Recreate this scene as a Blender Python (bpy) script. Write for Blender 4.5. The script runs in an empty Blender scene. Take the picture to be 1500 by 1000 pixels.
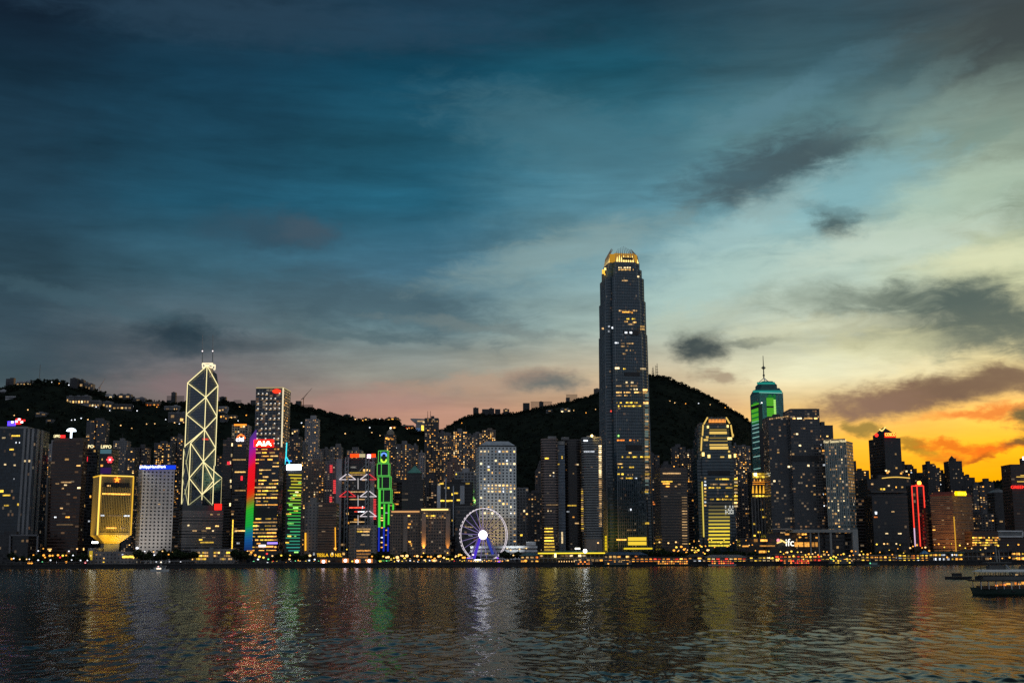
import bpy, math, random
import numpy as np
from mathutils import Vector, Matrix
R = random.Random(11)
rad = math.radians
sc = bpy.context.scene
COL = sc.collection

# ------------------------------------------------------------------ camera
F_PX, CAM_H = 1800.0, 12.0
PITCH = math.atan(313 / F_PX)
cam_data = bpy.data.cameras.new('camera')
cam_data.sensor_width = 36.0
cam_data.lens = 36.0 * F_PX / 1500.0
cam_data.clip_start, cam_data.clip_end = 1.0, 20000.0
cam = bpy.data.objects.new('camera', cam_data)
COL.objects.link(cam)
cam.location = (0, 0, CAM_H)
ROLL = rad(0.25)
cam.rotation_euler = (Matrix.Rotation(math.pi / 2 + PITCH, 3, 'X') @ Matrix.Rotation(-ROLL, 3, 'Z')).to_euler()
sc.camera = cam
CP, SP = math.cos(PITCH), math.sin(PITCH)
CR, SR = math.cos(ROLL), math.sin(ROLL)


def ray(px, py):
    a, b = (px - 750) / F_PX, (500 - py) / F_PX
    u, v = a * CR + b * SR, b * CR - a * SR
    return u, CP - v * SP, SP + v * CP


def at(px, py, Y):
    dx, dy, dz = ray(px, py)
    k = Y / dy
    return Vector((dx * k, Y, CAM_H + dz * k))


# ------------------------------------------------------------------ render / view
sc.render.engine = 'CYCLES'
sc.cycles.use_denoising = False
try:
    sc.cycles.denoiser = 'OPENIMAGEDENOISE'
    sc.cycles.denoising_input_passes = 'RGB_ALBEDO_NORMAL'
except Exception:
    pass
sc.cycles.max_bounces = 5
sc.cycles.diffuse_bounces = 2
sc.cycles.glossy_bounces = 3
sc.cycles.sample_clamp_indirect = 2.5
sc.cycles.use_light_tree = True
sc.view_settings.view_transform = 'Standard'
sc.view_settings.look = 'None'
sc.view_settings.exposure = 0.0
sc.view_settings.gamma = 1.0
sc.view_settings.use_curve_mapping = False


def s2l(c):
    # a channel at 255 is clipped in the photograph: the sky itself was brighter
    return tuple(1.2 if x >= 255 else (x / 255 / 12.92) if x / 255 <= .04045 else ((x / 255 + .055) / 1.055) ** 2.4 for x in c)


# ------------------------------------------------------------------ node helper
class NT:
    def __init__(s, tree):
        s.t = tree

    def n(s, typ, **kw):
        nd = s.t.nodes.new(typ)
        for k, v in kw.items():
            setattr(nd, k, v)
        return nd

    def put(s, nd, i, v):
        if v is None:
            return
        if isinstance(v, bpy.types.NodeSocket):
            s.t.links.new(v, nd.inputs[i])
        else:
            nd.inputs[i].default_value = v

    def m(s, op, a, b=None, c=None, clamp=False):
        nd = s.n('ShaderNodeMath', operation=op, use_clamp=clamp)
        s.put(nd, 0, a)
        s.put(nd, 1, b)
        s.put(nd, 2, c)
        return nd.outputs[0]

    def mr(s, v, a, b, c=0.0, d=1.0, smooth=False):
        nd = s.n('ShaderNodeMapRange', clamp=True)
        if smooth:
            nd.interpolation_type = 'SMOOTHSTEP'
        for i, x in enumerate((v, a, b, c, d)):
            s.put(nd, i, x)
        return nd.outputs[0]

    def mix(s, f, a, b, blend='MIX'):
        nd = s.n('ShaderNodeMix', data_type='RGBA', blend_type=blend)
        s.put(nd, 0, f)
        for i, x in ((6, a), (7, b)):
            if not isinstance(x, bpy.types.NodeSocket) and len(x) == 3:
                x = (*x, 1)
            s.put(nd, i, x)
        return nd.outputs[2]

    def comb(s, x, y, z=0.0):
        nd = s.n('ShaderNodeCombineXYZ')
        for i, v in enumerate((x, y, z)):
            s.put(nd, i, v)
        return nd.outputs[0]

    def sep(s, v):
        nd = s.n('ShaderNodeSeparateXYZ')
        s.put(nd, 0, v)
        return nd.outputs

    def noise(s, v, scale, detail=4.0, rough=.55, dist=0.0):
        nd = s.n('ShaderNodeTexNoise')
        s.put(nd, 'Vector', v)
        s.put(nd, 'Scale', scale)
        s.put(nd, 'Detail', detail)
        s.put(nd, 'Roughness', rough)
        s.put(nd, 'Distortion', dist)
        return nd.outputs[0]


# ------------------------------------------------------------------ sky (world)
SUN_EL, SUN_AZ = rad(1.5), rad(31.0)
world = bpy.data.worlds.new('World')
sc.world = world
world.use_nodes = True
world.cycles.sampling_method = 'MANUAL'
world.cycles.sample_map_resolution = 512
W = NT(world.node_tree)
world.node_tree.nodes.clear()
gen = W.n('ShaderNodeTexCoord').outputs['Generated']
sx, sy, sz = W.sep(gen)
AZ = W.m('MULTIPLY', W.m('ARCTAN2', sx, sy), 180 / math.pi)
EL = W.m('MULTIPLY', W.m('ARCSINE', sz), 180 / math.pi)


def azel(px, py):
    d = Vector(ray(px, py)).normalized()
    return math.degrees(math.atan2(d.x, d.y)), math.degrees(math.asin(d.z))


SKY = {
    0: [(0, (20, 37, 55)), (100, (22, 49, 67)), (200, (29, 59, 77)), (300, (34, 66, 84)), (400, (48, 75, 89)), (480, (58, 78, 90)), (550, (68, 87, 94)), (640, (80, 90, 92))],
    300: [(0, (36, 62, 82)), (100, (22, 62, 84)), (200, (28, 72, 94)), (300, (32, 82, 104)), (400, (58, 95, 111)), (480, (86, 102, 110)), (550, (118, 112, 113)), (600, (128, 112, 108))],
    600: [(0, (34, 66, 88)), (100, (18, 74, 98)), (200, (32, 88, 110)), (300, (38, 102, 127)), (400, (68, 110, 130)), (480, (108, 136, 142)), (550, (152, 152, 142)), (600, (180, 138, 120)), (640, (196, 146, 122))],
    900: [(0, (30, 68, 88)), (100, (28, 88, 108)), (200, (62, 120, 138)), (300, (88, 138, 154)), (400, (128, 164, 170)), (480, (160, 180, 172)), (550, (188, 170, 140)), (600, (205, 160, 122))],
    1200: [(0, (54, 84, 98)), (100, (66, 104, 116)), (200, (100, 140, 145)), (300, (126, 174, 182)), (400, (174, 196, 184)), (480, (206, 215, 192)), (550, (226, 222, 184)), (600, (244, 200, 124)), (650, (255, 200, 60)), (700, (255, 185, 8))],
    1500: [(0, (66, 78, 82)), (100, (98, 114, 110)), (200, (140, 160, 145)), (300, (172, 187, 162)), (400, (200, 205, 165)), (480, (224, 220, 172)), (550, (240, 212, 146)), (600, (255, 206, 90)), (650, (255, 196, 30)), (700, (255, 185, 2))],
}
P = W.comb(AZ, EL)
wv = W.n('ShaderNodeMapping')
W.put(wv, 'Vector', P)
wv.inputs['Scale'].default_value = (.75, 1.25, 1)
nA = W.n('ShaderNodeTexNoise')
W.put(nA, 'Vector', wv.outputs[0])
nA.inputs['Scale'].default_value = .62
nA.inputs['Detail'].default_value = 9
nA.inputs['Roughness'].default_value = .62
nx, ny, nz = W.sep(nA.outputs['Color'])
wx_ = W.m('ADD', AZ, W.m('MULTIPLY', W.m('SUBTRACT', nx, .5), 3.6))
wy_ = W.m('ADD', EL, W.m('MULTIPLY', W.m('SUBTRACT', ny, .5), 1.5))
AZW = W.m('ADD', AZ, W.m('MULTIPLY', W.m('SUBTRACT', nz, .5), 5.0))
fac = W.m('DIVIDE', EL, 30.0, clamp=True)
sky = None
prev = None
for px in sorted(SKY):
    r = W.n('ShaderNodeValToRGB')
    W.put(r, 0, fac)
    cr = r.color_ramp
    st = sorted((azel(px, py)[1] / 30.0, c) for py, c in SKY[px])
    cr.elements[0].position, cr.elements[1].position = st[0][0], st[-1][0]
    cr.elements[0].color, cr.elements[1].color = (*s2l(st[0][1]), 1), (*s2l(st[-1][1]), 1)
    for p, c in st[1:-1]:
        e = cr.elements.new(p)
        e.color = (*s2l(c), 1)
    a = azel(px, 400)[0]
    sky = r.outputs[0] if sky is None else W.mix(W.mr(AZW, prev, a, smooth=True), sky, r.outputs[0])
    prev = a
EAST = (.25, .285, .34)
sky = W.mix(W.mr(EL, 27, 75, smooth=True), sky, (.035, .05, .07))
sky = W.mix(W.mr(AZ, 50, 100, smooth=True), sky, EAST)
sky = W.mix(W.mr(AZ, -40, -95, smooth=True), sky, EAST)

# long wind-drawn streaks, everywhere
rot = W.n('ShaderNodeMapping')
W.put(rot, 'Vector', P)
rot.inputs['Rotation'].default_value = (0, 0, rad(-16))
rot.inputs['Scale'].default_value = (.07, .42, 1)
st1 = W.noise(rot.outputs[0], 1.0, 7, .58, .6)
rot2 = W.n('ShaderNodeMapping')
W.put(rot2, 'Vector', P)
rot2.inputs['Rotation'].default_value = (0, 0, rad(-9))
rot2.inputs['Scale'].default_value = (.22, 1.3, 1)
st2 = W.noise(rot2.outputs[0], 1.0, 6, .6, .4)
stk = W.m('ADD', W.m('MULTIPLY', W.m('SUBTRACT', st1, .5), 1.15), W.m('MULTIPLY', W.m('SUBTRACT', st2, .5), .45))
gain = W.m('ADD', 1.0, W.m('MULTIPLY', stk, W.mr(EL, 0, 8, .25, 1.0)))
gain = W.m('MULTIPLY', gain, W.mr(EL, 13, 24, 1.0, .82, smooth=True))
sky = W.mix(1.0, sky, W.comb(gain, gain, gain), 'MULTIPLY')

# individual clouds: (px, py, half width px, half height px, tilt deg, colour, strength, raggedness)
CLOUDS = [
    (400, 341, 120, 30, -2, (50, 80, 97), .9, .4), (452, 340, 46, 26, 0, (66, 86, 100), .8, .35),
    (272, 494, 72, 30, -4, (40, 58, 69), 1.0, .35), (360, 505, 110, 16, 3, (70, 84, 92), .5, .8),
    (560, 450, 220, 44, -8, (62, 86, 98), .6, .9), (120, 520, 190, 40, 8, (52, 70, 82), .5, .9),
    (520, 490, 170, 10, -3, (76, 100, 108), .55, .9), (700, 480, 160, 9, -5, (120, 132, 130), .5, .9),
    (1130, 248, 160, 54, 14, (66, 86, 94), .9, .8), (1215, 225, 80, 34, 12, (70, 88, 93), .7, .9),
    (1100, 300, 60, 28, -10, (74, 92, 98), .6, .9), (1226, 330, 38, 26, -8, (78, 100, 102), .95, .6),
    (1180, 292, 50, 12, -20, (70, 90, 94), .7, .8),
    (1025, 508, 44, 34, 6, (62, 74, 76), .98, .6), (1095, 502, 65, 8, 4, (110, 118, 108), .7, .8),
    (795, 560, 66, 18, -1, (98, 106, 106), .9, .5), (1050, 556, 40, 10, -6, (150, 128, 108), .7, .8),
    (1270, 438, 210, 30, -4, (128, 142, 128), .6, .9), (1430, 452, 130, 52, -6, (74, 92, 90), .92, .8),
    (1400, 490, 220, 34, -6, (98, 110, 100), .85, .9), (1290, 440, 80, 20, -6, (92, 106, 98), .6, .8),
    (1330, 580, 170, 24, 6, (128, 100, 82), .95, .7), (1450, 560, 130, 26, 2, (122, 98, 80), .9, .8),
    (1270, 590, 80, 18, 4, (142, 112, 94), .8, .8), (1440, 604, 90, 9, 2, (235, 120, 50), .8, .8),
    (1262, 628, 24, 13, -12, (140, 120, 60), .85, .9), (1345, 655, 40, 9, -20, (150, 112, 40), .8, .8),
    (1400, 655, 46, 7, -4, (235, 110, 28), .85, .7), (1450, 660, 70, 9, 8, (250, 112, 28), .9, .7),
    (1430, 668, 50, 4, 6, (180, 90, 30), .8, .8),
    (1500, 615, 28, 18, 0, (100, 92, 62), .95, .8), (1500, 648, 30, 9, 8, (112, 86, 50), .9, .8),
    (540, 590, 110, 22, 4, (170, 132, 124), .55, .9), (700, 560, 130, 16, 6, (186, 152, 128), .5, .9),
    (290, 570, 90, 24, -4, (134, 110, 112), .5, .9),
    (1480, 300, 60, 34, -20, (124, 144, 126), .7, .9), (1490, 40, 110, 38, 24, (62, 72, 74), .85, .9),
    (1430, 200, 60, 18, 20, (120, 146, 136), .5, .9),
    (1110, 165, 120, 22, 16, (98, 140, 152), .45, .9), (840, 200, 230, 60, -14, (74, 116, 130), .5, .9),
    (820, 370, 200, 34, 14, (144, 166, 162), .5, .9), (1360, 170, 130, 24, 22, (138, 164, 154), .35, .9),
    (1300, 355, 190, 34, 8, (200, 216, 198), .75, .9), (1200, 480, 150, 18, 2, (222, 222, 186), .5, .9), (1440, 375, 90, 22, 4, (226, 228, 186), .6, .9),
    (120, 440, 200, 14, -10, (66, 94, 106), .5, .9), (1290, 505, 120, 24, 2, (232, 228, 178), .5, .8),
    (1190, 125, 150, 24, 20, (84, 124, 138), .35, .9), (1270, 262, 130, 40, 12, (136, 182, 188), .6, .9), (1080, 335, 150, 34, 24, (166, 198, 196), .6, .9), (1410, 285, 120, 46, 16, (178, 202, 182), .6, .9), (1320, 145, 130, 18, 24, (118, 150, 150), .3, .9),
    (420, 35, 420, 34, 0, (42, 68, 88), .55, .9), (1040, 415, 150, 40, 18, (176, 206, 198), .6, .9), (1010, 470, 90, 26, 6, (190, 200, 178), .5, .9),
]
DEG = math.degrees(1 / F_PX)
rmap = W.n('ShaderNodeMapping')
W.put(rmap, 'Vector', P)
rmap.inputs['Rotation'].default_value = (0, 0, rad(-12))
rmap.inputs['Scale'].default_value = (.45, 1.3, 1)
rag = W.noise(rmap.outputs[0], 1.1, 9, .64, .7)
for px, py, hw, hh, tilt, colr, amt, rg in CLOUDS:
    a0, e0 = azel(px, py)
    t = rad(tilt)
    dx = W.m('SUBTRACT', wx_, a0)
    dy = W.m('SUBTRACT', wy_, e0)
    ua = W.m('ADD', W.m('MULTIPLY', dx, math.cos(t) / (hw * DEG)), W.m('MULTIPLY', dy, math.sin(t) / (hw * DEG)))
    va = W.m('ADD', W.m('MULTIPLY', dx, -math.sin(t) / (hh * DEG)), W.m('MULTIPLY', dy, math.cos(t) / (hh * DEG)))
    d = W.m('SQRT', W.m('ADD', W.m('MULTIPLY', ua, ua), W.m('MULTIPLY', va, va)))
    d = W.m('ADD', d, W.m('MULTIPLY', W.m('SUBTRACT', rag, .5), rg * 1.6))
    k = W.mr(d, 1.32, .25, 0.0, amt, smooth=True)
    sky = W.mix(k, sky, s2l(colr))

nish = W.n('ShaderNodeTexSky', sky_type='NISHITA')
nish.sun_disc = False
nish.sun_elevation = SUN_EL
nish.sun_rotation = SUN_AZ
bg1 = W.n('ShaderNodeBackground')
W.put(bg1, 0, sky)
bg1.inputs[1].default_value = 1.0
bg2 = W.n('ShaderNodeBackground')
W.put(bg2, 0, nish.outputs[0])
bg2.inputs[1].default_value = 0.0015
ad = W.n('ShaderNodeAddShader')
W.put(ad, 0, bg1.outputs[0])
W.put(ad, 1, bg2.outputs[0])
W.put(W.n('ShaderNodeOutputWorld'), 0, ad.outputs[0])

sun_d = bpy.data.lights.new('sun', 'SUN')
sun_d.energy = 0.12
sun_d.angle = rad(3)
sun_d.color = (1, .62, .32)
sun = bpy.data.objects.new('sun', sun_d)
COL.objects.link(sun)
sd = Vector((math.sin(SUN_AZ) * math.cos(SUN_EL), math.cos(SUN_AZ) * math.cos(SUN_EL), math.sin(SUN_EL)))
sun.rotation_euler = (-sd).to_track_quat('-Z', 'Y').to_euler()

# ------------------------------------------------------------------ materials
MATS = {}


def new_mat(name):
    m = bpy.data.materials.new(name)
    m.use_nodes = True
    m.node_tree.nodes.clear()
    return m, NT(m.node_tree)


def principled(t, color, rough=.6, metal=0.0, spec=.5, **kw):
    b = t.n('ShaderNodeBsdfPrincipled')
    if not isinstance(color, bpy.types.NodeSocket) and len(color) == 3:
        color = (*color, 1)
    t.put(b, 'Base Color', color)
    t.put(b, 'Roughness', rough)
    t.put(b, 'Metallic', metal)
    t.put(b, 'Specular IOR Level', spec)
    for k, v in kw.items():
        t.put(b, k, v)
    return b


def out(t, sh):
    t.put(t.n('ShaderNodeOutputMaterial'), 0, sh)


def plain(name, color, rough=.6, metal=0.0, vary=.25, scale=.15):
    """weathered solid surface: colour broken up by stains"""
    if name in MATS:
        return MATS[name]
    m, t = new_mat(name)
    pos = t.n('ShaderNodeNewGeometry').outputs['Position']
    mp = t.n('ShaderNodeMapping')
    t.put(mp, 'Vector', pos)
    mp.inputs['Scale'].default_value = (1, 1, .35)
    n = t.noise(mp.outputs[0], scale, 5, .6)
    k = t.mr(n, .3, .7, 1 - vary, 1 + vary)
    c = t.mix(1.0, color, t.comb(k, k, k), 'MULTIPLY')
    out(t, principled(t, c, rough, metal).outputs[0])
    MATS[name] = m
    return m


def emit(name, color, strength, sample=False, back=None):
    if name in MATS:
        return MATS[name]
    m, t = new_mat(name)
    e = t.n('ShaderNodeEmission')
    t.put(e, 0, (*color, 1))
    t.put(e, 1, strength)
    out(t, e.outputs[0])
    m.cycles.emission_sampling = 'FRONT' if sample else 'NONE'
    MATS[name] = m
    return m


def lit_glass(name, color, strength):
    """a lit room behind a window: interior brightness differs from window to window"""
    if name in MATS:
        return MATS[name]
    m, t = new_mat(name)
    rnd = t.n('ShaderNodeObjectInfo').outputs['Random']
    k = t.m('MULTIPLY', t.m('POWER', rnd, 1.5), 1.5 * strength)
    k = t.m('ADD', k, .28 * strength)
    pos = t.n('ShaderNodeNewGeometry').outputs['Position']
    n = t.noise(pos, .55, 3, .6)
    k = t.m('MULTIPLY', k, t.mr(n, .32, .68, .35, 1.35))
    e = t.n('ShaderNodeEmission')
    t.put(e, 0, (*color, 1))
    t.put(e, 1, k)
    g = principled(t, (.02, .02, .02), .15)
    a = t.n('ShaderNodeAddShader')
    t.put(a, 0, e.outputs[0])
    t.put(a, 1, g.outputs[0])
    out(t, a.outputs[0])
    m.cycles.emission_sampling = 'NONE'
    MATS[name] = m
    return m


def facade(name, wall, glass, wx, wy, rough=.7, grough=.12, gspec=.5, gmix=.5, metal=0.0, litp=.1, lite=.22):
    """wall with a grid of glazed openings.  UV: one unit = one bay / one storey."""
    if name in MATS:
        return MATS[name]
    m, t = new_mat(name)
    uv = t.n('ShaderNodeUVMap').outputs[0]
    u, v, _ = t.sep(uv)
    fu, fv = t.m('FRACT', u), t.m('FRACT', v)
    mu = t.m('LESS_THAN', t.m('ABSOLUTE', t.m('SUBTRACT', fu, .5)), wx / 2)
    mv = t.m('LESS_THAN', t.m('ABSOLUTE', t.m('SUBTRACT', fv, .5)), wy / 2)
    msk = t.m('MULTIPLY', mu, mv)
    wn = t.n('ShaderNodeTexWhiteNoise', noise_dimensions='4D')
    t.put(wn, 'Vector', t.comb(t.m('FLOOR', u), t.m('FLOOR', v)))
    t.put(wn, 'W', t.n('ShaderNodeObjectInfo').outputs['Random'])
    r = wn.outputs[0]
    pos = t.n('ShaderNodeNewGeometry').outputs['Position']
    mp = t.n('ShaderNodeMapping')
    t.put(mp, 'Vector', pos)
    mp.inputs['Scale'].default_value = (.09, .09, .02)
    st = t.mr(t.noise(mp.outputs[0], 1.0, 5, .65), .3, .7, .72, 1.25)
    wc = t.mix(1.0, wall, t.comb(st, st, st), 'MULTIPLY')
    wb = principled(t, wc, rough, metal)
    gk = t.mr(r, 0, 1, 1 - gmix, 1 + gmix)
    gc = t.mix(1.0, glass, t.comb(gk, gk, gk), 'MULTIPLY')
    gb = principled(t, gc, t.mr(wn.outputs[0], 0, 1, grough, grough + .12), 0.0, gspec)
    # every pane sits a hair out of true
    vm = t.n('ShaderNodeVectorMath', operation='SUBTRACT')
    t.put(vm, 0, wn.outputs['Color'])
    vm.inputs[1].default_value = (.5, .5, .5)
    vs = t.n('ShaderNodeVectorMath', operation='SCALE')
    t.put(vs, 0, vm.outputs[0])
    vs.inputs['Scale'].default_value = .07
    va = t.n('ShaderNodeVectorMath', operation='ADD')
    t.put(va, 0, t.n('ShaderNodeNewGeometry').outputs['Normal'])
    t.put(va, 1, vs.outputs[0])
    vn = t.n('ShaderNodeVectorMath', operation='NORMALIZE')
    t.put(vn, 0, va.outputs[0])
    t.put(gb, 'Normal', vn.outputs[0])
    # some rooms are dimly lit
    w2 = t.n('ShaderNodeTexWhiteNoise', noise_dimensions='4D')
    t.put(w2, 'Vector', t.comb(t.m('FLOOR', u), t.m('FLOOR', v), 7.3))
    t.put(w2, 'W', t.n('ShaderNodeObjectInfo').outputs['Random'])
    on = t.m('LESS_THAN', w2.outputs[0], litp)
    c2 = t.sep(w2.outputs['Color'])
    lc = t.mix(c2[1], (1, .42, .10), (1, .82, .55))
    t.put(gb, 'Emission Color', lc)
    t.put(gb, 'Emission Strength', t.m('MULTIPLY', on, t.m('MULTIPLY', t.m('POWER', c2[2], 2.0), lite)))
    mx = t.n('ShaderNodeMixShader')
    t.put(mx, 0, msk)
    t.put(mx, 1, wb.outputs[0])
    t.put(mx, 2, gb.outputs[0])
    out(t, mx.outputs[0])
    m.cycles.emission_sampling = 'NONE'
    MATS[name] = m
    return m


#            wall                glass            wx   wy  bay  fh
STY = {
    'resi':       ((.17, .165, .17), (.02, .022, .026), .52, .5, 3.6, 3.2),
    'resi_pale':  ((.30, .29, .30), (.02, .022, .026), .5, .5, 3.6, 3.2),
    'resi_warm':  ((.20, .155, .125), (.02, .02, .02), .5, .5, 3.8, 3.2),
    'resi_dark':  ((.085, .083, .09), (.012, .014, .018), .55, .5, 3.8, 3.2),
    'resi_pink':  ((.24, .15, .13), (.02, .02, .02), .5, .45, 3.8, 3.2),
    'sil':        ((.045, .043, .045), (.01, .01, .012), .5, .5, 4.0, 3.3),
    'glass':      ((.04, .05, .06), (.015, .024, .034), .94, .80, 2.4, 4.0),
    'glass_blue': ((.025, .045, .075), (.010, .030, .062), .96, .86, 2.2, 4.0),
    'glass_teal': ((.05, .20, .20), (.03, .16, .165), .95, .74, 2.2, 4.0),
    'glass_dark': ((.05, .05, .055), (.008, .010, .013), .94, .7, 2.6, 4.0),
    'band':       ((.19, .18, .175), (.014, .015, .017), 1.1, .46, 4.0, 3.9),
    'band_dark':  ((.075, .07, .072), (.010, .010, .011), 1.1, .5, 4.0, 3.9),
    'band_brown': ((.17, .10, .07), (.014, .010, .008), 1.1, .45, 4.0, 3.7),
    'brown':      ((.085, .050, .040), (.028, .016, .014), 1.1, .55, 4.0, 3.8),
    'band_warm':  ((.25, .19, .12), (.02, .014, .008), 1.1, .5, 4.0, 3.7),
    'white_grid': ((.62, .575, .53), (.012, .012, .014), .46, .46, 4.7, 4.1),
    'jardine':    ((.50, .53, .54), (.018, .024, .036), .46, .50, 4.4, 3.75),
    'grid':       ((.32, .32, .33), (.015, .016, .018), .68, .62, 4.2, 4.0),
    'fins':       ((.12, .12, .125), (.012, .014, .016), .6, 1.1, 3.4, 4.0),
    'hotel':      ((.23, .175, .14), (.014, .012, .012), .62, .5, 3.0, 3.5),
    'hotel_teal': ((.20, .25, .245), (.03, .05, .055), .66, .62, 3.6, 3.7),
    'stone':      ((.28, .26, .25), (.015, .016, .018), .4, .4, 4.0, 3.8),
    'four':       ((.085, .090, .098), (.018, .024, .030), .8, .55, 3.0, 3.5),
    'ck':         ((.15, .165, .18), (.022, .03, .04), .78, .72, 5.2, 4.2),
    'ifc':        ((.032, .058, .076), (.009, .036, .054), .97, .66, 1.9, 4.1),
    'gold_slat':  ((.30, .23, .10), (.012, .010, .006), .62, 1.1, 3.0, 4.0),
}
LP = {'resi': (.26, .6), 'resi_pale': (.28, .6), 'resi_warm': (.26, .6), 'resi_dark': (.22, .5), 'resi_pink': (.25, .6), 'sil': (.10, .25), 'brown': (.06, .12), 'white_grid': (.05, .12),
      'jardine': (.05, .3), 'ifc': (.035, .12), 'glass_dark': (.03, .15), 'band_dark': (.06, .2), 'band': (.05, .2), 'glass': (.05, .2), 'fins': (.05, .2), 'glass_blue': (.02, .05), 'glass_teal': (.04, .06), 'hotel': (.16, .3), 'hotel_teal': (.34, .7), 'four': (.15, .3), 'gold_slat': (0, 0), 'ck': (.3, .2), 'stone': (.1, .2)}
for k, (wc, gc, wx, wy, bay, fh) in STY.items():
    facade('facade_' + k, wc, gc, wx, wy, gspec=1.0 if k in ('ifc', 'glass_teal', 'glass_blue') else .5,
           litp=LP.get(k, (.12, .3))[0], lite=LP.get(k, (.12, .3))[1])

LIT = {
    'amber': lit_glass('lit_amber', (1.0, .42, .06), 1.7),
    'warm': lit_glass('lit_warm', (1.0, .56, .16), 1.6),
    'yellow': lit_glass('lit_yellow', (1.0, .62, .06), 1.5),
    'pale': lit_glass('lit_pale', (1.0, .74, .38), 1.5),
    'white': lit_glass('lit_white', (.86, .92, 1.0), 1.4),
    'red': lit_glass('lit_red', (1.0, .06, .03), 2.2),
    'orange': lit_glass('lit_orange', (1.0, .26, .03), 1.7),
    'dim': lit_glass('lit_dim', (1.0, .60, .24), .5),
    'green': lit_glass('lit_green', (.35, 1.0, .18), 1.4),
    'teal': lit_glass('lit_teal', (.45, .95, .80), 1.2),
}
RESI = [('amber', 5), ('warm', 4), ('dim', 4), ('pale', 1)]
OFFI = [('warm', 4), ('pale', 3), ('yellow', 3), ('white', 1)]
MIXD = [('dim', 4), ('warm', 3), ('white', 2), ('amber', 2)]


def pick(ws):
    s = R.uniform(0, sum(w for _, w in ws))
    for k, w in ws:
        s -= w
        if s <= 0:
            return k
    return ws[-1][0]


CONC = plain('concrete', (.22, .215, .21))
CONC_D = plain('dark_concrete', (.07, .068, .066))
STEEL = plain('steel', (.25, .26, .27), .4, .7)
DARKM = plain('dark_metal', (.03, .03, .032), .5, .3)
WHITEP = plain('white_paint', (.75, .75, .74), .5)


# ------------------------------------------------------------------ mesh builder
ORG = {}


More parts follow.
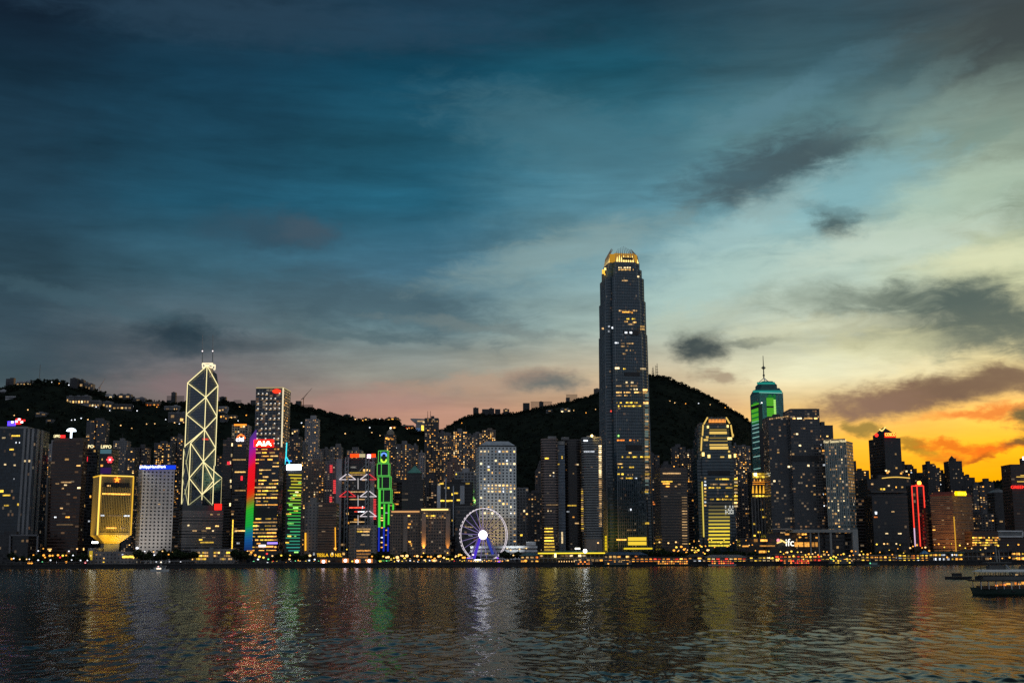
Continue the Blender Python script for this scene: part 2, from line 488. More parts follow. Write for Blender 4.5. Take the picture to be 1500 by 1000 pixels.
class MB:
    def __init__(s):
        s.v, s.f, s.mi, s.uv = [], [], [], []

    def face(s, pts, m=0, uv=None):
        b = len(s.v)
        s.v += [tuple(p) for p in pts]
        s.f.append(tuple(range(b, b + len(pts))))
        s.mi.append(m)
        s.uv += uv if uv else [(.01, .01)] * len(pts)
        return s

    def hexa(s, a, m=0):
        """8 corners: bottom ring of four, then top ring of four"""
        for q in ((3, 2, 1, 0), (4, 5, 6, 7), (0, 1, 5, 4), (1, 2, 6, 5), (2, 3, 7, 6), (3, 0, 4, 7)):
            s.face([a[i] for i in q], m)
        return s

    def box(s, x0, x1, y0, y1, z0, z1, m=0):
        return s.hexa([(x0, y0, z0), (x1, y0, z0), (x1, y1, z0), (x0, y1, z0),
                       (x0, y0, z1), (x1, y0, z1), (x1, y1, z1), (x0, y1, z1)], m)

    def bar(s, p, q, r=1.0, m=0, r2=None):
        p, q = Vector(p), Vector(q)
        d = (q - p).normalized()
        a = d.cross(Vector((0, 1, 0)))
        if a.length < .05:
            a = d.cross(Vector((1, 0, 0)))
        a.normalize()
        b = d.cross(a)
        r2 = r if r2 is None else r2
        ring = [(1, 1), (-1, 1), (-1, -1), (1, -1)]
        return s.hexa([p + a * (i * r) + b * (j * r) for i, j in ring] + [q + a * (i * r2) + b * (j * r2) for i, j in ring], m)

    def cyl(s, c, r, z0, z1, n=12, m=0, r2=None):
        r2 = r if r2 is None else r2
        cx, cy = c[0], c[1]
        A = [(cx + r * math.cos(2 * math.pi * i / n), cy + r * math.sin(2 * math.pi * i / n), z0) for i in range(n)]
        B = [(cx + r2 * math.cos(2 * math.pi * i / n), cy + r2 * math.sin(2 * math.pi * i / n), z1) for i in range(n)]
        for i in range(n):
            j = (i + 1) % n
            s.face([A[i], A[j], B[j], B[i]], m)
        s.face(B, m)
        s.face(A[::-1], m)
        return s

    def ball(s, c, r, m=0, n=8, k=5, sz=1.0):
        for i in range(k):
            for j in range(n):
                def pt(a, b):
                    th, ph = math.pi * a / k, 2 * math.pi * b / n
                    return (c[0] + r * math.sin(th) * math.cos(ph), c[1] + r * math.sin(th) * math.sin(ph), c[2] + r * sz * math.cos(th))
                q = [pt(i, j), pt(i + 1, j), pt(i + 1, j + 1), pt(i, j + 1)]
                if i == 0:
                    q = [q[0], q[1], q[2]]
                elif i == k - 1:
                    q = [q[0], q[1], q[3]]
                s.face(q, m)
        return s

    def prism(s, poly, z0, z1, m=0, bay=None, fh=None, top=None, poly2=None, capm=None):
        """poly counter-clockwise from above; z1 may be a list (sloping roof)"""
        n = len(poly)
        p2 = poly2 or poly
        zt = z1 if isinstance(z1, (list, tuple)) else [z1] * n
        for i in range(n):
            j = (i + 1) % n
            a, b, c, d = poly[i], poly[j], p2[j], p2[i]
            uv = None
            if bay:
                L = math.hypot(b[0] - a[0], b[1] - a[1])
                nb = max(1, round(L / bay))
                zm = max(zt)
                nf = max(1, round((zm - z0) / fh))
                o = i * 37
                uv = [(o, 0), (o + nb, 0), (o + nb, nf * (zt[j] - z0) / (zm - z0)), (o, nf * (zt[i] - z0) / (zm - z0))]
            s.face([(*a, z0), (*b, z0), (*c, zt[j]), (*d, zt[i])], m, uv)
        s.face([(*p2[i], zt[i]) for i in range(n)], m if capm is None else capm)
        return s

    def build(s, name, mats, parent=None, smooth=False):
        me = bpy.data.meshes.new(name)
        o_ = ORG.get(parent.name, Vector((0, 0, 0))) if parent else Vector((0, 0, 0))
        me.from_pydata([(x - o_.x, y - o_.y, z - o_.z) for x, y, z in s.v], [], s.f)
        uvl = me.uv_layers.new(name='UVMap')
        uvl.data.foreach_set('uv', np.array(s.uv, dtype=np.float32).ravel())
        if not isinstance(mats, (list, tuple)):
            mats = [mats]
        for m in mats:
            me.materials.append(m)
        me.polygons.foreach_set('material_index', s.mi)
        if smooth:
            me.polygons.foreach_set('use_smooth', [True] * len(s.f))
        me.update()
        o = bpy.data.objects.new(name, me)
        COL.objects.link(o)
        if parent:
            o.parent = parent
            ORG[o.name] = o_.copy()
        return o


def tag(o, label=None, cat=None, group=None, kind=None):
    for k, v in (('label', label), ('category', cat), ('group', group), ('kind', kind)):
        if v:
            o[k] = v
    return o


def thing(name, loc, label, cat, group=None):
    o = bpy.data.objects.new(name, None)
    o.empty_display_size = 2
    COL.objects.link(o)
    o.location = loc
    ORG[o.name] = Vector(loc)
    return tag(o, label, cat, group)


_unit = {}


def unit_mesh(mat):
    if mat.name not in _unit:
        b = MB().box(-.5, .5, -.5, .5, -.5, .5)
        me = bpy.data.meshes.new('window')
        me.from_pydata(b.v, [], b.f)
        me.materials.append(mat)
        _unit[mat.name] = me
    return _unit[mat.name]


def panel(root, name, mat, c, w, h, ang=0.0, d=.4):
    """a thin box standing on a facade (lit window, sign board, strip)"""
    o = bpy.data.objects.new(name, unit_mesh(mat))
    COL.objects.link(o)
    o.parent = root
    o.location = Vector(c) - ORG[root.name]
    o.rotation_euler = (0, 0, ang)
    o.scale = (w, d, h)
    return o


WIN_TOTAL = 0


class Face:
    """a vertical facade rectangle from p to q (left to right seen from outside)"""

    def __init__(s, root, p, q, z0, z1, bay, fh, wx=.6, wy=.55):
        s.root, s.p, s.q, s.z0, s.z1 = root, Vector((p[0], p[1])), Vector((q[0], q[1])), z0, z1
        s.L = (s.q - s.p).length
        s.nb = max(1, round(s.L / bay))
        s.nf = max(1, round((z1 - z0) / fh))
        s.wx, s.wy = wx, wy
        s.d = (s.q - s.p) / s.L
        s.nrm = Vector((s.d.y, -s.d.x))
        s.ang = math.atan2(s.d.y, s.d.x)
        s.cells = []

    def point(s, fx, z, off=.1):
        c = s.p + s.d * (s.L * fx) + s.nrm * off
        return Vector((c.x, c.y, z))

    def cell(s, i, j, span=1, mat='warm', k=1.0):
        s.cells.append((i, j, span, mat, k))

    def scatter(s, prob, cols, span=(1, 1), j0=0, j1=None, row_bias=0.0):
        j1 = s.nf if j1 is None else j1
        cw = [R.choice([.35, .6, 1.0, 1.3, 1.9]) for _ in range(s.nb)]
        for j in range(j0, j1):
            pr = prob
            if row_bias and R.random() < row_bias:
                pr = min(.85, prob * 5)
            i = 0
            while i < s.nb:
                sp = min(R.randint(*span), s.nb - i)
                if R.random() < pr * cw[i]:
                    s.cell(i, j, sp, pick(cols))
                i += sp
        return s

    def emit(s, budget=95, min_h=None):
        global WIN_TOTAL
        bw, fh = s.L / s.nb, (s.z1 - s.z0) / s.nf
        cs = s.cells
        R.shuffle(cs)
        cs.sort(key=lambda c: -c[2])
        for n, (i, j, sp, mat, k) in enumerate(cs):
            w = bw * (sp - 1 + s.wx)
            h = fh * s.wy * k
            c = s.point((i + sp / 2) / s.nb, s.z0 + fh * (j + .5))
            if n < budget:
                panel(s.root, 'window', LIT[mat], c, w * R.choice([.55, .8, 1, 1.1]), h * R.choice([.7, .9, 1.05]), s.ang)
                WIN_TOTAL += 1
        rest = cs[budget:]
        if rest:
            b = MB()
            keys = sorted({c[3] for c in rest})
            for i, j, sp, mat, k in rest:
                w, h = bw * (sp - 1 + s.wx) / 2, fh * s.wy * k / 2
                c = s.point((i + sp / 2) / s.nb, s.z0 + fh * (j + .5), .3)
                d = Vector((s.d.x, s.d.y, 0)) * w
                u = Vector((0, 0, h))
                b.face([c - d - u, c + d - u, c + d + u, c - d + u], keys.index(mat))
            tag(b.build('window', [LIT[k] for k in keys], s.root), kind='stuff')
        s.cells = []


GROUND = 4.6
CURX = 750.0


def tpx(px, top):
    dx, dy, _ = ray(px, top)
    return dx / dy


def footprint(xl, xr, top, Y, side=0.0, depth=30.0):
    """plan of a rectangular block whose front corners fall at xl, xr; |side| px of a side face show
    on the left (side<0) or on the right (side>0).  Returns list of corners CCW starting front-left,
    and the indices of the visible edges."""
    tl, tr = tpx(xl, top), tpx(xr, top)
    if abs(side) < .5:
        x0, x1 = tl * Y, tr * Y
        return [(x0, Y), (x1, Y), (x1, Y + depth), (x0, Y + depth)], 'front'
    best = None
    for a in range(3, 46):
        th = rad(a)
        if side < 0:
            tc = tpx(xl - side, top)
            C = Vector((tc * Y, Y))
            e1 = Vector((math.cos(th), math.sin(th)))
            e2 = Vector((-math.sin(th), math.cos(th)))
            A = (tr * Y - C.x) / (e1.x - tr * e1.y)
            B = (tl * Y - C.x) / (e2.x - tl * e2.y)
        else:
            tc = tpx(xr - side, top)
            C = Vector((tc * Y, Y))
            e1 = Vector((-math.cos(th), math.sin(th)))
            e2 = Vector((math.sin(th), math.cos(th)))
            A = (tl * Y - C.x) / (e1.x - tl * e1.y)
            B = (tr * Y - C.x) / (e2.x - tr * e2.y)
        if A <= 0 or B <= 0:
            continue
        sc_ = abs(B - depth)
        if best is None or sc_ < best[0]:
            best = (sc_, C, e1, e2, A, B)
    _, C, e1, e2, A, B = best
    if side < 0:
        pl = [C + e2 * B, C, C + e1 * A, C + e1 * A + e2 * B]
    else:
        pl = [C + e1 * A, C, C + e2 * B, C + e1 * A + e2 * B]
    return [tuple(p) for p in pl], 'corner'


def notch(p, q, n, dep):
    """front edge p->q broken into n bays separated by light wells"""
    p, q = Vector(p), Vector(q)
    d = q - p
    nr = Vector((-d.y, d.x)).normalized()
    res = []
    for i in range(n):
        a, b = (i + (0 if i == 0 else .1)) / n, (i + (1 if i == n - 1 else .9)) / n
        if i:
            res.append(tuple(p + d * a + nr * dep))
        res.append(tuple(p + d * a))
        res.append(tuple(p + d * b))
        if i < n - 1:
            res.append(tuple(p + d * b + nr * dep))
    return res


def tower(label, xl, xr, top, Y, sty, side=0, depth=30, base=GROUND, lit=.12, cols=None, span=(1, 1), name='tower',
          cat='tower', group=None, notches=0, plant=1, mast=0, budget=80, row_bias=0.0, parapet=1.2, zbase_lit=0.0, maxj=1.0):
    wc, gc, wx, wy, bay, fh = STY[sty]
    poly, kind = footprint(xl, xr, top, Y, side, depth)
    z1 = at((xl + xr) / 2, top, Y).z
    cx = sum(p[0] for p in poly) / 4
    cy = sum(p[1] for p in poly) / 4
    global CURX
    CURX = (xl + xr) / 2
    root = thing(name, (cx, cy, base), label, cat, group)
    fmat = MATS['facade_' + sty]
    pl = list(poly)
    if notches:
        fe = notch(poly[0], poly[1], notches, 4.0) if kind == 'front' else None
        if fe:
            pl = fe + list(poly[2:])
        elif side < 0:
            pl = [poly[0]] + notch(poly[1], poly[2], notches, 4.0) + [poly[3]]
        else:
            pl = notch(poly[0], poly[1], notches, 4.0) + list(poly[2:])
    b = MB()
    b.prism(pl, base, z1, 0, bay if not notches else (Vector(poly[0]) - Vector(poly[1])).length / max(1, notches) / 2, fh)
    b.build('wall', [fmat], root)
    # parapet rim
    c = Vector((cx, cy))
    if parapet:
        g = MB()
        ins = [tuple(c + (Vector(p) - c) * 1.012) for p in poly]
        g.prism(ins, z1 + .02, z1 + parapet)
        g.build('roof', [MATS['facade_' + sty]], root)
    zr = z1 + parapet
    if plant:
        rr = MB()
        for k in range(plant):
            f = R.uniform(.22, .42)
            ox = R.uniform(-.25, .25) if plant > 1 else R.uniform(-.1, .1)
            dx = Vector(poly[1]) - Vector(poly[0])
            q = [tuple(c + (Vector(p) - c) * f + dx * ox) for p in poly]
            rr.prism(q, zr + .02, zr + R.uniform(3, 7))
        rr.build('plant_room', [MATS['facade_' + sty]], root)
    if mast:
        mm = MB()
        for k in range(mast):
            ox = (k - (mast - 1) / 2) * .3
            dx = Vector(poly[1]) - Vector(poly[0])
            q = c + dx * ox
            mm.bar((q.x, q.y, zr), (q.x, q.y, zr + 14), .5, 0, .25)
        mm.build('mast', [DARKM], root)
    faces = [Face(root, poly[0], poly[1], base, z1, bay, fh, wx, wy)]
    if kind == 'corner':
        faces.append(Face(root, poly[1], poly[2], base, z1, bay, fh, wx, wy))
        if side < 0:
            faces = [faces[1], faces[0]]
    cols = cols or RESI
    for k, f in enumerate(faces):
        if lit:
            f.scatter(lit * (1 if k == 0 else .5), cols, span, int(f.nf * zbase_lit), int(f.nf * maxj), row_bias)
    info = dict(root=root, poly=poly, faces=faces, z0=base, z1=z1, Y=Y, c=c)
    if lit is not None:
        for k, f in enumerate(faces):
            f.emit(budget if k == 0 else budget // 3)
    return info


def text_sign(root, txt, mat, px0, px1, pyc, Y, hpx, name='sign', ang=0.0, squash=True):
    """lettering as a mesh, fitted between two pixel columns at depth Y"""
    cu = bpy.data.curves.new('lettering', 'FONT')
    cu.body = txt
    cu.extrude = .04
    cu.align_x, cu.align_y = 'CENTER', 'CENTER'
    tmp = bpy.data.objects.new('lettering', cu)
    COL.objects.link(tmp)
    dg = bpy.context.evaluated_depsgraph_get()
    me = bpy.data.meshes.new_from_object(tmp.evaluated_get(dg))
    bpy.data.objects.remove(tmp)
    bpy.data.curves.remove(cu)
    n = len(me.vertices)
    co = np.empty(n * 3, np.float32)
    me.vertices.foreach_get('co', co)
    co = co.reshape(-1, 3)
    mn, mxx = co.min(0), co.max(0)
    co -= (mn + mxx) / 2
    ext = mxx - mn
    a, b = at(px0, pyc, Y), at(px1, pyc, Y)
    Wd = (b.x - a.x) / max(.2, math.cos(ang))
    Hd = (at(px0, pyc - hpx / 2, Y).z - at(px0, pyc + hpx / 2, Y).z)
    co[:, 0] *= Wd / ext[0]
    co[:, 1] *= Hd / ext[1]
    co[:, 2] *= .6 / max(1e-4, ext[2])
    me.vertices.foreach_set('co', co.ravel())
    me.materials.clear()
    me.materials.append(mat)
    me.name = name
    o = bpy.data.objects.new(name, me)
    COL.objects.link(o)
    o.parent = root
    o.location = (a + b) / 2 - ORG[root.name]
    o.rotation_euler = (math.pi / 2, 0, ang)
    return o


def strip(root, name, mat, p, q, r=.8):
    return MB().bar(p, q, r).build(name, [mat], root)


def spot(root, loc, target, power, color, size=60, blend=.6, name='floodlight'):
    l = bpy.data.lights.new(name, 'SPOT')
    l.energy, l.color, l.spot_size, l.spot_blend, l.shadow_soft_size = power, color, rad(size), blend, 0.0  # zero size: the source stays unseen, only its light shows
    o = bpy.data.objects.new(name, l)
    COL.objects.link(o)
    o.parent = root
    o.location = Vector(loc) - ORG[root.name]
    o.rotation_euler = (Vector(target) - Vector(loc)).to_track_quat('-Z', 'Y').to_euler()
    return o


# ------------------------------------------------------------------ terrain
R1 = [(-900, 585), (-400, 575), (0, 570), (20, 565), (50, 558), (90, 558), (110, 566), (140, 572), (160, 580), (190, 584), (220, 588), (250, 591), (300, 590), (330, 587), (345, 592),
      (370, 594), (425, 593), (445, 597), (470, 601), (490, 607), (500, 611), (530, 616), (560, 616), (585, 616), (590, 626), (610, 630), (650, 634), (700, 655), (760, 695), (850, 740), (2400, 745)]
R2 = [(-900, 700), (500, 690), (600, 653), (645, 631), (665, 620), (680, 612), (700, 607), (730, 607), (755, 606), (770, 602), (800, 596), (830, 590), (850, 584), (875, 577), (900, 569),
      (930, 556), (955, 550), (975, 552), (1000, 563), (1030, 576), (1060, 592), (1090, 612), (1110, 628), (1150, 659), (1200, 686), (1260, 706), (1330, 712), (1400, 708), (1450, 708), (1480, 702), (1500, 702), (2400, 720)]
Y1R, Y2R, YC = 2900.0, 3650.0, 1980.0


def ridge(tab, Yr):
    ts = [tpx(a, b) for a, b in tab]
    zs = [at(a, b, Yr).z for a, b in tab]
    return ts, zs


T1, Z1 = ridge(R1, Y1R)
T2, Z2 = ridge(R2, Y2R)
_rs = np.random.RandomState(5)
_ph = [(_rs.uniform(.002, .02), _rs.uniform(0, 6.28), _rs.uniform(0, 6.28)) for _ in range(22)]


def height(X, Y):
    X, Y = np.asarray(X, float), np.asarray(Y, float)
    t = X / Y
    h1, h2 = np.interp(t, T1, Z1), np.interp(t, T2, Z2)

    def prof(h, Yr, p):
        s = np.clip((Y - YC) / (Yr - YC), 0, 1)
        up = GROUND + (h - GROUND) * s ** p
        dn = GROUND + (h - GROUND) * np.clip(1 - (Y - Yr) / 900, 0, 1) ** 1.3
        return np.where(Y <= Yr, up, dn)
    z = np.maximum(prof(h1, Y1R, 1.25), prof(h2, Y2R, 1.5))
    s = np.clip((Y - YC - 60) / 500, 0, 1)
    nz_ = sum(np.sin(X * k * math.cos(a) + Y * k * math.sin(a) + b) * (.006 / k) for k, a, b in _ph)
    keep = np.minimum(np.abs(Y - Y1R), np.abs(Y - Y2R)) / 200
    return np.maximum(GROUND, z - s * np.clip(keep, 0, 1) * (np.abs(nz_) * 3 + 2))


def hit(px, py):
    """first point of the terrain seen through a pixel"""
    dx, dy, dz = ray(px, py)
    Y = 1990.0
    while Y < 4500:
        k = Y / dy
        if CAM_H + dz * k <= float(height(dx * k, Y)):
            break
        Y += 6
    k = Y / dy
    return Vector((dx * k, Y, float(height(dx * k, Y))))


def grid_obj(name, xs, ys, zf, mat, smooth=True):
    Xg, Yg = np.meshgrid(xs, ys)
    return grid_xyz(name, Xg, Yg, zf(Xg, Yg), mat, smooth)


def grid_xyz(name, Xg, Yg, Zg, mat, smooth=True):
    ny_, nx_ = Xg.shape
    co = np.stack([Xg, Yg, Zg], -1).reshape(-1, 3).astype(np.float32)
    idx = np.arange(nx_ * ny_).reshape(ny_, nx_)
    f = np.stack([idx[:-1, :-1], idx[:-1, 1:], idx[1:, 1:], idx[1:, :-1]], -1).reshape(-1, 4)
    me = bpy.data.meshes.new(name)
    me.vertices.add(len(co))
    me.vertices.foreach_set('co', co.ravel())
    me.loops.add(f.size)
    me.loops.foreach_set('vertex_index', f.ravel().astype(np.int32))
    me.polygons.add(len(f))
    me.polygons.foreach_set('loop_start', (np.arange(len(f)) * 4).astype(np.int32))
    me.polygons.foreach_set('loop_total', np.full(len(f), 4, np.int32))
    me.polygons.foreach_set('use_smooth', np.full(len(f), smooth, bool))
    me.update(calc_edges=True)
    me.materials.append(mat)
    o = bpy.data.objects.new(name, me)
    COL.objects.link(o)
    return o


# hill and city floor in one sheet
gm, t = new_mat('hill_soil')
pos = t.n('ShaderNodeNewGeometry').outputs['Position']
_, _, pz = t.sep(pos)
nn = t.noise(pos, .02, 8, .65)
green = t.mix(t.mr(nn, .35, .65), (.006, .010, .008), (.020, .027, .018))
pav = t.mix(t.mr(t.noise(pos, .06, 5, .6), .35, .65), (.03, .03, .032), (.07, .068, .066))
gc = t.mix(t.mr(pz, 5.0, 14.0), pav, green)
gb = principled(t, gc, .95, spec=.05)
bp = t.n('ShaderNodeBump')
bp.inputs['Strength'].default_value = 1.0
bp.inputs['Distance'].default_value = 6.0
t.put(bp, 'Height', t.noise(pos, .06, 6, .7))
t.put(gb, 'Normal', bp.outputs[0])
out(t, gb.outputs[0])
SHORE = 1336.0
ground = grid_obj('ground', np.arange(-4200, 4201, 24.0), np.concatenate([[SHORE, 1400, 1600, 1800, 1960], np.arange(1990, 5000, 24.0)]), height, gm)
tag(ground, kind='structure')

# ------------------------------------------------------------------ water
wm, t = new_mat('harbour_water')
pos = t.n('ShaderNodeNewGeometry').outputs['Position']


def wave_noise(scale, sx_, sy_, rot_, det):
    mp = t.n('ShaderNodeMapping')
    t.put(mp, 'Vector', pos)
    mp.inputs['Scale'].default_value = (sx_, sy_, 1)
    mp.inputs['Rotation'].default_value = (0, 0, rad(rot_))
    return t.noise(mp.outputs[0], scale, det, .6)


h = t.m('ADD', t.m('MULTIPLY', wave_noise(.9, .55, 1.0, 12, 5), .035), t.m('MULTIPLY', wave_noise(2.6, .6, 1.0, -20, 3), .012))
patch = t.mr(wave_noise(.011, .35, 1.0, 6, 4), .36, .64, .55, 1.25)
bp = t.n('ShaderNodeBump')
bp.inputs['Distance'].default_value = 1.0
t.put(bp, 'Strength', 1.0)
t.put(bp, 'Height', t.m('MULTIPLY', h, t.m('MULTIPLY', patch, .9)))
fr = t.n('ShaderNodeFresnel')
fr.inputs['IOR'].default_value = 1.33
t.put(fr, 'Normal', bp.outputs[0])
wd = t.n('ShaderNodeBsdfDiffuse')
wd.inputs['Color'].default_value = (.004, .008, .010, 1)
wg = t.n('ShaderNodeBsdfGlossy')
wg.inputs['Color'].default_value = (.52, .56, .57, 1)
wy3 = t.sep(pos)[1]
t.put(wg, 'Roughness', t.mr(wy3, 90, 520, .07, .17))
wg.inputs['Anisotropy'].default_value = -.55
t.put(wg, 'Tangent', t.comb(1.0, 0.0, 0.0))
t.put(wg, 'Normal', bp.outputs[0])
wx = t.n('ShaderNodeMixShader')
t.put(wx, 0, fr.outputs[0])
t.put(wx, 1, wd.outputs[0])
t.put(wx, 2, wg.outputs[0])
out(t, wx.outputs[0])

rs = np.random.RandomState(3)
inv = []
px_row = 0.36
ys = [58.0]
while ys[-1] < SHORE + 8:
    Y_ = ys[-1]
    ys.append(Y_ + max(.12, min(5.0, Y_ * Y_ / (CAM_H * F_PX) * 1.5 * px_row)))
ys = np.array(ys)
ts = np.linspace(-.60, .60, 960)
Tg, Yg = np.meshgrid(ts, ys)
Xg = Tg * Yg
Zg = np.zeros_like(Xg)
spacing = np.gradient(ys)[:, None] * np.ones_like(Xg)
spx = (ts[1] - ts[0]) * Yg
# calmer and rougher patches of water
def lowf(X, Y, seed, s):
    q = np.random.RandomState(seed)
    a = 0
    for _ in range(9):
        k, th, ph = q.uniform(.4, 1.6) * s, q.uniform(0, 6.28), q.uniform(0, 6.28)
        a = a + np.sin(X * k * math.cos(th) * .4 + Y * k * math.sin(th) + ph)
    return a / 4.2
gust = np.clip(1 + .6 * lowf(Xg, Yg, 8, .02) + .45 * lowf(Xg, Yg, 9, .07), .4, 1.6)
for i in range(84):
    lam = 1.1 * ((9 if i % 2 == 0 else 22) / 1.1) ** (rs.rand() ** 1.15)
    across = i % 2 == 0
    th = (rad(4) + rs.randn() * .5) if across else (rad(84) + rs.randn() * .6)
    k = 2 * math.pi / lam
    A = (.0042 if across else .0022) * min(lam, 5.0) * max(1.0, lam / 5.0) ** .25
    ph = rs.uniform(0, 6.28)
    fade = np.clip((lam / np.maximum(spacing * abs(math.sin(th)), spx * abs(math.cos(th))) - 1.6) / 7.0, 0, 1)
    arg = k * (Xg * math.cos(th) + Yg * math.sin(th)) + ph
    sn = np.sin(arg)
    Zg += A * fade * gust * (1.25 * np.exp(1.1 * (sn - 1)) * 2 - .8)
water = grid_xyz('water', Xg, Yg, Zg, wm)
tag(water, kind='structure')
del Xg, Yg, Zg, Tg, gust, spacing, spx

# ================================================================== landmark buildings
def V3(px, py, Y):
    return at(px, py, Y)


def xat(px, top, Y):
    return tpx(px, top) * Y


def zat(py, Y, px=None):
    return at(CURX if px is None else px, py, Y).z


def slabs(root, poly, z0, z1, n, mat, out_=.8, th=.9, name='floor_slab'):
    """projecting edge of every storey, one part"""
    c = Vector((sum(p[0] for p in poly) / len(poly), sum(p[1] for p in poly) / len(poly)))
    b = MB()
    for k in range(n + 1):
        z = z0 + (z1 - z0) * k / n
        q = []
        for p in poly:
            d = Vector(p) - c
            q.append(tuple(c + d * (1 + out_ / d.length)))
        b.prism(q, z - th / 2, z + th / 2)
    return b.build(name, [mat], root)


SLAB_G = plain('slab_grey', (.20, .19, .185))
SLAB_D = plain('slab_dark', (.10, .095, .09))
SLAB_B = plain('slab_brown', (.24, .15, .10))
GOLDP = plain('gold_paint', (.42, .30, .08), .4, .5)

# ---- far left office tower with pale corner fins
A = tower('dark office tower with pale corner fins under a blue and red rooftop sign', -26, 53, 629, 1500, 'glass', side=-0, depth=44, lit=.02, cols=OFFI, span=(1, 4), plant=0, cat='office tower', name='office_tower')
rt = A['root']
x1 = A['poly'][1][0]
b = MB()
for k in range(3):
    b.box(x1 - 15 + k * 5.2, x1 - 12.2 + k * 5.2, A['Y'] - .9, A['Y'] - .003, GROUND, A['z1'] + 1)
b.box(x1 + .003, x1 + .8, A['Y'] + 2, A['Y'] + 9, GROUND, A['z1'] + 1)
b.box(x1 + .003, x1 + .8, A['Y'] + 16, A['Y'] + 23, GROUND, A['z1'] + 1)
b.build('fin', [plain('pale_fin', (.22, .22, .225))], rt)
b = MB()
b.prism([(xat(-24, 628, 1500), 1503), (xat(38, 628, 1500), 1503), (xat(38, 628, 1500), 1535), (xat(-24, 628, 1500), 1535)], A['z1'] + 1.3, zat(624, 1500))
b.build('plant_room', [CONC], rt)
for (px0, px1, y0, y1, c, s) in [(11, 23, 616, 624, (.10, .05, 1), 2.2), (23, 31, 612, 622, (1, .02, .02), 2.5), (33, 37, 614, 617, (1, .03, .03), 1.6)]:
    ca = (V3(px0, y1, 1504) + V3(px1, y0, 1504)) / 2
    panel(rt, 'sign', emit('sign_%02d_%02d' % (px0, px1), c, s), ca, (px1 - px0) * .83, (y1 - y0) * .7)
for px, py, c in [(18, 618, (.7, .9, 1)), (28, 614, (1, .8, .9)), (24, 617, (1, .7, .9)), (32, 618, (1, .8, .8))]:
    panel(rt, 'lamp', emit('sign_white_%d' % px, c, 4), V3(px, py, 1503), 2.6, 2.2)
for (i0, py, n, c) in [(17, 638, 12, 'yellow'), (3, 641, 5, 'pale'), (14, 658, 6, 'yellow'), (23, 648, 1, 'white'), (28, 648, 1, 'white'), (6, 680, 3, 'pale'), (20, 681, 3, 'pale'), (4, 725, 11, 'yellow'), (6, 740, 7, 'yellow'), (20, 701, 1, 'white')]:
    panel(rt, 'window', LIT[c], (V3(i0, py, 1499.8) + V3(i0 + n, py, 1499.8)) / 2, n * .83, 1.8)

# ---- dark brown tower
A = tower('plain dark brown slab tower with a white dome lamp on its roof', 77, 129, 647, 1480, 'brown', side=7, depth=34, lit=.012, cols=OFFI, span=(1, 3), plant=0, cat='office tower', name='office_tower')
rt = A['root']
b = MB()
c = A['c']
q = [tuple(c + (Vector(p) - c) * .93) for p in A['poly']]
b.prism(q, A['z1'] + 1.2, zat(641, 1480))
b.build('plant_room', [plain('brown_panel', (.07, .05, .045))], rt)
g = V3(104, 641, 1490)
b = MB().cyl((g.x, g.y), 1.2, g.z - 2, g.z + 8, 8)
for k in range(4):
    b.cyl((g.x, g.y), 5.8 * math.cos(k * .36), g.z + 8 + 4 * math.sin(k * .36), g.z + 8 + 4 * math.sin((k + 1) * .36), 14, 0, 5.8 * math.cos((k + 1) * .36))
b.build('lamp', [emit('dome_white', (.75, .88, 1), 3)], rt)
text_sign(rt, 'LIPPO', emit('sign_cream', (1, .85, .45), 1.6), 79, 88, 638.5, 1478, 4)
panel(rt, 'sign', emit('sign_red', (1, .03, .03), 1.6), V3(92, 639, 1479), 6, 3.4)
b = MB()
b.bar(V3(70, 700, 1479), V3(67, 800, 1479), 1.2)
b.build('corner_pier', [CONC_D], rt)
for px, py, w, c in [(84, 708, 5, 'dim'), (96, 710, 4, 'pale'), (92, 715, 3, 'dim'), (97, 706, 16, 'dim'), (99, 757, 6, 'amber'), (81, 757, 3, 'white'), (90, 744, 4, 'dim'), (95, 768, 24, 'dim')]:
    panel(rt, 'window', LIT[c], V3(px, py, 1479 if py < 735 else 1463), w * .8, 1.5)

# ---- twin dark glass towers with rooftop lettering
A = tower('dark glass twin tower with cream rooftop lettering, half hidden by the brown slab', 121, 143, 658, 1620, 'glass_dark', lit=.03, cols=MIXD, plant=0, cat='office tower', name='office_tower')
text_sign(A['root'], 'LIPPO', emit('sign_cream', (1, .85, .45), 1.6), 121, 137, 653.5, 1618, 4.6)
panel(A['root'], 'lamp', emit('red_lamp', (1, .03, .05), 1.6), V3(126, 672, 1619), 4, 6)
A = tower('dark glass twin tower with blue glowing top band and a red flower light', 146, 164, 657, 1610, 'glass_dark', lit=.04, cols=MIXD, plant=0, cat='office tower', name='office_tower')
rt = A['root']
text_sign(rt, 'LIPPO', emit('sign_cream', (1, .85, .45), 1.6), 148, 163, 654, 1608, 4.6)
panel(rt, 'light_band', emit('blue_band', (.10, .22, .27), .6), V3(155, 661, 1609.7), 14.5, 5.5)
panel(rt, 'light_band', emit('violet_band', (.08, .03, .2), .35), V3(155, 689, 1609.7), 14, 8)
b = MB()
for a in range(6):
    p = V3(161, 673, 1608)
    b.bar(p, p + Vector((4.2 * math.cos(a * 1.047), 0, 4.2 * math.sin(a * 1.047))), 1.0)
b.build('sign', [emit('flower_red', (1, .05, .06), 2.2)], rt)
panel(rt, 'lamp', emit('flower_pink', (1, .6, .6), 4), V3(161, 673, 1606), 2, 2)

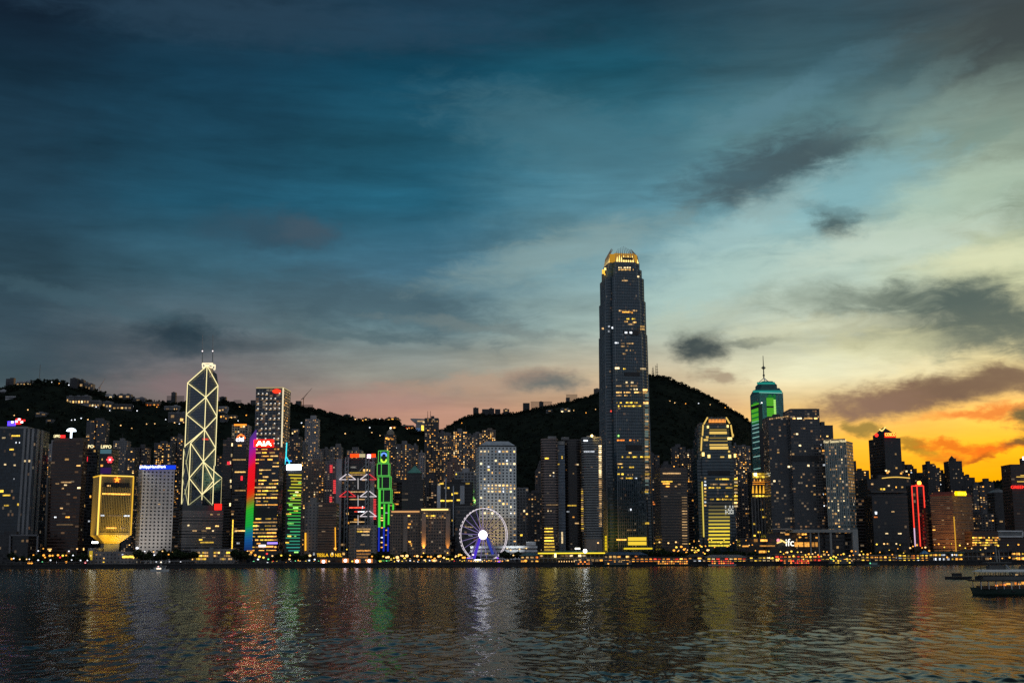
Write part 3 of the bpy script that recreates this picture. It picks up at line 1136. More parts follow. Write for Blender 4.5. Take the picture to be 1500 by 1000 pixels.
# ---- gold floodlit tower on a narrow stem
Yg0 = 1420
CURX = 167
poly, _ = footprint(137, 195.5, 697, Yg0, -10, 36)
zT, zB, zS = zat(697, Yg0), zat(783, Yg0), zat(796, Yg0)
c = Vector((sum(p[0] for p in poly) / 4, sum(p[1] for p in poly) / 4))
rt = thing('office_tower', (c.x, c.y, GROUND), 'square gold floodlit tower tapering to a narrow stem, with an orange star at its top', 'office tower')
b = MB()
b.prism(poly, zB, zT, 0)
b.build('wall', [plain('gold_stone', (.30, .23, .09), .6)], rt)
stem = [tuple(c + (Vector(p) - c) * .42) for p in poly]
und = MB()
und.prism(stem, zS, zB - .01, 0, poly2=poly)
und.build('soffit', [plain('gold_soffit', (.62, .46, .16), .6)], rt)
MB().prism([tuple(c + (Vector(p) - c) * .46) for p in poly], GROUND, zS).build('stem', [plain('grey_stem', (.24, .23, .22))], rt)
fr, lf = (Vector(poly[1]), Vector(poly[2])), (Vector(poly[0]), Vector(poly[1]))
d = (fr[1] - fr[0])
nrm = Vector((d.y, -d.x)).normalized()
ang = math.atan2(d.y, d.x)
b, bg = MB(), MB()
ns = 17
H_ = zT - zB
for k in range(ns + 1):
    p = fr[0] + d * (.07 + .86 * k / ns) + nrm * .7
    b.bar((p.x, p.y, zB + 4), (p.x, p.y, zT - 12), .5)
b.build('fin', [plain('gold_fin', (.36, .28, .11), .6)], rt)
p, q = fr[0] + d * .06 + nrm * .25, fr[0] + d * .94 + nrm * .25
bg.hexa([(p.x, p.y, zB + 3), (q.x, q.y, zB + 3), (q.x - nrm.x * .2, q.y - nrm.y * .2, zB + 3), (p.x - nrm.x * .2, p.y - nrm.y * .2, zB + 3),
         (p.x, p.y, zT - 11), (q.x, q.y, zT - 11), (q.x - nrm.x * .2, q.y - nrm.y * .2, zT - 11), (p.x - nrm.x * .2, p.y - nrm.y * .2, zT - 11)])
bg.build('glazing', [plain('gold_glass', (.02, .018, .010), .3)], rt)
b = MB()
for k in range(12):
    p = fr[0] + d * (.14 + .72 * k / 11) + nrm * .4
    b.bar((p.x, p.y, zT - 13), (p.x, p.y, zT - 7), 1.0)
b.build('vent', [DARKM], rt)
GLD = emit('gold_light', (1, .62, .10), 1.5)
GLD2 = emit('gold_light_low', (1, .56, .05), .9)
P3 = lambda v, z: (v.x, v.y, z)
strip(rt, 'light_strip', GLD, P3(fr[0] + nrm * .8, zB), P3(fr[0] + nrm * .8, zT + .5), .75)
strip(rt, 'light_strip', GLD2, P3(fr[1] + nrm * .8, zB), P3(fr[1] + nrm * .8, zT + .5), .6)
strip(rt, 'light_strip', GLD, P3(fr[0] + nrm * .8, zT + .8), P3(fr[1] + nrm * .8, zT + .8), .6)
strip(rt, 'light_strip', GLD2, P3(lf[0], zT + .8), P3(lf[1], zT + .8), .6)
for fz, w, cc, x in [(.70, .84, 'amber', .5), (.33, .12, 'white', .12), (.33, .18, 'white', .85), (.33, .4, 'dim', .5), (.12, .3, 'amber', .4), (.12, .14, 'dim', .75), (.84, .12, 'warm', .25)]:
    q = fr[0] + d * x + nrm * 1.1
    panel(rt, 'window', LIT[cc], (q.x, q.y, zB + H_ * fz), d.length * w, 1.7, ang, .3)
st = MB()
sp_ = fr[0] + d * .5 + nrm * 1.6
for k in range(5):
    a = math.pi / 2 + k * 2 * math.pi / 5
    st.bar(P3(sp_, zT - 3.6), (sp_.x + 3.6 * math.cos(a) * math.cos(ang), sp_.y + 3.6 * math.cos(a) * math.sin(ang), zT - 3.6 + 3.6 * math.sin(a)), 1.1, 0, .2)
st.build('star', [emit('star_orange', (1, .22, .02), 3)], rt)
for k in (0, 1):
    for s in (-.25, .25):
        q = c + nrm * (31 if k == 0 else 38) + d * s
        spot(rt, (q.x, q.y, GROUND + 9), (c.x + d.x * s * .7 + nrm.x * 14, c.y + nrm.y * 14, zB + 2 + k * 38), 32000 if k == 0 else 60000, (1, .64, .05), 95 if k == 0 else 50, 1)
q = Vector(poly[0]) - Vector((45, 20))
spot(rt, (q.x, q.y, GROUND + 4), (poly[0][0], poly[0][1], (zB + zT) / 2 - 10), 220000, (1, .62, .05), 60, .9)
panel(rt, 'lamp', emit('flood_white', (1, .95, .8), 6), V3(139, 794, 1400), 7, 2.0)
A = tower('small yellow floodlit annex beside the stem of the gold tower', 129, 138, 804, 1405, 'stone', lit=0, plant=0, cat='building', name='annex')
panel(A['root'], 'light_strip', emit('annex_flood_glow', (.9, .62, .05), .55), V3(133, 813, 1404.7), 3.6, 10)  # floodlit yellow wall put in as a glowing panel
A = tower('low pale podium building under the gold tower', 139, 204, 809, 1385, 'stone', depth=20, lit=.12, cols=OFFI, plant=0, cat='building', name='podium_building')
panel(A['root'], 'window', LIT['yellow'], V3(191, 815, 1384.7), 18, 2.2)

# ---- white grid slab with blue roof sign
A = tower('white slab tower with a grid of small dark windows and a blue roof sign', 203, 256, 688, 1450, 'white_grid', side=-6, depth=24, lit=.004, cols=MIXD, plant=0, cat='office tower', name='office_tower')
rt = A['root']
bx0, bx1 = V3(204, 684, 1448), V3(257, 684, 1448)
panel(rt, 'sign_board', emit('sign_blue', (.01, .06, .85), 1.0), (bx0 + bx1) / 2 + Vector((0, 1.5, 0)), bx1.x - bx0.x, 4.8)
text_sign(rt, 'philippHandPark', emit('sign_icewhite', (.85, .95, 1), 3.5), 205, 243, 683.8, 1447, 4.6)
for s in (-18, 18):
    spot(rt, (A['c'].x + s, 1412, 8), (A['c'].x + s * .4, 1450, 50), 34000, (1, .93, .85), 90, 1)

# ---- tower with illuminated zigzag truss
rt0 = V3(299, 736, 1860)
rt = thing('skyscraper', (rt0.x, 1862, GROUND), 'angular dark blue glass skyscraper outlined in bright zigzag lines with twin masts', 'skyscraper')
YO, YL, YR = 1850, 1872, 1868
TOPP = 536


def node(col, py):
    """structural node: plan column and picture row"""
    pxt, ref, Y = {'O': (304, 536, YO), 'L': (275.5, 561, YL), 'R': (320, 565, YR), 'N': (280, 649, YL - 12), 'M': (270, 657, YL + 12), 'S': (325.5, 700, YR + 6), 'Q': (314, 690, YO + 10)}[col]
    X = tpx(pxt, ref) * Y
    _, dy, dz = ray(pxt, py)
    return Vector((X, Y, CAM_H + dz * Y / dy))


O, L, Rr = node('O', 536), node('L', 561), node('R', 565)
gl = MATS['facade_glass_blue']
main = [(L.x, L.y), (O.x, O.y), (Rr.x, Rr.y), (O.x + 4, O.y + 44)]
MB().prism(main, GROUND, [L.z, O.z, Rr.z, O.z - 6], 0, 2.2, 4.1).build('shaft', [gl], rt)
N, M, S, Q = node('N', 649), node('M', 657), node('S', 700), node('O', 676)
MB().prism([(M.x, M.y), (N.x, N.y), (O.x - 1, O.y + 1), (L.x + 3, L.y + 20)], GROUND, [M.z, N.z, node('O', 629).z, M.z], 0, 2.2, 4.1).build('shaft', [gl], rt)
MB().prism([(O.x + .5, O.y - .5), (S.x, S.y - 4), (S.x + 3, S.y + 25), (O.x + 8, O.y + 30)], GROUND, [Q.z, S.z, S.z, Q.z], 0, 2.2, 4.1).build('shaft', [gl], rt)
BR = emit('truss_light', (1.0, .86, .42), 1.2)
BRS = emit('truss_light_soft', (.8, .78, .40), .55)
off = Vector((0, -3.0, 0))


def tl(c1, y1, c2, y2, m=BR, r=.85):
    MB().bar(node(c1, y1) + off, node(c2, y2) + off, r).build('light_strip', [m], rt)


for seg in [('L', 561, 'O', 536), ('O', 536, 'R', 565), ('O', 536, 'O', 732), ('L', 561, 'L', 655), ('R', 565, 'R', 682), ('Q', 682, 'Q', 738),
            ('L', 561, 'O', 582), ('O', 582, 'L', 607), ('L', 607, 'O', 629), ('O', 629, 'L', 653), ('R', 565, 'O', 582), ('O', 582, 'R', 610), ('R', 610, 'O', 629),
            ('O', 629, 'R', 656), ('R', 656, 'O', 676), ('O', 629, 'N', 649), ('N', 649, 'O', 676), ('O', 676, 'N', 700), ('N', 700, 'O', 724), ('O', 676, 'S', 700), ('S', 700, 'O', 724),
            ('N', 649, 'N', 740), ('M', 657, 'M', 740), ('S', 700, 'S', 738), ('O', 676, 'Q', 704), ('O', 724, 'Q', 704)]:
    tl(*seg, r=.56 if seg[0] != seg[2] else .5)
for seg in [('M', 657, 'N', 700), ('N', 649, 'M', 700), ('M', 700, 'N', 740), ('N', 700, 'M', 740), ('O', 724, 'N', 740), ('O', 724, 'Q', 740)]:
    tl(*seg, BRS, .45)
cr = MB()
cw = [V3(297, 539, YO), V3(311, 539, YO)]
ct = [V3(296.5, 532, YO), V3(311.5, 532, YO)]
for dy in (0, 16):
    d_ = Vector((0, dy, 0))
    for p_, q_ in [(cw[0], ct[0]), (cw[1], ct[1]), (ct[0], ct[1]), (cw[0], ct[1]), (cw[1], ct[0])]:
        cr.bar(p_ + d_, q_ + d_, .8)
cr.build('crown_frame', [emit('crown_light', (1, .85, .55), 1.2)], rt)
MB().box(cw[0].x + 2, cw[1].x - 2, YO + 3, YO + 14, cw[0].z - 14, cw[0].z + 3).build('plant_room', [plain('pale_crown', (.5, .42, .35))], rt)
for px in (296.5, 311.5):
    p_, q_ = V3(px, 532, YO + 4), V3(px + .3, 490, YO + 4)
    MB().bar(p_, q_, .75, 0, .3).build('mast', [STEEL], rt)
    MB().ball(V3(px, 514, YO + 3), 1.0, n=6, k=4).build('lamp', [emit('mast_lamp', (1, .8, .8), 2)], rt)
panel(rt, 'window', LIT['red'], V3(301, 643, YO - 3), 9, 2.5)
spot(rt, node('R', 740) + Vector((25, -60, 10)), node('R', 690) + Vector((-8, 0, 0)), 500000, (1, .8, .25), 50, 1)

# ---- banded block in front of it, red emblem
A = tower('broad grey office block with horizontal bands and a red emblem on its roof edge', 263, 327, 740, 1480, 'band', side=-5, depth=34, lit=0, plant=0, cat='office building', name='office_building', parapet=0)
rt = A['root']
slabs(rt, A['poly'], zat(800, 1480), zat(748, 1480), 13, SLAB_G, .7, 1.3)
q = [tuple(A['c'] + (Vector(p) - A['c']) * 1.02) for p in A['poly']]
MB().prism(q, zat(748, 1480), A['z1'] + .6).build('roof', [plain('dark_fascia', (.05, .06, .065), .3)], rt)
g = V3(319.5, 742, 1478)
MB().box(g.x - 4.2, g.x + 4.2, g.y - 1, g.y, g.z - 3.6, g.z + 3.6).build('emblem', [emit('emblem_red', (1, .015, .01), 2.0)], rt)
for px, py, w, c in [(310, 753, 3, 'dim'), (320, 753, 3, 'dim'), (303, 794, 16, 'yellow'), (294, 790, 4, 'yellow'), (299, 777, 6, 'dim'), (312, 777, 2, 'pale'), (305, 773, 5, 'warm'), (318, 770, 4, 'warm'), (276, 769, 2, 'pale'), (285, 777, 5, 'dim')]:
    panel(rt, 'window', LIT[c], V3(px, py, 1479.2), w, 1.6)
# ---- low lit block on the waterfront below it
A = tower('low two winged waterfront hall with lit windows and a pale central pier', 280, 344, 805, 1388, 'stone', depth=20, lit=0, plant=0, cat='building', name='waterfront_hall')
rt = A['root']
for k in range(3):
    for (a, b_) in [(281, 307), (313, 343)]:
        for i in range(int((b_ - a) / 3)):
            if R.random() < .72:
                panel(rt, 'window', LIT[pick([('dim', 3), ('yellow', 2), ('warm', 2)])], V3(a + 1.5 + i * 3, 809 + k * 4.6, 1387.6), 1.8, 1.9)
g0 = V3(310, 804, 1386)
MB().box(g0.x - 2, g0.x + 2, 1385, 1387.9, GROUND, g0.z + 2).build('pier', [CONC], rt)

# ---- towers between: zigzag lit pair with a red arc sign
A = tower('dim grey slab tower left of the white arc sign', 327, 341, 645, 1700, 'band_dark', lit=.03, cols=MIXD, cat='office tower', name='office_tower')
for k in range(14):
    panel(A['root'], 'window', LIT['pale'], V3(340 + 3 * math.sin(k * 1.7), 650 + k * 9 + R.uniform(-2, 2), 1699), 1.8, 4, 0, .6)
A = tower('dark office tower carrying a white lettered sign with a red arc', 342, 361, 646, 1690, 'band_dark', lit=.05, cols=MIXD, span=(1, 2), plant=0, cat='office tower', name='office_tower')
rt = A['root']
text_sign(rt, 'citi', emit('sign_purewhite', (1, .93, 1), 5), 346, 357, 643, 1688, 6)
b = MB()
for k in range(7):
    a0, a1 = math.pi * k / 7, math.pi * (k + 1) / 7
    g = V3(353, 642, 1687)
    b.bar(g + Vector((5.2 * math.cos(a0), 0, 5 * math.sin(a0))), g + Vector((5.2 * math.cos(a1), 0, 5 * math.sin(a1))), .8)
b.build('sign', [emit('arc_red', (1, .12, .02), 3)], rt)
for py in (673, 691, 718, 777):
    panel(rt, 'window', LIT['warm'], V3(352, py, 1689.6), 15, 1.6)
panel(rt, 'lamp', emit('red_lamp', (1, .03, .05), 1.6), V3(354, 700, 1688), 2.5, 6)
panel(rt, 'lamp', emit('red_lamp', (1, .03, .05), 1.6), V3(335, 678, 1688), 4, 4)
panel(rt, 'light_strip', LIT['yellow'], V3(340.5, 783, 1640), 1.4, 40)
A = tower('pale hotel block with orange lit roofline above the arc sign', 340, 363, 623, 1980, 'grid', lit=.14, cols=[('amber', 2), ('pale', 2)], plant=0, cat='building', name='hotel_tower')
panel(A['root'], 'light_strip', emit('roof_orange', (1, .3, .03), 1.6), V3(352, 622, 1979), 20, 2.6)

# ---- tower with rainbow screen fin
A = tower('office tower with bands of lit yellow floors and a glowing red roof sign', 366, 418, 655, 1440, 'glass', side=9, depth=26, lit=0, plant=0, cat='office tower', name='office_tower')
rt = A['root']
fA = A['faces'][0]
fA.wx, fA.wy = .94, .36
nf = fA.nf
for j in range(2, nf):
    fr_ = j / nf
    if .40 < fr_ < .47:
        continue
    dens = .92 if (fr_ < .4 or .48 < fr_ < .68 or fr_ > .86) else .6
    i = 0
    while i < fA.nb:
        sp = min(R.randint(1, 5), fA.nb - i)
        if R.random() < dens * R.choice([.7, 1, 1.2]):
            fA.cell(i, j, sp, pick([('amber', 5), ('yellow', 4), ('warm', 4), ('dim', 1)]))
        i += sp
fA.emit(98)
panel(rt, 'dark_band', DARKM, fA.point(.5, GROUND + (A['z1'] - GROUND) * .435, .3), fA.L, 10, fA.ang, .3)
sg = V3(386.5, 649, 1436)
panel(rt, 'sign', emit('roof_red', (1, .004, .002), 10, True), sg, 23, 8.2)
text_sign(rt, 'AIA', emit('roof_hot', (1, .8, .45), 26, True), 375.5, 397.5, 649, 1435, 6.4)
sp0, sp1 = V3(373.5, 648, 1438), V3(362, 806, 1438)
# rainbow blade: a LED screen with its own thickness, leaning into the tower
mR, t = new_mat('rainbow_screen')
v = t.sep(t.n('ShaderNodeUVMap').outputs[0])[1]
cr_ = t.n('ShaderNodeValToRGB')
t.put(cr_, 0, v)
el = cr_.color_ramp.elements
stops = [(0, (.01, .03, .14)), (.09, (.01, .10, .33)), (.15, (.01, .20, .28)), (.21, (.01, .42, .06)), (.35, (.03, .50, .03)), (.42, (.32, .20, .02)), (.47, (.80, .06, .01)), (.53, (1, .01, .01)), (.71, (1, .01, .03)), (.80, (.60, .01, .22)), (.90, (.28, .02, .42)), (1, (.07, .04, .24))]
el[0].position, el[0].color = 0, (*stops[0][1], 1)
el[1].position, el[1].color = 1, (*stops[-1][1], 1)
for p_, c_ in stops[1:-1]:
    e = el.new(p_)
    e.color = (*c_, 1)
fl = t.m('GREATER_THAN', t.m('FRACT', t.m('MULTIPLY', v, 46)), .12)
em = t.n('ShaderNodeEmission')
t.put(em, 0, cr_.outputs[0])
t.put(em, 1, t.m('ADD', .5, t.m('MULTIPLY', fl, .35)))
out(t, em.outputs[0])
mR.cycles.emission_sampling = 'FRONT'
a0, a1, b0, b1 = V3(366, 641, 1437), V3(374.5, 629, 1437), V3(357.5, 806, 1437), V3(368, 806, 1437)
m = MB()
n_ = 12
for k in range(n_):
    f0, f1 = k / n_, (k + 1) / n_
    Lk = lambda p, q, f: p.lerp(q, f)
    p0, p1, p2, p3 = Lk(b0, a0, f0), Lk(b1, a1, f0), Lk(b1, a1, f1), Lk(b0, a0, f1)
    m.face([p0, p1, p2, p3], 0, [(0, f0), (1, f0), (1, f1), (0, f1)])
    bk = Vector((0, 6, 0))
    m.face([p1, p1 + bk, p2 + bk, p2], 0, [(1, f0), (1, f0), (1, f1), (1, f1)])
    m.face([p0 + bk, p0, p3, p3 + bk], 0, [(0, f0), (0, f0), (0, f1), (0, f1)])
m.face([a0, a1, a1 + bk, a0 + bk])
m.build('screen', [mR], rt)
for (px, py, w, h_, c_) in [(384, 799, 8, 2.6, (1, .9, .85)), (399, 795, 12, 2, (.3, .2, .9)), (394, 800, 10, 1.6, (1, .4, .1))]:
    panel(rt, 'sign', emit('podium_sign_%d' % px, c_, 2), V3(px, py, 1434), w, h_)
MB().prism([(V3(372, 803, 1415).x, 1418), (V3(412, 803, 1415).x, 1418), (V3(410, 803, 1440).x, 1440), (V3(372, 803, 1440).x, 1440)], GROUND, zat(806, 1420)).build('podium', [CONC_D], rt)

# ---- tall grid slab with dotted lights and red oval sign
A = tower('tall grey slab skyscraper dotted with rows of white lights and a red oval sign', 375, 426, 569, 1760, 'ck', side=11, depth=46, lit=0, plant=0, cat='skyscraper', name='skyscraper')
rt = A['root']
f0 = A['faces'][0]
WDOT = emit('dot_white', (1, .95, .85), 1.05)
for j in range(13):
    py = 576 + j * 7.3
    for i in range(6):
        if R.random() < .7:
            fx = .1 + i * .155
            pp = f0.point(fx, zat(py, 1760), .5)
            panel(rt, 'lamp', WDOT, pp, 1.7, 1.3, f0.ang)
            panel(rt, 'window', LIT['dim'], pp + Vector((-.8, 0, -1.8)), 3.4, .8, f0.ang)
cn = Vector(A['poly'][1])
strip(rt, 'light_strip', emit('edge_warm', (1, .85, .55), .9), (cn.x, cn.y - .6, GROUND + 80), (cn.x, cn.y - .6, A['z1'] + 1), .9)
for a_, b_ in ((0, 1), (1, 2)):
    p_, q_ = A['poly'][a_], A['poly'][b_]
    strip(rt, 'light_strip', emit('edge_dim', (.9, .72, .35), .5), (*p_, A['z1'] + 1.4), (*q_, A['z1'] + 1.4), .6)
g = f0.point(.77, zat(573, 1760), 1.0)
b = MB()
b.cyl((0, 0), 1, 0, 1, 16)
b.v = [(g.x + x * 6 * math.cos(f0.ang), g.y - z, g.z + y * 3) for x, y, z in b.v]
b.build('sign', [emit('oval_red', (1, .03, .01), 2.2)], rt)
f1 = A['faces'][1]
f1.wx, f1.wy = .6, .4
f1.scatter(.55, [('dim', 6), ('amber', 1)])
f1.emit(90)

# ---- small tower with cyan neon crown
A = tower('dark blue tower whose crown is traced by cyan neon lines', 409, 428, 681, 1600, 'glass_blue', lit=.02, cols=MIXD, plant=0, cat='office tower', name='office_tower')
rt = A['root']
CY = emit('neon_cyan', (.05, .75, .85), 1.3)
for p_, q_ in [((413, 656), (413, 672)), ((413, 672), (411, 681)), ((420, 648), (419, 668)), ((419, 668), (417, 680)), ((419, 668), (424, 677)), ((424, 677), (423, 681))]:
    strip(rt, 'light_strip', CY, V3(*p_, 1598), V3(*q_, 1598), .65)
MB().prism([(V3(412, 675, 1604).x, 1604), (V3(425, 675, 1604).x, 1604), (V3(425, 675, 1604).x, 1616), (V3(412, 675, 1604).x, 1616)], A['z1'] + 1.5, zat(668, 1604), poly2=[(V3(416, 675, 1609).x, 1609), (V3(421, 675, 1609).x, 1609), (V3(421, 675, 1609).x, 1611), (V3(416, 675, 1609).x, 1611)]).build('roof', [gl], rt)
strip(rt, 'light_strip', emit('neon_blue', (.04, .25, 1), 1.5), V3(410, 673, 1599), V3(427, 675, 1599), .8)

# ---- striped green tower
A = tower('slim tower striped with glowing yellow to green to teal floors under a white sign', 415, 443, 690, 1430, 'glass_dark', side=-5, depth=22, lit=0, plant=0, cat='office tower', name='office_tower')
rt = A['root']
ff = A['faces'][0]
nfl = 25
for k in range(nfl):
    fz = k / (nfl - 1)
    if fz < .5:
        c_ = (.04 + .03 * fz, .34 + .30 * fz, .30 - .50 * fz)
    else:
        c_ = (.05 + .75 * (fz - .5) * 2, .50 + .10 * (fz - .5) * 2, .04)
    z = zat(806, 1430) + (zat(695, 1430) - zat(806, 1430)) * fz
    w = R.uniform(.62, .9)
    panel(rt, 'light_band', emit('stripe_%02d' % k, c_, R.uniform(.55, 1.15)), ff.point(.5 + (.9 - w) / 2, z, .5), ff.L * w, 1.25, ff.ang)
    for s in range(R.randint(0, 2)):
        panel(rt, 'window', LIT[pick([('yellow', 2), ('green', 3), ('pale', 1)])], ff.point(R.uniform(.15, .85), z - 1.7, .4), R.uniform(2, 6), 1.4, ff.ang)
g0 = V3(430.5, 684, 1426)
panel(rt, 'sign_board', emit('ccb_white', (.9, .97, 1), 7, True), g0, 17, 6)
text_sign(rt, 'CCB', emit('ccb_letters', (.45, .62, .72), .8), 428, 439, 684, 1425.5, 3.4)

# ---- two part stone hotel block with balconies
A = tower('plain pale stone block left of the striped balcony wing', 447, 468, 737, 1450, 'stone', depth=24, lit=.01, cols=RESI, plant=1, cat='building', name='stone_block')
strip(A['root'], 'light_strip', emit('uplight_orange', (1, .45, .03), 1.2), V3(447.5, 806, 1448), V3(447.5, 780, 1448), .8)  # orange uplight on the wall edge put in as a glowing bar
A = tower('brown block with rows of dark recessed balconies', 467, 493, 738, 1447, 'band_brown', depth=24, lit=.015, cols=RESI, plant=0, cat='building', name='hotel_block')
slabs(A['root'], A['poly'], zat(806, 1447), zat(745, 1447), 16, SLAB_B, .9, 1.1, 'balcony')
strip(A['root'], 'light_strip', emit('uplight_orange', (1, .45, .03), 1.2), V3(491.5, 806, 1445), V3(491, 772, 1445), .5)  # uplit edge, its light drawn as a bar that glows
A = tower('low dark shop block with a row of glowing yellow letters', 455, 505, 808, 1395, 'glass_dark', depth=16, lit=.1, cols=OFFI, plant=0, cat='building', name='shop_block')
for t_, a_, b_ in (('TESLA', 464, 481), ('U', 484, 488.5), ('NEL', 491, 501)):
    text_sign(A['root'], t_, emit('sign_amber', (1, .55, .02), 1.5), a_, b_, 812.5, 1393, 4.8)

# ---- bank headquarters with exposed hangers
Yh = 1620
A = tower('steel framed bank headquarters with red and white lit suspension trusses', 499, 551, 673, Yh, 'glass_dark', depth=50, lit=.04, cols=MIXD, span=(1, 3), plant=0, cat='skyscraper', name='bank_headquarters')
rt = A['root']
g0 = V3(498, 672, Yh - 4)
MB().box(xat(494, 672, Yh), xat(502, 672, Yh), Yh - 7, Yh + 25, GROUND, zat(672, Yh)).build('service_tower', [plain('pale_steel', (.34, .34, .36), .5)], rt)
MB().box(xat(543, 680, Yh), xat(549.5, 680, Yh), Yh - 5, Yh + 25, GROUND, zat(676, Yh)).build('service_tower', [plain('pale_steel', (.34, .34, .36), .5)], rt)
WL, RL = emit('truss_white', (1, .88, .92), .85), emit('truss_red', (1, .06, .07), .9)
for px in (507, 511, 537, 541):
    x = xat(px, 700, Yh)
    b = MB()
    b.bar((x, Yh - 8, GROUND), (x, Yh - 8, zat(670, Yh)), .75)
    if px in (507, 537):
        x2 = xat(px + 4, 700, Yh)
        z = GROUND + 30
        while z < zat(676, Yh):
            b.bar((x, Yh - 8, z), (x2, Yh - 8, z + 5), .5)
            z += 6
    b.build('mast', [STEEL], rt)
for (ya, yb, ca, cb) in [(694, 702, WL, RL), (719, 727, RL, WL), (748, 756, None, WL)]:
    for (pm, cc, alt) in [(509, ca, WL if ca is RL else WL), (539.5, cb, RL if ca is WL and cb is RL else WL)]:
        if cc is None:
            continue
        for sx_ in (-1, 1):
            p0 = V3(pm + sx_ * 1.5, ya, Yh - 10)
            p1 = V3(pm + sx_ * 12, yb, Yh - 10)
            p2 = V3(pm + sx_ * 2, yb, Yh - 10)
            mm_ = cc if sx_ == 1 or pm < 520 else (WL if ya < 710 else cc)
            strip(rt, 'truss', mm_, p0, p1, .5)
            strip(rt, 'truss', mm_, p1, p2, .42)
    strip(rt, 'hanger', emit('hanger_white', (.9, .85, .85), .5), V3(524.5, ya + 6, Yh - 9), V3(524.5, ya + 22, Yh - 9), .5)
for py, cc, w in [(692, 'yellow', 24), (695, 'dim', 24), (731, 'dim', 24), (743, 'red', 24), (720, 'dim', 24), (749, 'red', 10), (749, 'white', 12), (764, 'dim', 22)]:
    panel(rt, 'window', LIT[cc], V3(524 + (6 if cc == 'white' else 0), py, Yh - .4), w * .9, 1.3)
REDS = emit('hsbc_red', (1, .045, .005), 2.2)
ts_ = zat(664.5, Yh), zat(670.5, Yh)
for (p0, p1, mt_) in [(513, 526, REDS), (526.3, 535, emit('cream_board', (.75, .62, .35), .7)), (544, 550, REDS)]:
    a_, b_ = V3(p0, 667, Yh - 6), V3(p1, 667, Yh - 6)
    panel(rt, 'sign_board', mt_, (a_ + b_) / 2, b_.x - a_.x, 4.6)
panel(rt, 'lamp', emit('pink_hot', (1, .55, .75), 7), V3(540.5, 668, Yh - 7), 4.5, 4.5)
text_sign(rt, 'HSBC', emit('faint_white', (.7, .68, .62), .5), 514, 522, 684, Yh - 8, 2.4)
b = MB()
for p_, q_ in [((511, 688), (511, 671)), ((541, 688), (541, 671)), ((526, 690), (536, 680)), ((520, 664), (520, 661)), ((548, 690), (546, 671))]:
    b.bar(V3(*p_, Yh - 4), V3(*q_, Yh - 4), .6)
b.build('crane_frame', [STEEL], rt)
for k in range(14):
    panel(rt, 'lamp', RL, V3(549, 731 + k * 2.2, Yh - 6), 3.2, 1.2)
# red beaded tower to its left
A = tower('grey tower with two columns of red beaded lights', 476, 495, 676, 1740, 'resi', lit=.03, cols=MIXD, cat='tower', name='tower')
for (px, y0, y1) in [(485, 682, 692), (490, 704, 724), (484.5, 728, 735)]:
    y = y0
    while y < y1:
        panel(A['root'], 'lamp', RL, V3(px, y, 1738), 3.6, 2.0)
        y += 2.9

# ---- grey framed block
A = tower('square grey block with a thick frame round a recessed window wall', 511, 552, 769, 1420, 'stone', side=-9, depth=24, lit=0, plant=0, cat='building', name='framed_block', parapet=.6)
rt = A['root']
fr_ = A['faces'][0]
c_ = fr_.point(.40, (zat(776, 1420) + zat(818, 1420)) / 2, .2)
panel(rt, 'glazing', MATS['facade_glass_dark'], c_, fr_.L * .66, zat(776, 1420) - zat(818, 1420), fr_.ang, .3)
for py, x, w, cc in [(778, .22, .24, 'yellow'), (778, .52, .3, 'warm'), (783, .48, .34, 'pale'), (797, .35, .2, 'dim'), (806, .40, .64, 'amber'), (811, .40, .62, 'amber'), (815.5, .34, .5, 'amber'), (774.5, .4, .6, 'dim')]:
    panel(rt, 'window', LIT[cc], fr_.point(x, zat(py, 1420), .6), fr_.L * w, 1.7, fr_.ang)
b = MB()
for k in range(22):
    q = fr_.point(.08 + .64 * k / 21, 0, .8)
    b.bar((q.x, q.y, zat(818, 1420)), (q.x, q.y, zat(776, 1420)), .22)
b.build('mullion', [CONC], rt)

# ---- stepped tower outlined in green neon
Yc = 1600
CURX = 563
rt0 = V3(563, 800, Yc)
rt = thing('office_tower', (rt0.x, Yc + 12, GROUND), 'stepped tower outlined in green neon with blue lit columns at its base', 'office tower')
GN, GN2, BN = emit('neon_green', (.12, .62, .10), .85), emit('neon_green_bright', (.08, .80, .05), .9), emit('neon_blue_deep', (.02, .05, .70), .6)
steps = [(554.5, 569.5, 660, 679, 558), (553, 571.5, 679, 698, 559), (554, 573.5, 698, 717, 560.5), (555.5, 575, 717, 737, 562.5), (556, 577, 737, 806, 563.5)]
b = MB()
for k, (xa, xb, ya, yb, xc) in enumerate(steps):
    ref = ya
    poly = [(xat(xa, ref, Yc), Yc + k * -1.5), (xat(xb, ref, Yc), Yc + k * -1.5), (xat(xb, ref, Yc), Yc + 26), (xat(xa, ref, Yc), Yc + 26)]
    z0_, z1_ = (zat(yb, Yc) if k < 4 else GROUND), zat(ya, Yc)
    b.prism(poly, z0_, z1_ - .01, 0, 3, 4)
    yy = Yc + k * -1.5 - .8
    X = lambda p: xat(p, ref, Yc)
    for p_, q_ in [((X(xa), z1_), (X(xb), z1_)), ((X(xa), z0_ + 1), (X(xa), z1_)), ((X(xb), z0_ + 1), (X(xb), z1_)), ((X(xc), z0_ + 1), (X(xc), z1_)), ((X(xb - 2), z0_ + 1), (X(xb - 2), z1_)), ((X(xa), z0_ + 1.5), (X(xb), z0_ + 1.5))]:
        if k == 4 and p_[1] != q_[1]:
            continue
        strip(rt, 'neon_tube', GN, (p_[0], yy, p_[1]), (q_[0], yy, q_[1]), .42)
b.build('wall', [MATS['facade_glass_dark']], rt)
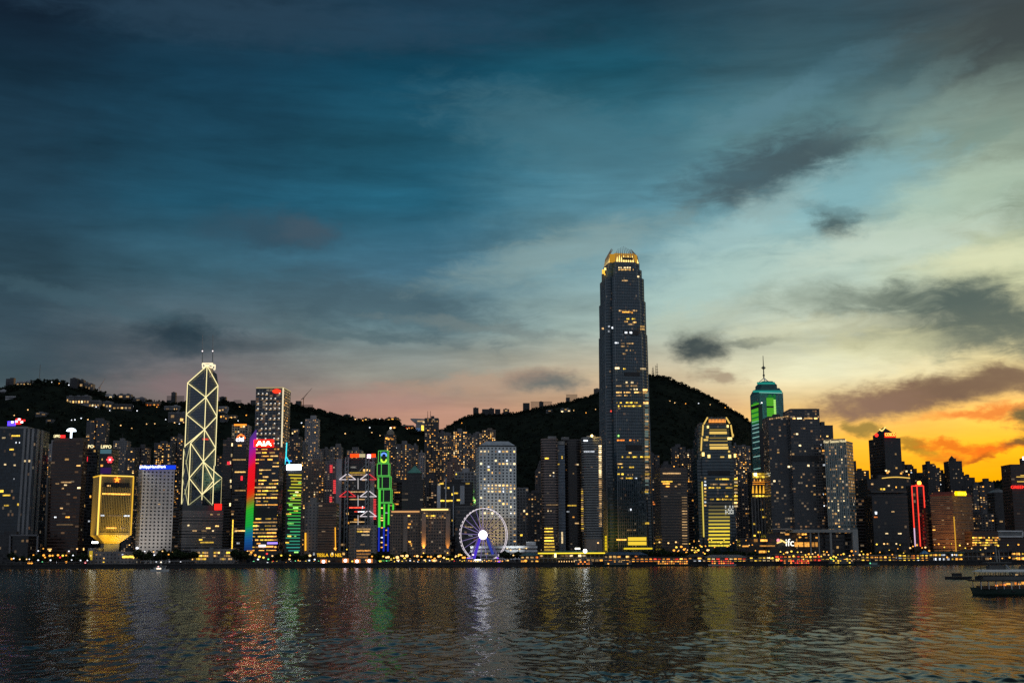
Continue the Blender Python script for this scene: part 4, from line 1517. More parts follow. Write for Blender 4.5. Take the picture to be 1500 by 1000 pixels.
for (px, ys_, ye_) in [(556.5, 717, 772), (563, 738, 772), (569.5, 738, 768), (576, 738, 753), (554.8, 700, 772)]:
    strip(rt, 'neon_tube', GN2 if px != 554.8 else GN, V3(px, ys_, Yc - 8), V3(px - .4, ye_, Yc - 8), 1.0 if px != 554.8 else .6)
for px in (555.2, 562.3, 568.6):
    strip(rt, 'neon_tube', BN, V3(px, 772, Yc - 8), V3(px - .4, 807, Yc - 8), 1.0)
for k in range(18):
    panel(rt, 'window', LIT[pick(MIXD)], V3(R.choice([559.5, 566, 573]), 740 + k * 3.6, Yc - 7), R.uniform(2, 4), 1.3)
lg = MB()
lgc = V3(562.3, 670, Yc - 2)
b1, b2 = MB(), MB()
for k in range(9):
    a_, c__ = -2.2 + k * .42, -2.2 + (k + 1) * .42
    b1.bar(lgc + Vector((3.2 * math.cos(a_ + 1.8), 0, 3 + 2.9 * math.sin(a_ + 1.8))), lgc + Vector((3.2 * math.cos(c__ + 1.8), 0, 3 + 2.9 * math.sin(c__ + 1.8))), .9)
    b2.bar(lgc + Vector((3.2 * math.cos(a_ - 1.3), 0, -3 + 2.9 * math.sin(a_ - 1.3))), lgc + Vector((3.2 * math.cos(c__ - 1.3), 0, -3 + 2.9 * math.sin(c__ - 1.3))), .9)
b1.build('emblem', [emit('logo_blue', (.12, .28, .85), 1.6)], rt)
b2.build('emblem', [emit('logo_green', (.5, .95, .05), 1.5)], rt)

# ---- brown waterfront hotel, two wings, uplit piers
for (xa, xb, ta, lab, ll) in [(572, 616, 749, 'left wing of the brown waterfront hotel, dim and plain with a thin lit roofline', 0), (616, 658, 746, 'right wing of the brown waterfront hotel with two orange uplit piers', 1)]:
    A = tower(lab, xa, xb, ta + 3, 1432 + (6 if not ll else 0), 'hotel', depth=30, lit=.022, cols=RESI, plant=0, cat='hotel', name='hotel_wing')
    rt = A['root']
    Yw = A['Y']
    panel(rt, 'light_strip', emit('roofline_%d' % ll, (1, .72, .22) if ll else (1, .5, .18), 1.7 if ll else .8), (V3(xa + 2, ta, Yw) + V3(xb - 2, ta, Yw)) / 2 + Vector((0, -1, 0)), (xb - xa) * .74, 1.5)
    MB().prism([(x_ * 1.0, y_ + 3) for x_, y_ in A['poly']], A['z1'] + 1.3, A['z1'] + 4.4).build('attic', [plain('hotel_attic', (.2, .16, .14))], rt)
    for px in ([621, 656] if ll else [594]):
        x = xat(px, 780, Yw)
        MB().box(x - 2.4, x + 2.4, Yw - 2.2, Yw - .003, GROUND, A['z1'] - 2).build('pier', [plain('pier_stone', (.3, .235, .19))], rt)
        if ll:
            q = Vector((x, Yw - 3.6, GROUND + 11))
            MB().cyl((q.x, q.y), .5, q.z - 1, q.z, 6).build('lamp', [emit('uplamp', (1, .5, .08), 4)], rt)
            spot(rt, q + Vector((0, -.3, .4)), (x, Yw - 2.2, GROUND + 60), 80000 if px == 621 else 40000, (1, .42, .05), 44, 1)
    if ll:
        for k in range(6):
            panel(rt, 'window', LIT['yellow'], V3(625.5 + k * 2.4, 755, Yw - .3), 1.6, 1.5)
            panel(rt, 'window', LIT['dim'], V3(626.5 + k * 5, 758, Yw - .3), 2, 1.5)
    else:
        for (px, py) in [(600, 767), (598, 772), (600, 793), (602, 796), (599, 755), (605, 803)]:
            panel(rt, 'window', LIT[pick(RESI)], V3(px, py, Yw - .3), 2.6, 1.6)

# ---- pyramid roofed tower
Yp = 1600
A = tower('dark stepped tower with a copper green pyramid roof', 589, 620, 703, Yp, 'band_dark', depth=30, lit=.012, cols=MIXD, plant=0, cat='office tower', name='office_tower')
rt = A['root']
x0, x1, xa, xb = xat(597, 692, Yp), xat(616, 692, Yp), xat(593, 700, Yp), xat(618, 700, Yp)
MB().prism([(x0, Yp + 5), (x1, Yp + 5), (x1, Yp + 24), (x0, Yp + 24)], A['z1'] + 1.3, zat(692, Yp), 0, 3, 4).build('upper_storey', [MATS['facade_band_dark']], rt)
xm = xat(606.5, 681, Yp)
MB().prism([(x0 - 1, Yp + 4), (x1 + 1, Yp + 4), (x1 + 1, Yp + 25), (x0 - 1, Yp + 25)], zat(692, Yp) + .01, zat(680.5, Yp), poly2=[(xm - .3, Yp + 14), (xm + .3, Yp + 14), (xm + .3, Yp + 14.6), (xm - .3, Yp + 14.6)]).build('roof', [plain('copper_green', (.10, .30, .24), .6)], rt)

# ---- tower with round windows and hipped roof
Yj = 1500
A = tower('pale grey office slab with a grid of round dark windows and a hipped roof', 697, 756, 654, Yj, 'jardine', side=-5, depth=40, lit=0, plant=0, cat='office tower', name='office_tower', parapet=.3)
rt = A['root']
poly = A['poly']
c = A['c']
lo = [tuple(c + (Vector(p) - c) * .95) for p in poly]
hi = [tuple(c + (Vector(p) - c) * .62) for p in poly]
MB().prism([tuple(c + (Vector(p) - c) * .94) for p in poly], A['z1'] + .3, A['z1'] + 2, 0).build('attic', [DARKM], rt)
MB().prism(lo, A['z1'] + 2.01, zat(645, Yj), poly2=hi).build('roof', [plain('pale_roof', (.40, .43, .45), .4)], rt)
ff = A['faces'][0]
ff.wx, ff.wy = .5, .5
W_ = ff.nb
JL = [(659, [.93, .6, .72]), (662, [.03, .12, .2, .55, .62, .72]), (674, [.4, .72]), (677, [.55, .63, .7, .80, .88, .96]), (680, [.05]), (683, [.2]), (687, [.2, .28, .88]), (693, [.38]), (700, [.15]), (703, [.38]),
      (709, [.2, .28, .36, .45, .6, .7, .8]), (712, [.05 + k * .075 for k in range(13)]), (715, [.05 + k * .075 for k in range(13)]), (718, [.2, .28, .36, .55, .62, .7, .8]), (721, [.45, .53]), (727, [.05]), (730, [.8, .88, .96]), (733, [.55]), (738, [.7, .62]), (744, [.05, .2, .3, .8]), (750, [.05, .13, .2, .3, .36, .8, .88, .96, 1]), (757, [.3]), (766, [.97]), (775, [.97, .93]), (784, [.97]), (792, [.97])]
for py, xs in JL:
    for x in xs:
        z = zat(py, Yj)
        j = int((z - ff.z0) / (ff.z1 - ff.z0) * ff.nf)
        i = min(W_ - 1, int(x * W_))
        ff.cell(i, j, 1, pick([('pale', 4), ('warm', 3), ('white', 1)]))
ff.emit(100)
gA = V3(735, 797, Yj - 30)
spot(rt, (gA.x - 6, Yj - 28, 26), (gA.x - 12, Yj, 44), 30000, (1, .62, .2), 95, 1)
for s in (-30, 25):  # added floods brighten the pale front, no fixture stands here
    spot(rt, (c.x + s, Yj - 90, 8), (c.x + s * .5, Yj, 95), 60000, (.9, .97, 1), 75, 1)

# ---- low white post office
A = tower('low white banded building behind the observation wheel', 690, 786, 800, 1440, 'band', depth=30, lit=.05, cols=OFFI, plant=0, cat='building', name='low_building', budget=40)
rt = A['root']
slabs(rt, A['poly'], zat(818, 1440), zat(801, 1440), 3, WHITEP, 1.0, 2.4)
x0, x1 = xat(771, 795, 1440), xat(785, 795, 1440)
MB().box(x0, x1, 1446, 1460, A['z1'] + 1.4, zat(793, 1440)).build('plant_room', [WHITEP], rt)
# ---- white fin tower and black block
A = tower('dark tower with tall white vertical fins left of the wheel', 640, 692, 707, 1560, 'glass_dark', depth=26, lit=.04, cols=OFFI, span=(1, 2), plant=1, cat='office tower', name='office_tower', zbase_lit=.4)
rt = A['root']
for (pa, pb, ya, yb) in [(640.5, 645.5, 711, 745), (652.5, 654, 700, 750), (663.5, 665, 711, 785), (674, 680.5, 711, 738)]:
    xa, xb = xat(pa, ya, 1558), xat(pb, ya, 1558)
    MB().box(xa, xb, 1556.5, 1559.99, zat(yb, 1558), zat(ya, 1558)).build('fin', [plain('white_fin', (.55, .57, .6), .5)], rt)
for (px, py) in [(648, 733), (660, 733), (672, 732), (647, 708), (668, 722), (685, 708)]:
    panel(rt, 'window', LIT['yellow'], V3(px, py, 1559), 5, 1.8)
A = tower('black unlit block standing behind the wheel rim', 667, 697, 742, 1480, 'glass_dark', depth=30, lit=.004, cols=MIXD, plant=0, cat='building', name='office_building')
text_sign(A['root'], 'Tri Wagon', emit('cafe_sign', (1, .72, .4), .9), 681, 693, 771.5, 1478, 2)
text_sign(A['root'], 'Tang', emit('cafe_sign2', (.8, .85, .95), .8), 686, 692, 784, 1478, 1.8)
A = tower('white gridded office block right above the white fin tower', 666, 699, 692, 1680, 'grid', depth=26, lit=.05, cols=OFFI, plant=1, cat='office building', name='office_building')
for k in range(22):
    panel(A['root'], 'window', LIT['green'], V3(687 + 8 * R.random() + k * .25, 708 + k * 1.6, 1679), 1.6, 1.3)
A = tower('pale framed grid tower just right of the round windowed slab', 757, 774, 715, 1650, 'grid', depth=20, lit=.03, cols=OFFI, plant=0, cat='office tower', name='office_tower')
A = tower('dark low tower between the grid tower and the striped twin towers', 773, 795, 722, 1640, 'resi_dark', depth=22, lit=.06, cols=RESI, plant=1, cat='tower')

# ---- striped curved twin towers
def round_tower(label, xl, xr, top, Y, mat, slab, nsl, ybot=806, lit_rows=(), cap=None):
    global CURX
    CURX = (xl + xr) / 2
    x0, x1 = xat(xl, top, Y), xat(xr, top, Y)
    w = (x1 - x0)
    cx = (x0 + x1) / 2
    poly = []
    for k in range(7):
        a = math.pi + math.pi / 2 * k / 6
        poly.append((x0 + w * .3 + w * .3 * math.cos(a), Y + w * .3 + w * .3 * math.sin(a)))
    for k in range(7):
        a = 1.5 * math.pi + math.pi / 2 * k / 6
        poly.append((x1 - w * .3 + w * .3 * math.cos(a), Y + w * .3 + w * .3 * math.sin(a)))
    poly += [(x1, Y + 30), (x0, Y + 30)]
    z1 = zat(top, Y)
    rt = thing('office_tower', (cx, Y + 15, GROUND), label, 'office tower')
    MB().prism(poly, GROUND, z1, 0, 2.5, (z1 - GROUND) / nsl).build('wall', [mat], rt)
    if slab:
        slabs(rt, poly, GROUND, z1, nsl, slab, .6, 1.7)
    return dict(root=rt, poly=poly, z1=z1, Y=Y, x0=x0, x1=x1, c=Vector((cx, Y + 15)))


PINKB = plain('pink_granite', (.17, .125, .115), .5)
A = round_tower('pinkish round cornered tower with horizontal stripes and yellow glowing lowest floors', 793, 817, 643, 1525, MATS['facade_glass_dark'], PINKB, 46)
rt = A['root']
MB().box(xat(803, 640, 1525), xat(815, 640, 1525), 1531, 1545, A['z1'] + 1, zat(638, 1525)).build('plant_room', [CONC], rt)
for k in range(8):
    panel(rt, 'window', LIT['yellow'], V3(805 - k * .2, 805 - k * 4.5, 1524.2), 13 - k * .4, 2.0 - k * .12)
for px, py, w, cc in [(801, 671, 6, 'yellow'), (806, 696, 2, 'pale'), (811, 692, 2, 'pale'), (811, 697, 2, 'white'), (803, 748, 2, 'pale'), (807, 748, 2, 'pale'), (809, 739, 18, 'dim')]:
    panel(rt, 'window', LIT[cc], V3(px, py, 1524), w * .8, 1.5)
A = tower('blue glass shaft set between two striped round cornered towers', 814, 827, 653, 1534, 'glass_blue', depth=18, lit=.02, cols=OFFI, plant=0, cat='office tower', name='office_tower')
MB().prism([(p[0], p[1] - .8) for p in A['poly'][:2]] + list(A['poly'][2:]), A['z1'] + 1.5, A['z1'] + 6).build('attic', [CONC], A['root'])
slabs(A['root'], A['poly'], GROUND, A['z1'], 40, plain('blue_slab', (.16, .20, .25)), .4, .9)
panel(A['root'], 'light_strip', LIT['pale'], V3(823.5, 787, 1533), 2, 14)
A = round_tower('dark striped middle tower of the round cornered group', 826, 852, 644, 1548, MATS['facade_glass_dark'], plain('dark_granite', (.07, .06, .06), .5), 46)
MB().box(xat(823, 640, 1548), xat(834, 640, 1548), 1555, 1570, A['z1'] + 1, zat(639, 1548)).build('plant_room', [CONC], A['root'])
for px, py, w, cc in [(838, 740, 14, 'yellow'), (846, 680, 3, 'pale'), (840, 693, 2, 'dim'), (832, 749, 4, 'white'), (840, 757, 3, 'amber'), (845, 766, 6, 'dim')]:
    panel(A['root'], 'window', LIT[cc], V3(px, py, 1547), w * .8, 1.5)
A = round_tower('striped round cornered tower with a bright lit right edge and gold rooftop', 853, 882, 641, 1515, MATS['facade_glass_dark'], plain('grey_granite', (.22, .23, .225), .5), 48)
rt = A['root']
MB().box(xat(860, 636, 1515), xat(872, 636, 1515), 1522, 1540, A['z1'] + 1, zat(637, 1515)).build('plant_room', [CONC], rt)
panel(rt, 'roof_screen', plain('lit_screen', (.5, .34, .12)), V3(875, 642, 1514) + Vector((0, 3, 0)), 9, 5)
MB().ball(V3(867, 638, 1518), 1.6, n=6, k=4).build('lamp', [emit('roof_amber', (1, .7, .25), 5)], rt)
spot(rt, V3(871, 640, 1508), V3(876, 643, 1515), 2500, (1, .65, .2), 120, 1)
for k in range(40):
    y = 653 + k * 3.0
    panel(rt, 'window', LIT['pale' if k < 16 else 'dim'], V3(879 + .012 * k, y, 1515.5), 3.4, 1.6, .25)
for k in range(20):
    panel(rt, 'window', LIT['yellow' if R.random() < .5 else 'dim'], V3(853.8, 716 + k * 3.2, 1520), 4, 1.3)
panel(rt, 'window', LIT['white'], V3(863, 661, 1514), 13, 1.6)
panel(rt, 'window', LIT['white'], V3(858, 645, 1514), 5, 1.6)
MB().box(xat(858, 790, 1480), xat(882, 790, 1480), 1480, 1512, GROUND, zat(789, 1480)).build('podium', [plain('podium_stone', (.3, .24, .19))], rt)

# ---- the tallest tower
Yi = 1620
CURX = 917
LEV = [(811, 0), (660, .35), (600, .5)]
rt0 = V3(922, 811, Yi)
rt = thing('skyscraper', (rt0.x + 3, Yi + 30, GROUND), 'tallest tower, tapering blue glass shaft crowned with gold lit claw fins', 'skyscraper')
wi = 53.5


def ifc_plan(s, th=rad(9)):
    """square plan with stepped corners, slightly turned"""
    h_, n1, n2 = wi / 2 * s, wi * .10 * s, wi * .05 * s
    pts = []
    for q_ in range(4):
        a = q_ * math.pi / 2
        for x, y in [(-h_ + n1, -h_), (-h_ + n1 * 1.6, -h_ - n2), (h_ - n1 * 1.6, -h_ - n2), (h_ - n1, -h_), (h_ - n1, -h_ + n1)]:
            x2, y2 = x * math.cos(a) - y * math.sin(a), x * math.sin(a) + y * math.cos(a)
            pts.append((rt0.x + x2 * math.cos(th) - y2 * math.sin(th), Yi + 32 + x2 * math.sin(th) + y2 * math.cos(th)))
    return pts


IFC = MATS['facade_ifc']
LV = [(GROUND, zat(487, Yi), 1.0), (zat(487, Yi), zat(438, Yi), .95), (zat(438, Yi), zat(404, Yi), .90), (zat(404, Yi), zat(391, Yi), .82), (zat(391, Yi), zat(381, Yi), .735)]
for k, (za, zb, s) in enumerate(LV):
    lo_ = 1.055 if k == 0 else s
    hi_ = .985 if k == 0 else s
    MB().prism(ifc_plan(lo_), za if k == 0 else za + .01, zb, 0, 2.0, 4.1, poly2=ifc_plan(hi_)).build('shaft', [IFC], rt)
    # vertical corner fins and floor ledges
    pl = ifc_plan(hi_ * 1.004)
    p0_ = ifc_plan(lo_ * 1.004)
    n_ = max(1, int((zb - za) / 12.6))
    lb = MB()
    for q_ in range(n_ + 1):
        f_ = q_ / n_
        z_ = za + 2 + (zb - za - 4) * f_
        lb.prism(ifc_plan((lo_ + (hi_ - lo_) * f_) * 1.008), z_ - .12, z_ + .12)
    lb.build('ledge', [plain('ledge_blue', (.05, .07, .085), .35)], rt)
    b = MB()
    for i_ in (1, 2, 6, 7, 16, 17):
        p_ = pl[i_]
        b.bar((*p0_[i_], za), (p_[0], p_[1], zb - .5), .4)
    for e_ in range(0, 20, 5):
        for m_ in range(1, 14):
            f_ = m_ / 14
            u_, v_ = Vector(p0_[e_ + 1]).lerp(Vector(p0_[e_ + 2]), f_), Vector(pl[e_ + 1]).lerp(Vector(pl[e_ + 2]), f_)
            b.bar((u_.x, u_.y, za), (v_.x, v_.y, zb - .5), .17)
    b.build('fin', [plain('fin_steel', (.16, .19, .21), .4, .5)], rt)
pf = ifc_plan(1.0)
FP, FQ = Vector(pf[1]), Vector(pf[2])
fd = (FQ - FP)
fn_ = Vector((fd.y, -fd.x)).normalized()
fa = math.atan2(fd.y, fd.x)


def ifc_face(fx, py, s=1.0, off=.8):
    base = Vector((rt0.x, Yi + 32))
    q_ = base + ((FP + fd * fx) - base) * s + fn_ * off
    return Vector((q_.x, q_.y, zat(py, q_.y)))


def sc_of(py):
    return .985 + (py - 487) / 324 * .07 if py > 487 else .95 if py > 438 else .90 if py > 404 else .82 if py > 391 else .735


for (py, x0, x1, cc) in [(392, .15, .8, 'pale'), (395, .15, .85, 'warm'), (411, .3, .55, 'dim'), (455, .15, .9, 'dim'), (457, .28, .62, 'amber'), (458, .64, .78, 'amber'), (467, .45, .8, 'yellow'), (471, .3, .5, 'warm'), (472, .7, .85, 'warm'), (475, .5, .9, 'dim'),
                        (502, -.02, .12, 'white'), (503, .22, .7, 'dim'), (507, .2, .5, 'dim'), (513, .38, .7, 'dim'), (518, .25, .4, 'dim'), (540, .28, .38, 'yellow'), (565, .0, .2, 'dim'), (565, .28, .8, 'dim'), (570, .45, .8, 'pale'),
                        (574.5, .0, .2, 'warm'), (574.5, .28, .86, 'warm'), (579, .0, .2, 'dim'), (579, .28, .55, 'warm'), (589.5, .0, .2, 'yellow'), (589.5, .28, .9, 'yellow'), (594.5, .02, .22, 'yellow'), (594.5, .28, .92, 'yellow'), (598, .05, .15, 'dim'),
                        (644.5, .0, .28, 'orange'), (644.5, .45, .7, 'orange'), (645, .74, .86, 'amber'), (669, .0, .22, 'yellow'), (669, .34, .95, 'yellow'), (663, .42, .52, 'warm'), (679, .0, .2, 'warm'), (684, .02, .2, 'yellow'), (684, .34, .6, 'yellow'),
                        (694, .0, .22, 'yellow'), (695, .35, .55, 'dim'), (700, .0, .2, 'dim'), (700, .3, .6, 'yellow'), (700, .62, .7, 'white'), (776, .3, .6, 'dim')]:
    s = sc_of(py)
    # broken up into single rooms
    x = x0
    while x < x1:
        w = min(x1 - x, R.uniform(.025, .09))
        if R.random() < .78:
            panel(rt, 'window', LIT[cc], ifc_face(x + w / 2, py, s), fd.length * s * w * .9, R.choice([1.2, 1.6, 1.9]), fa)
        x += w
for (px, py, w, cc) in [(941, 478, 7, 'warm'), (941, 482, 7, 'warm'), (892, 478, 3, 'white'), (897, 480, 2, 'white'), (892, 485, 3, 'white'), (883, 481, 3, 'dim'), (942, 540, 9, 'pale'), (904, 539, 7, 'pale'), (945, 571, 7, 'warm'), (945, 575, 7, 'warm'), (946, 590, 8, 'warm'), (935, 405, 3, 'pale'), (948, 669, 8, 'yellow'), (948, 694, 7, 'yellow'), (947, 720, 5, 'yellow'), (948, 766, 6, 'yellow'), (924, 746, 2, 'white'), (948, 700, 7, 'dim'), (948, 684, 6, 'dim'),
                        (917, 487, 4, 'white'), (924, 487, 4, 'white'), (918, 560, 3, 'pale'), (926, 560, 4, 'pale'), (906, 638, 2, 'green'), (895, 602, 2, 'red')]:
    panel(rt, 'window', LIT[cc], V3(px, py, Yi - 4.5), w * .85, 2.4, fa)
# mechanical floors: dark louvred recess
for (y0, y1) in [(484, 491), (545, 551), (651, 660), (377, 381)]:
    s = sc_of((y0 + y1) / 2)
    p0, p1 = ifc_face(.33, (y0 + y1) / 2, s), ifc_face(.90, (y0 + y1) / 2, s)
    panel(rt, 'louvre', DARKM, (p0 + p1) / 2, (p1 - p0).length, (y1 - y0) * .85, fa, .7)
# bright right hand bay
for k in range(62):
    y = 575 + k * 2.45
    if k % 6 == 3:
        continue
    kk = 'pale' if k < 30 and R.random() < .3 else 'dim'
    if k > 40 and R.random() < .5:
        continue
    panel(rt, 'window', emit('bay_glow', (.30, .42, .38), .42) if R.random() < .75 else LIT['dim'], V3(947.5 - .02 * k + .004 * k * k * .1, y, Yi - 2.4), 4.6, 1.5, fa)
# crown
GC, GC2 = emit('crown_gold', (1, .56, .06), 1.25), emit('crown_gold_hot', (1, .70, .22), 2.0)
cpl = ifc_plan(.66)
MB().prism(cpl, LV[-1][1] + .02, zat(371, Yi + 12), 0).build('crown_drum', [emit('crown_core', (.85, .42, .04), .55)], rt)
b, bl = MB(), MB()
cc_ = Vector((rt0.x, Yi + 32))
n_ = 0
for e in range(4):
    P0, P1 = Vector(ifc_plan(.74)[e * 5 + 1]), Vector(ifc_plan(.74)[e * 5 + 2])
    for k in range(9):
        p_ = P0.lerp(P1, k / 8)
        hgt = zat(361 + abs(k - 4) * 1.1, Yi + 20)
        pin = cc_ + (p_ - cc_) * .62
        mid = cc_ + (p_ - cc_) * .90
        zb_ = LV[-1][1]
        b.bar((p_.x, p_.y, zb_ - 2), (mid.x, mid.y, (zb_ * .45 + hgt * .55)), .38)
        b.bar((mid.x, mid.y, (zb_ * .45 + hgt * .55)), (pin.x, pin.y, hgt), .36, 0, .15)
        if k < 8:
            m2 = P0.lerp(P1, (k + .5) / 8)
            m2 = cc_ + (m2 - cc_) * .95
            bl.bar((m2.x, m2.y, zb_ + .5), (m2.x + (cc_.x - m2.x) * .06, m2.y + (cc_.y - m2.y) * .06, zb_ + (9.5 if k % 2 else 7.5)), .9, 0, .25)
b.build('fin', [plain('crown_fin', (.30, .29, .27), .5)], rt)
bl.build('uplight', [GC2], rt)
for (px, py, w, h_, m_) in [(884, 398, 4.5, 7, GC), (886.5, 394, 3, 4, GC2), (886, 402, 2, 2, GC)]:
    panel(rt, 'uplight', m_, V3(px, py, Yi + 3), w * .85, h_ * .85, fa)
spot(rt, V3(884, 404, Yi - 12), V3(886, 388, Yi + 12), 30000, (1, .6, .1), 80, 1)
# glowing lobby
for k in range(14):
    for j in range(2):
        x = .36 + .58 * k / 13
        q_ = ifc_face(x, 789 + j * 6.5, 1.052, .9)
        panel(rt, 'window', emit('lobby_yellow', (1, .68, .05), .95), q_, 2.4, 4.6, fa)
panel(rt, 'canopy', emit('canopy_yellow', (1, .72, .03), .9), ifc_face(.66, 803, 1.055, 3), 38, 2.0, fa)
q0, q1 = pf[19], pf[15]
panel(rt, 'window', LIT['amber'], ifc_face(.1, 790, 1.052, .8), 13, 1.6, fa)
for s_, tgt, pw, cl in [((884, 816), (887, 782), 90000, (1, .60, .03)), ((897, 818), (896, 765), 90000, (1, .42, .08)), ((930, 818), (930, 782), 25000, (1, .6, .15))]:
    a_ = V3(*s_, Yi - 45)
    spot(rt, (a_.x, a_.y, 10), V3(*tgt, Yi + 10), pw, cl, 60, 1)
for k in range(5):
    panel(rt, 'window', emit('base_yellow', (1, .70, .02), .75), V3(888, 786 + k * 4.4, Yi + 14), 7, 3.2, -1.2)

# ---- brown banded block right of it
A = tower('brown banded office block just right of the tallest tower', 958, 1006, 690, 1500, 'band_dark', side=-9, depth=34, lit=.008, cols=OFFI, plant=0, cat='office building', name='office_building')
rt = A['root']
slabs(rt, A['poly'], zat(800, 1500), zat(692, 1500), 26, plain('slab_umber', (.13, .105, .085)), .6, 1.4)
q = [tuple(A['c'] + (Vector(p) - A['c']) * .985) for p in A['poly']]
MB().prism(q, A['z1'] + 1.25, zat(684.5, 1500)).build('attic', [plain('umber', (.10, .075, .065))], rt)
for px, py, w, cc in [(984, 693, 26, 'dim'), (977, 705, 16, 'yellow'), (976, 708, 10, 'amber'), (978, 712, 5, 'amber'), (990, 712, 3, 'dim'), (995, 709, 4, 'dim'), (957, 735, 2, 'orange'), (958, 738, 3, 'orange')]:
    panel(rt, 'window', LIT[cc], V3(px, py, 1498.5), w * .83, 1.5)
for k in range(18):
    panel(rt, 'window', LIT['dim'], V3(1002.5 + .04 * k, 728 + k * 4, 1498.5), 6, 1.0)

# ---- second tallest, gold stepped crown
Y2 = 1560
CURX = 1054
rt0b = V3(1054, 800, Y2)
rt = thing('skyscraper', (rt0b.x, Y2 + 20, GROUND), 'shorter stepped tower with a blazing gold crown and yellow striped lower floors', 'skyscraper')
w0 = (xat(1080, 720, Y2) - xat(1026, 720, Y2))


def plan2(s, n1=.12):
    h_ = w0 / 2 * s
    n_ = w0 * n1 * s
    cx, cy = rt0b.x - 1, Y2 + w0 / 2
    return [(cx - h_, cy - h_ + n_), (cx - h_ + n_, cy - h_ + n_), (cx - h_ + n_, cy - h_), (cx + h_ - n_, cy - h_), (cx + h_ - n_, cy - h_ + n_), (cx + h_, cy - h_ + n_), (cx + h_, cy + h_), (cx - h_, cy + h_)]


lv2 = [(GROUND, zat(672, Y2), 1.0), (zat(672, Y2), zat(640, Y2), .93), (zat(640, Y2), zat(622, Y2), .84), (zat(622, Y2), zat(617, Y2), .72)]
for za, zb, s in lv2:
    MB().prism(plan2(s), za + .01, zb, 0, 2.2, 4.1).build('shaft', [MATS['facade_ifc']], rt)
YB = emit('stripe_yellow', (1, .66, .16), .85)
YBd = emit('stripe_yellow_dim', (.75, .52, .12), .42)
X2 = lambda p, y: V3(p, y, Y2 - .4)
for (xa, xb, y, m_, h_) in [(1039.5, 1064.5, 629, YBd, 1.4), (1039.5, 1065, 633.5, YB, 3.2), (1039.5, 1065.5, 641, YBd, 1.0), (1039.5, 1066, 645.5, YBd, 1.2), (1039.5, 1066, 651, YB, 1.6), (1040, 1067, 655.5, YB, 3.6)]:
    a_, b_ = X2(xa, y), X2(xb, y)
    panel(rt, 'light_band', m_, (a_ + b_) / 2 + Vector((0, 1, 0)), b_.x - a_.x, h_)
for (px, y, w, h_) in [(1037, 625, 3, 4), (1066, 624, 3, 4), (1036, 640, 4, 3), (1034, 644, 7, 3), (1069, 642, 7, 4), (1074, 637, 2, 3), (1030, 665, 4, 6), (1038.5, 668, 4, 5), (1069, 668, 4, 5), (1076.5, 667, 3, 6), (1058, 669, 6, 2), (1068, 661, 3, 3)]:
    panel(rt, 'uplight', GC2 if h_ > 3 else YB, X2(px, y), w * .8, h_ * .8)
for p_, q_ in [((1027, 660), (1028, 640)), ((1029, 638), (1030, 622)), ((1031, 621), (1036.5, 611)), ((1063.5, 611), (1069, 620)), ((1073.5, 640), (1070.5, 622))]:
    strip(rt, 'light_strip', YB, X2(*p_), X2(*q_), .8)
b, bl = MB(), MB()
for k in range(13):
    px = 1038 + k * 2.1
    b.bar(X2(px, 618.5), X2(px, 610.5 + (abs(k - 6) < 3) * .6), .35)
    if k < 12:
        bl.bar(X2(px + 1, 618.5), X2(px + 1, 613.5), .75, 0, .25)
b.build('fin', [plain('crown_fin', (.30, .29, .27), .5)], rt)
bl.build('uplight', [emit('crown_orange', (1, .36, .06), 1.3)], rt)
panel(rt, 'louvre', DARKM, X2(1053, 692) + Vector((0, -.2, 0)), 28, 5)
for k in range(14):
    y = 731 + k * 5.2
    f_ = min(1, max(0, (y - 735) / 40))
    m_ = emit('low_stripe_%02d' % k, (.85 * f_ + .1, .62 * f_ + .1, .06 + .05 * (1 - f_)), .25 + .75 * f_)
    a_, b_ = X2(1038, y), X2(1069, y)
    panel(rt, 'light_band', m_, (a_ + b_) / 2, b_.x - a_.x, 2.1)
strip(rt, 'light_strip', emit('edge_yellow', (.9, .7, .12), .8), X2(1028.5, 705), X2(1031, 786), .7)
for (y, x0, x1, cc) in [(701.5, 1048, 1068, 'yellow'), (709, 1040, 1072, 'dim'), (709, 1062, 1070, 'amber'), (714, 1038, 1073, 'yellow'), (726.5, 1058, 1069, 'yellow'), (731, 1040, 1072, 'yellow')]:
    x = x0
    while x < x1:
        w = min(x1 - x, R.uniform(1.5, 5))
        if R.random() < .8:
            panel(rt, 'window', LIT[cc], X2(x + w / 2, y), w * .8, 1.7)
        x += w
for y in range(700, 745, 5):
    panel(rt, 'window', LIT[pick(OFFI)], X2(1033, y), 2.4, 2)
    panel(rt, 'window', LIT[pick(OFFI)], X2(1078, y + 1), 4, 2)
b = MB()
g = V3(1068.5, 746, Y2 - 2)
for k in range(6):
    for j in range(6):
        if R.random() < .62:
            b.box(g.x - 5.4 + k * 1.8, g.x - 4.0 + k * 1.8, g.y - .5, g.y, g.z - 5.4 + j * 1.8, g.z - 4.0 + j * 1.8)
b.build('emblem', [emit('emblem_white', (.75, .75, .68), .8)], rt)

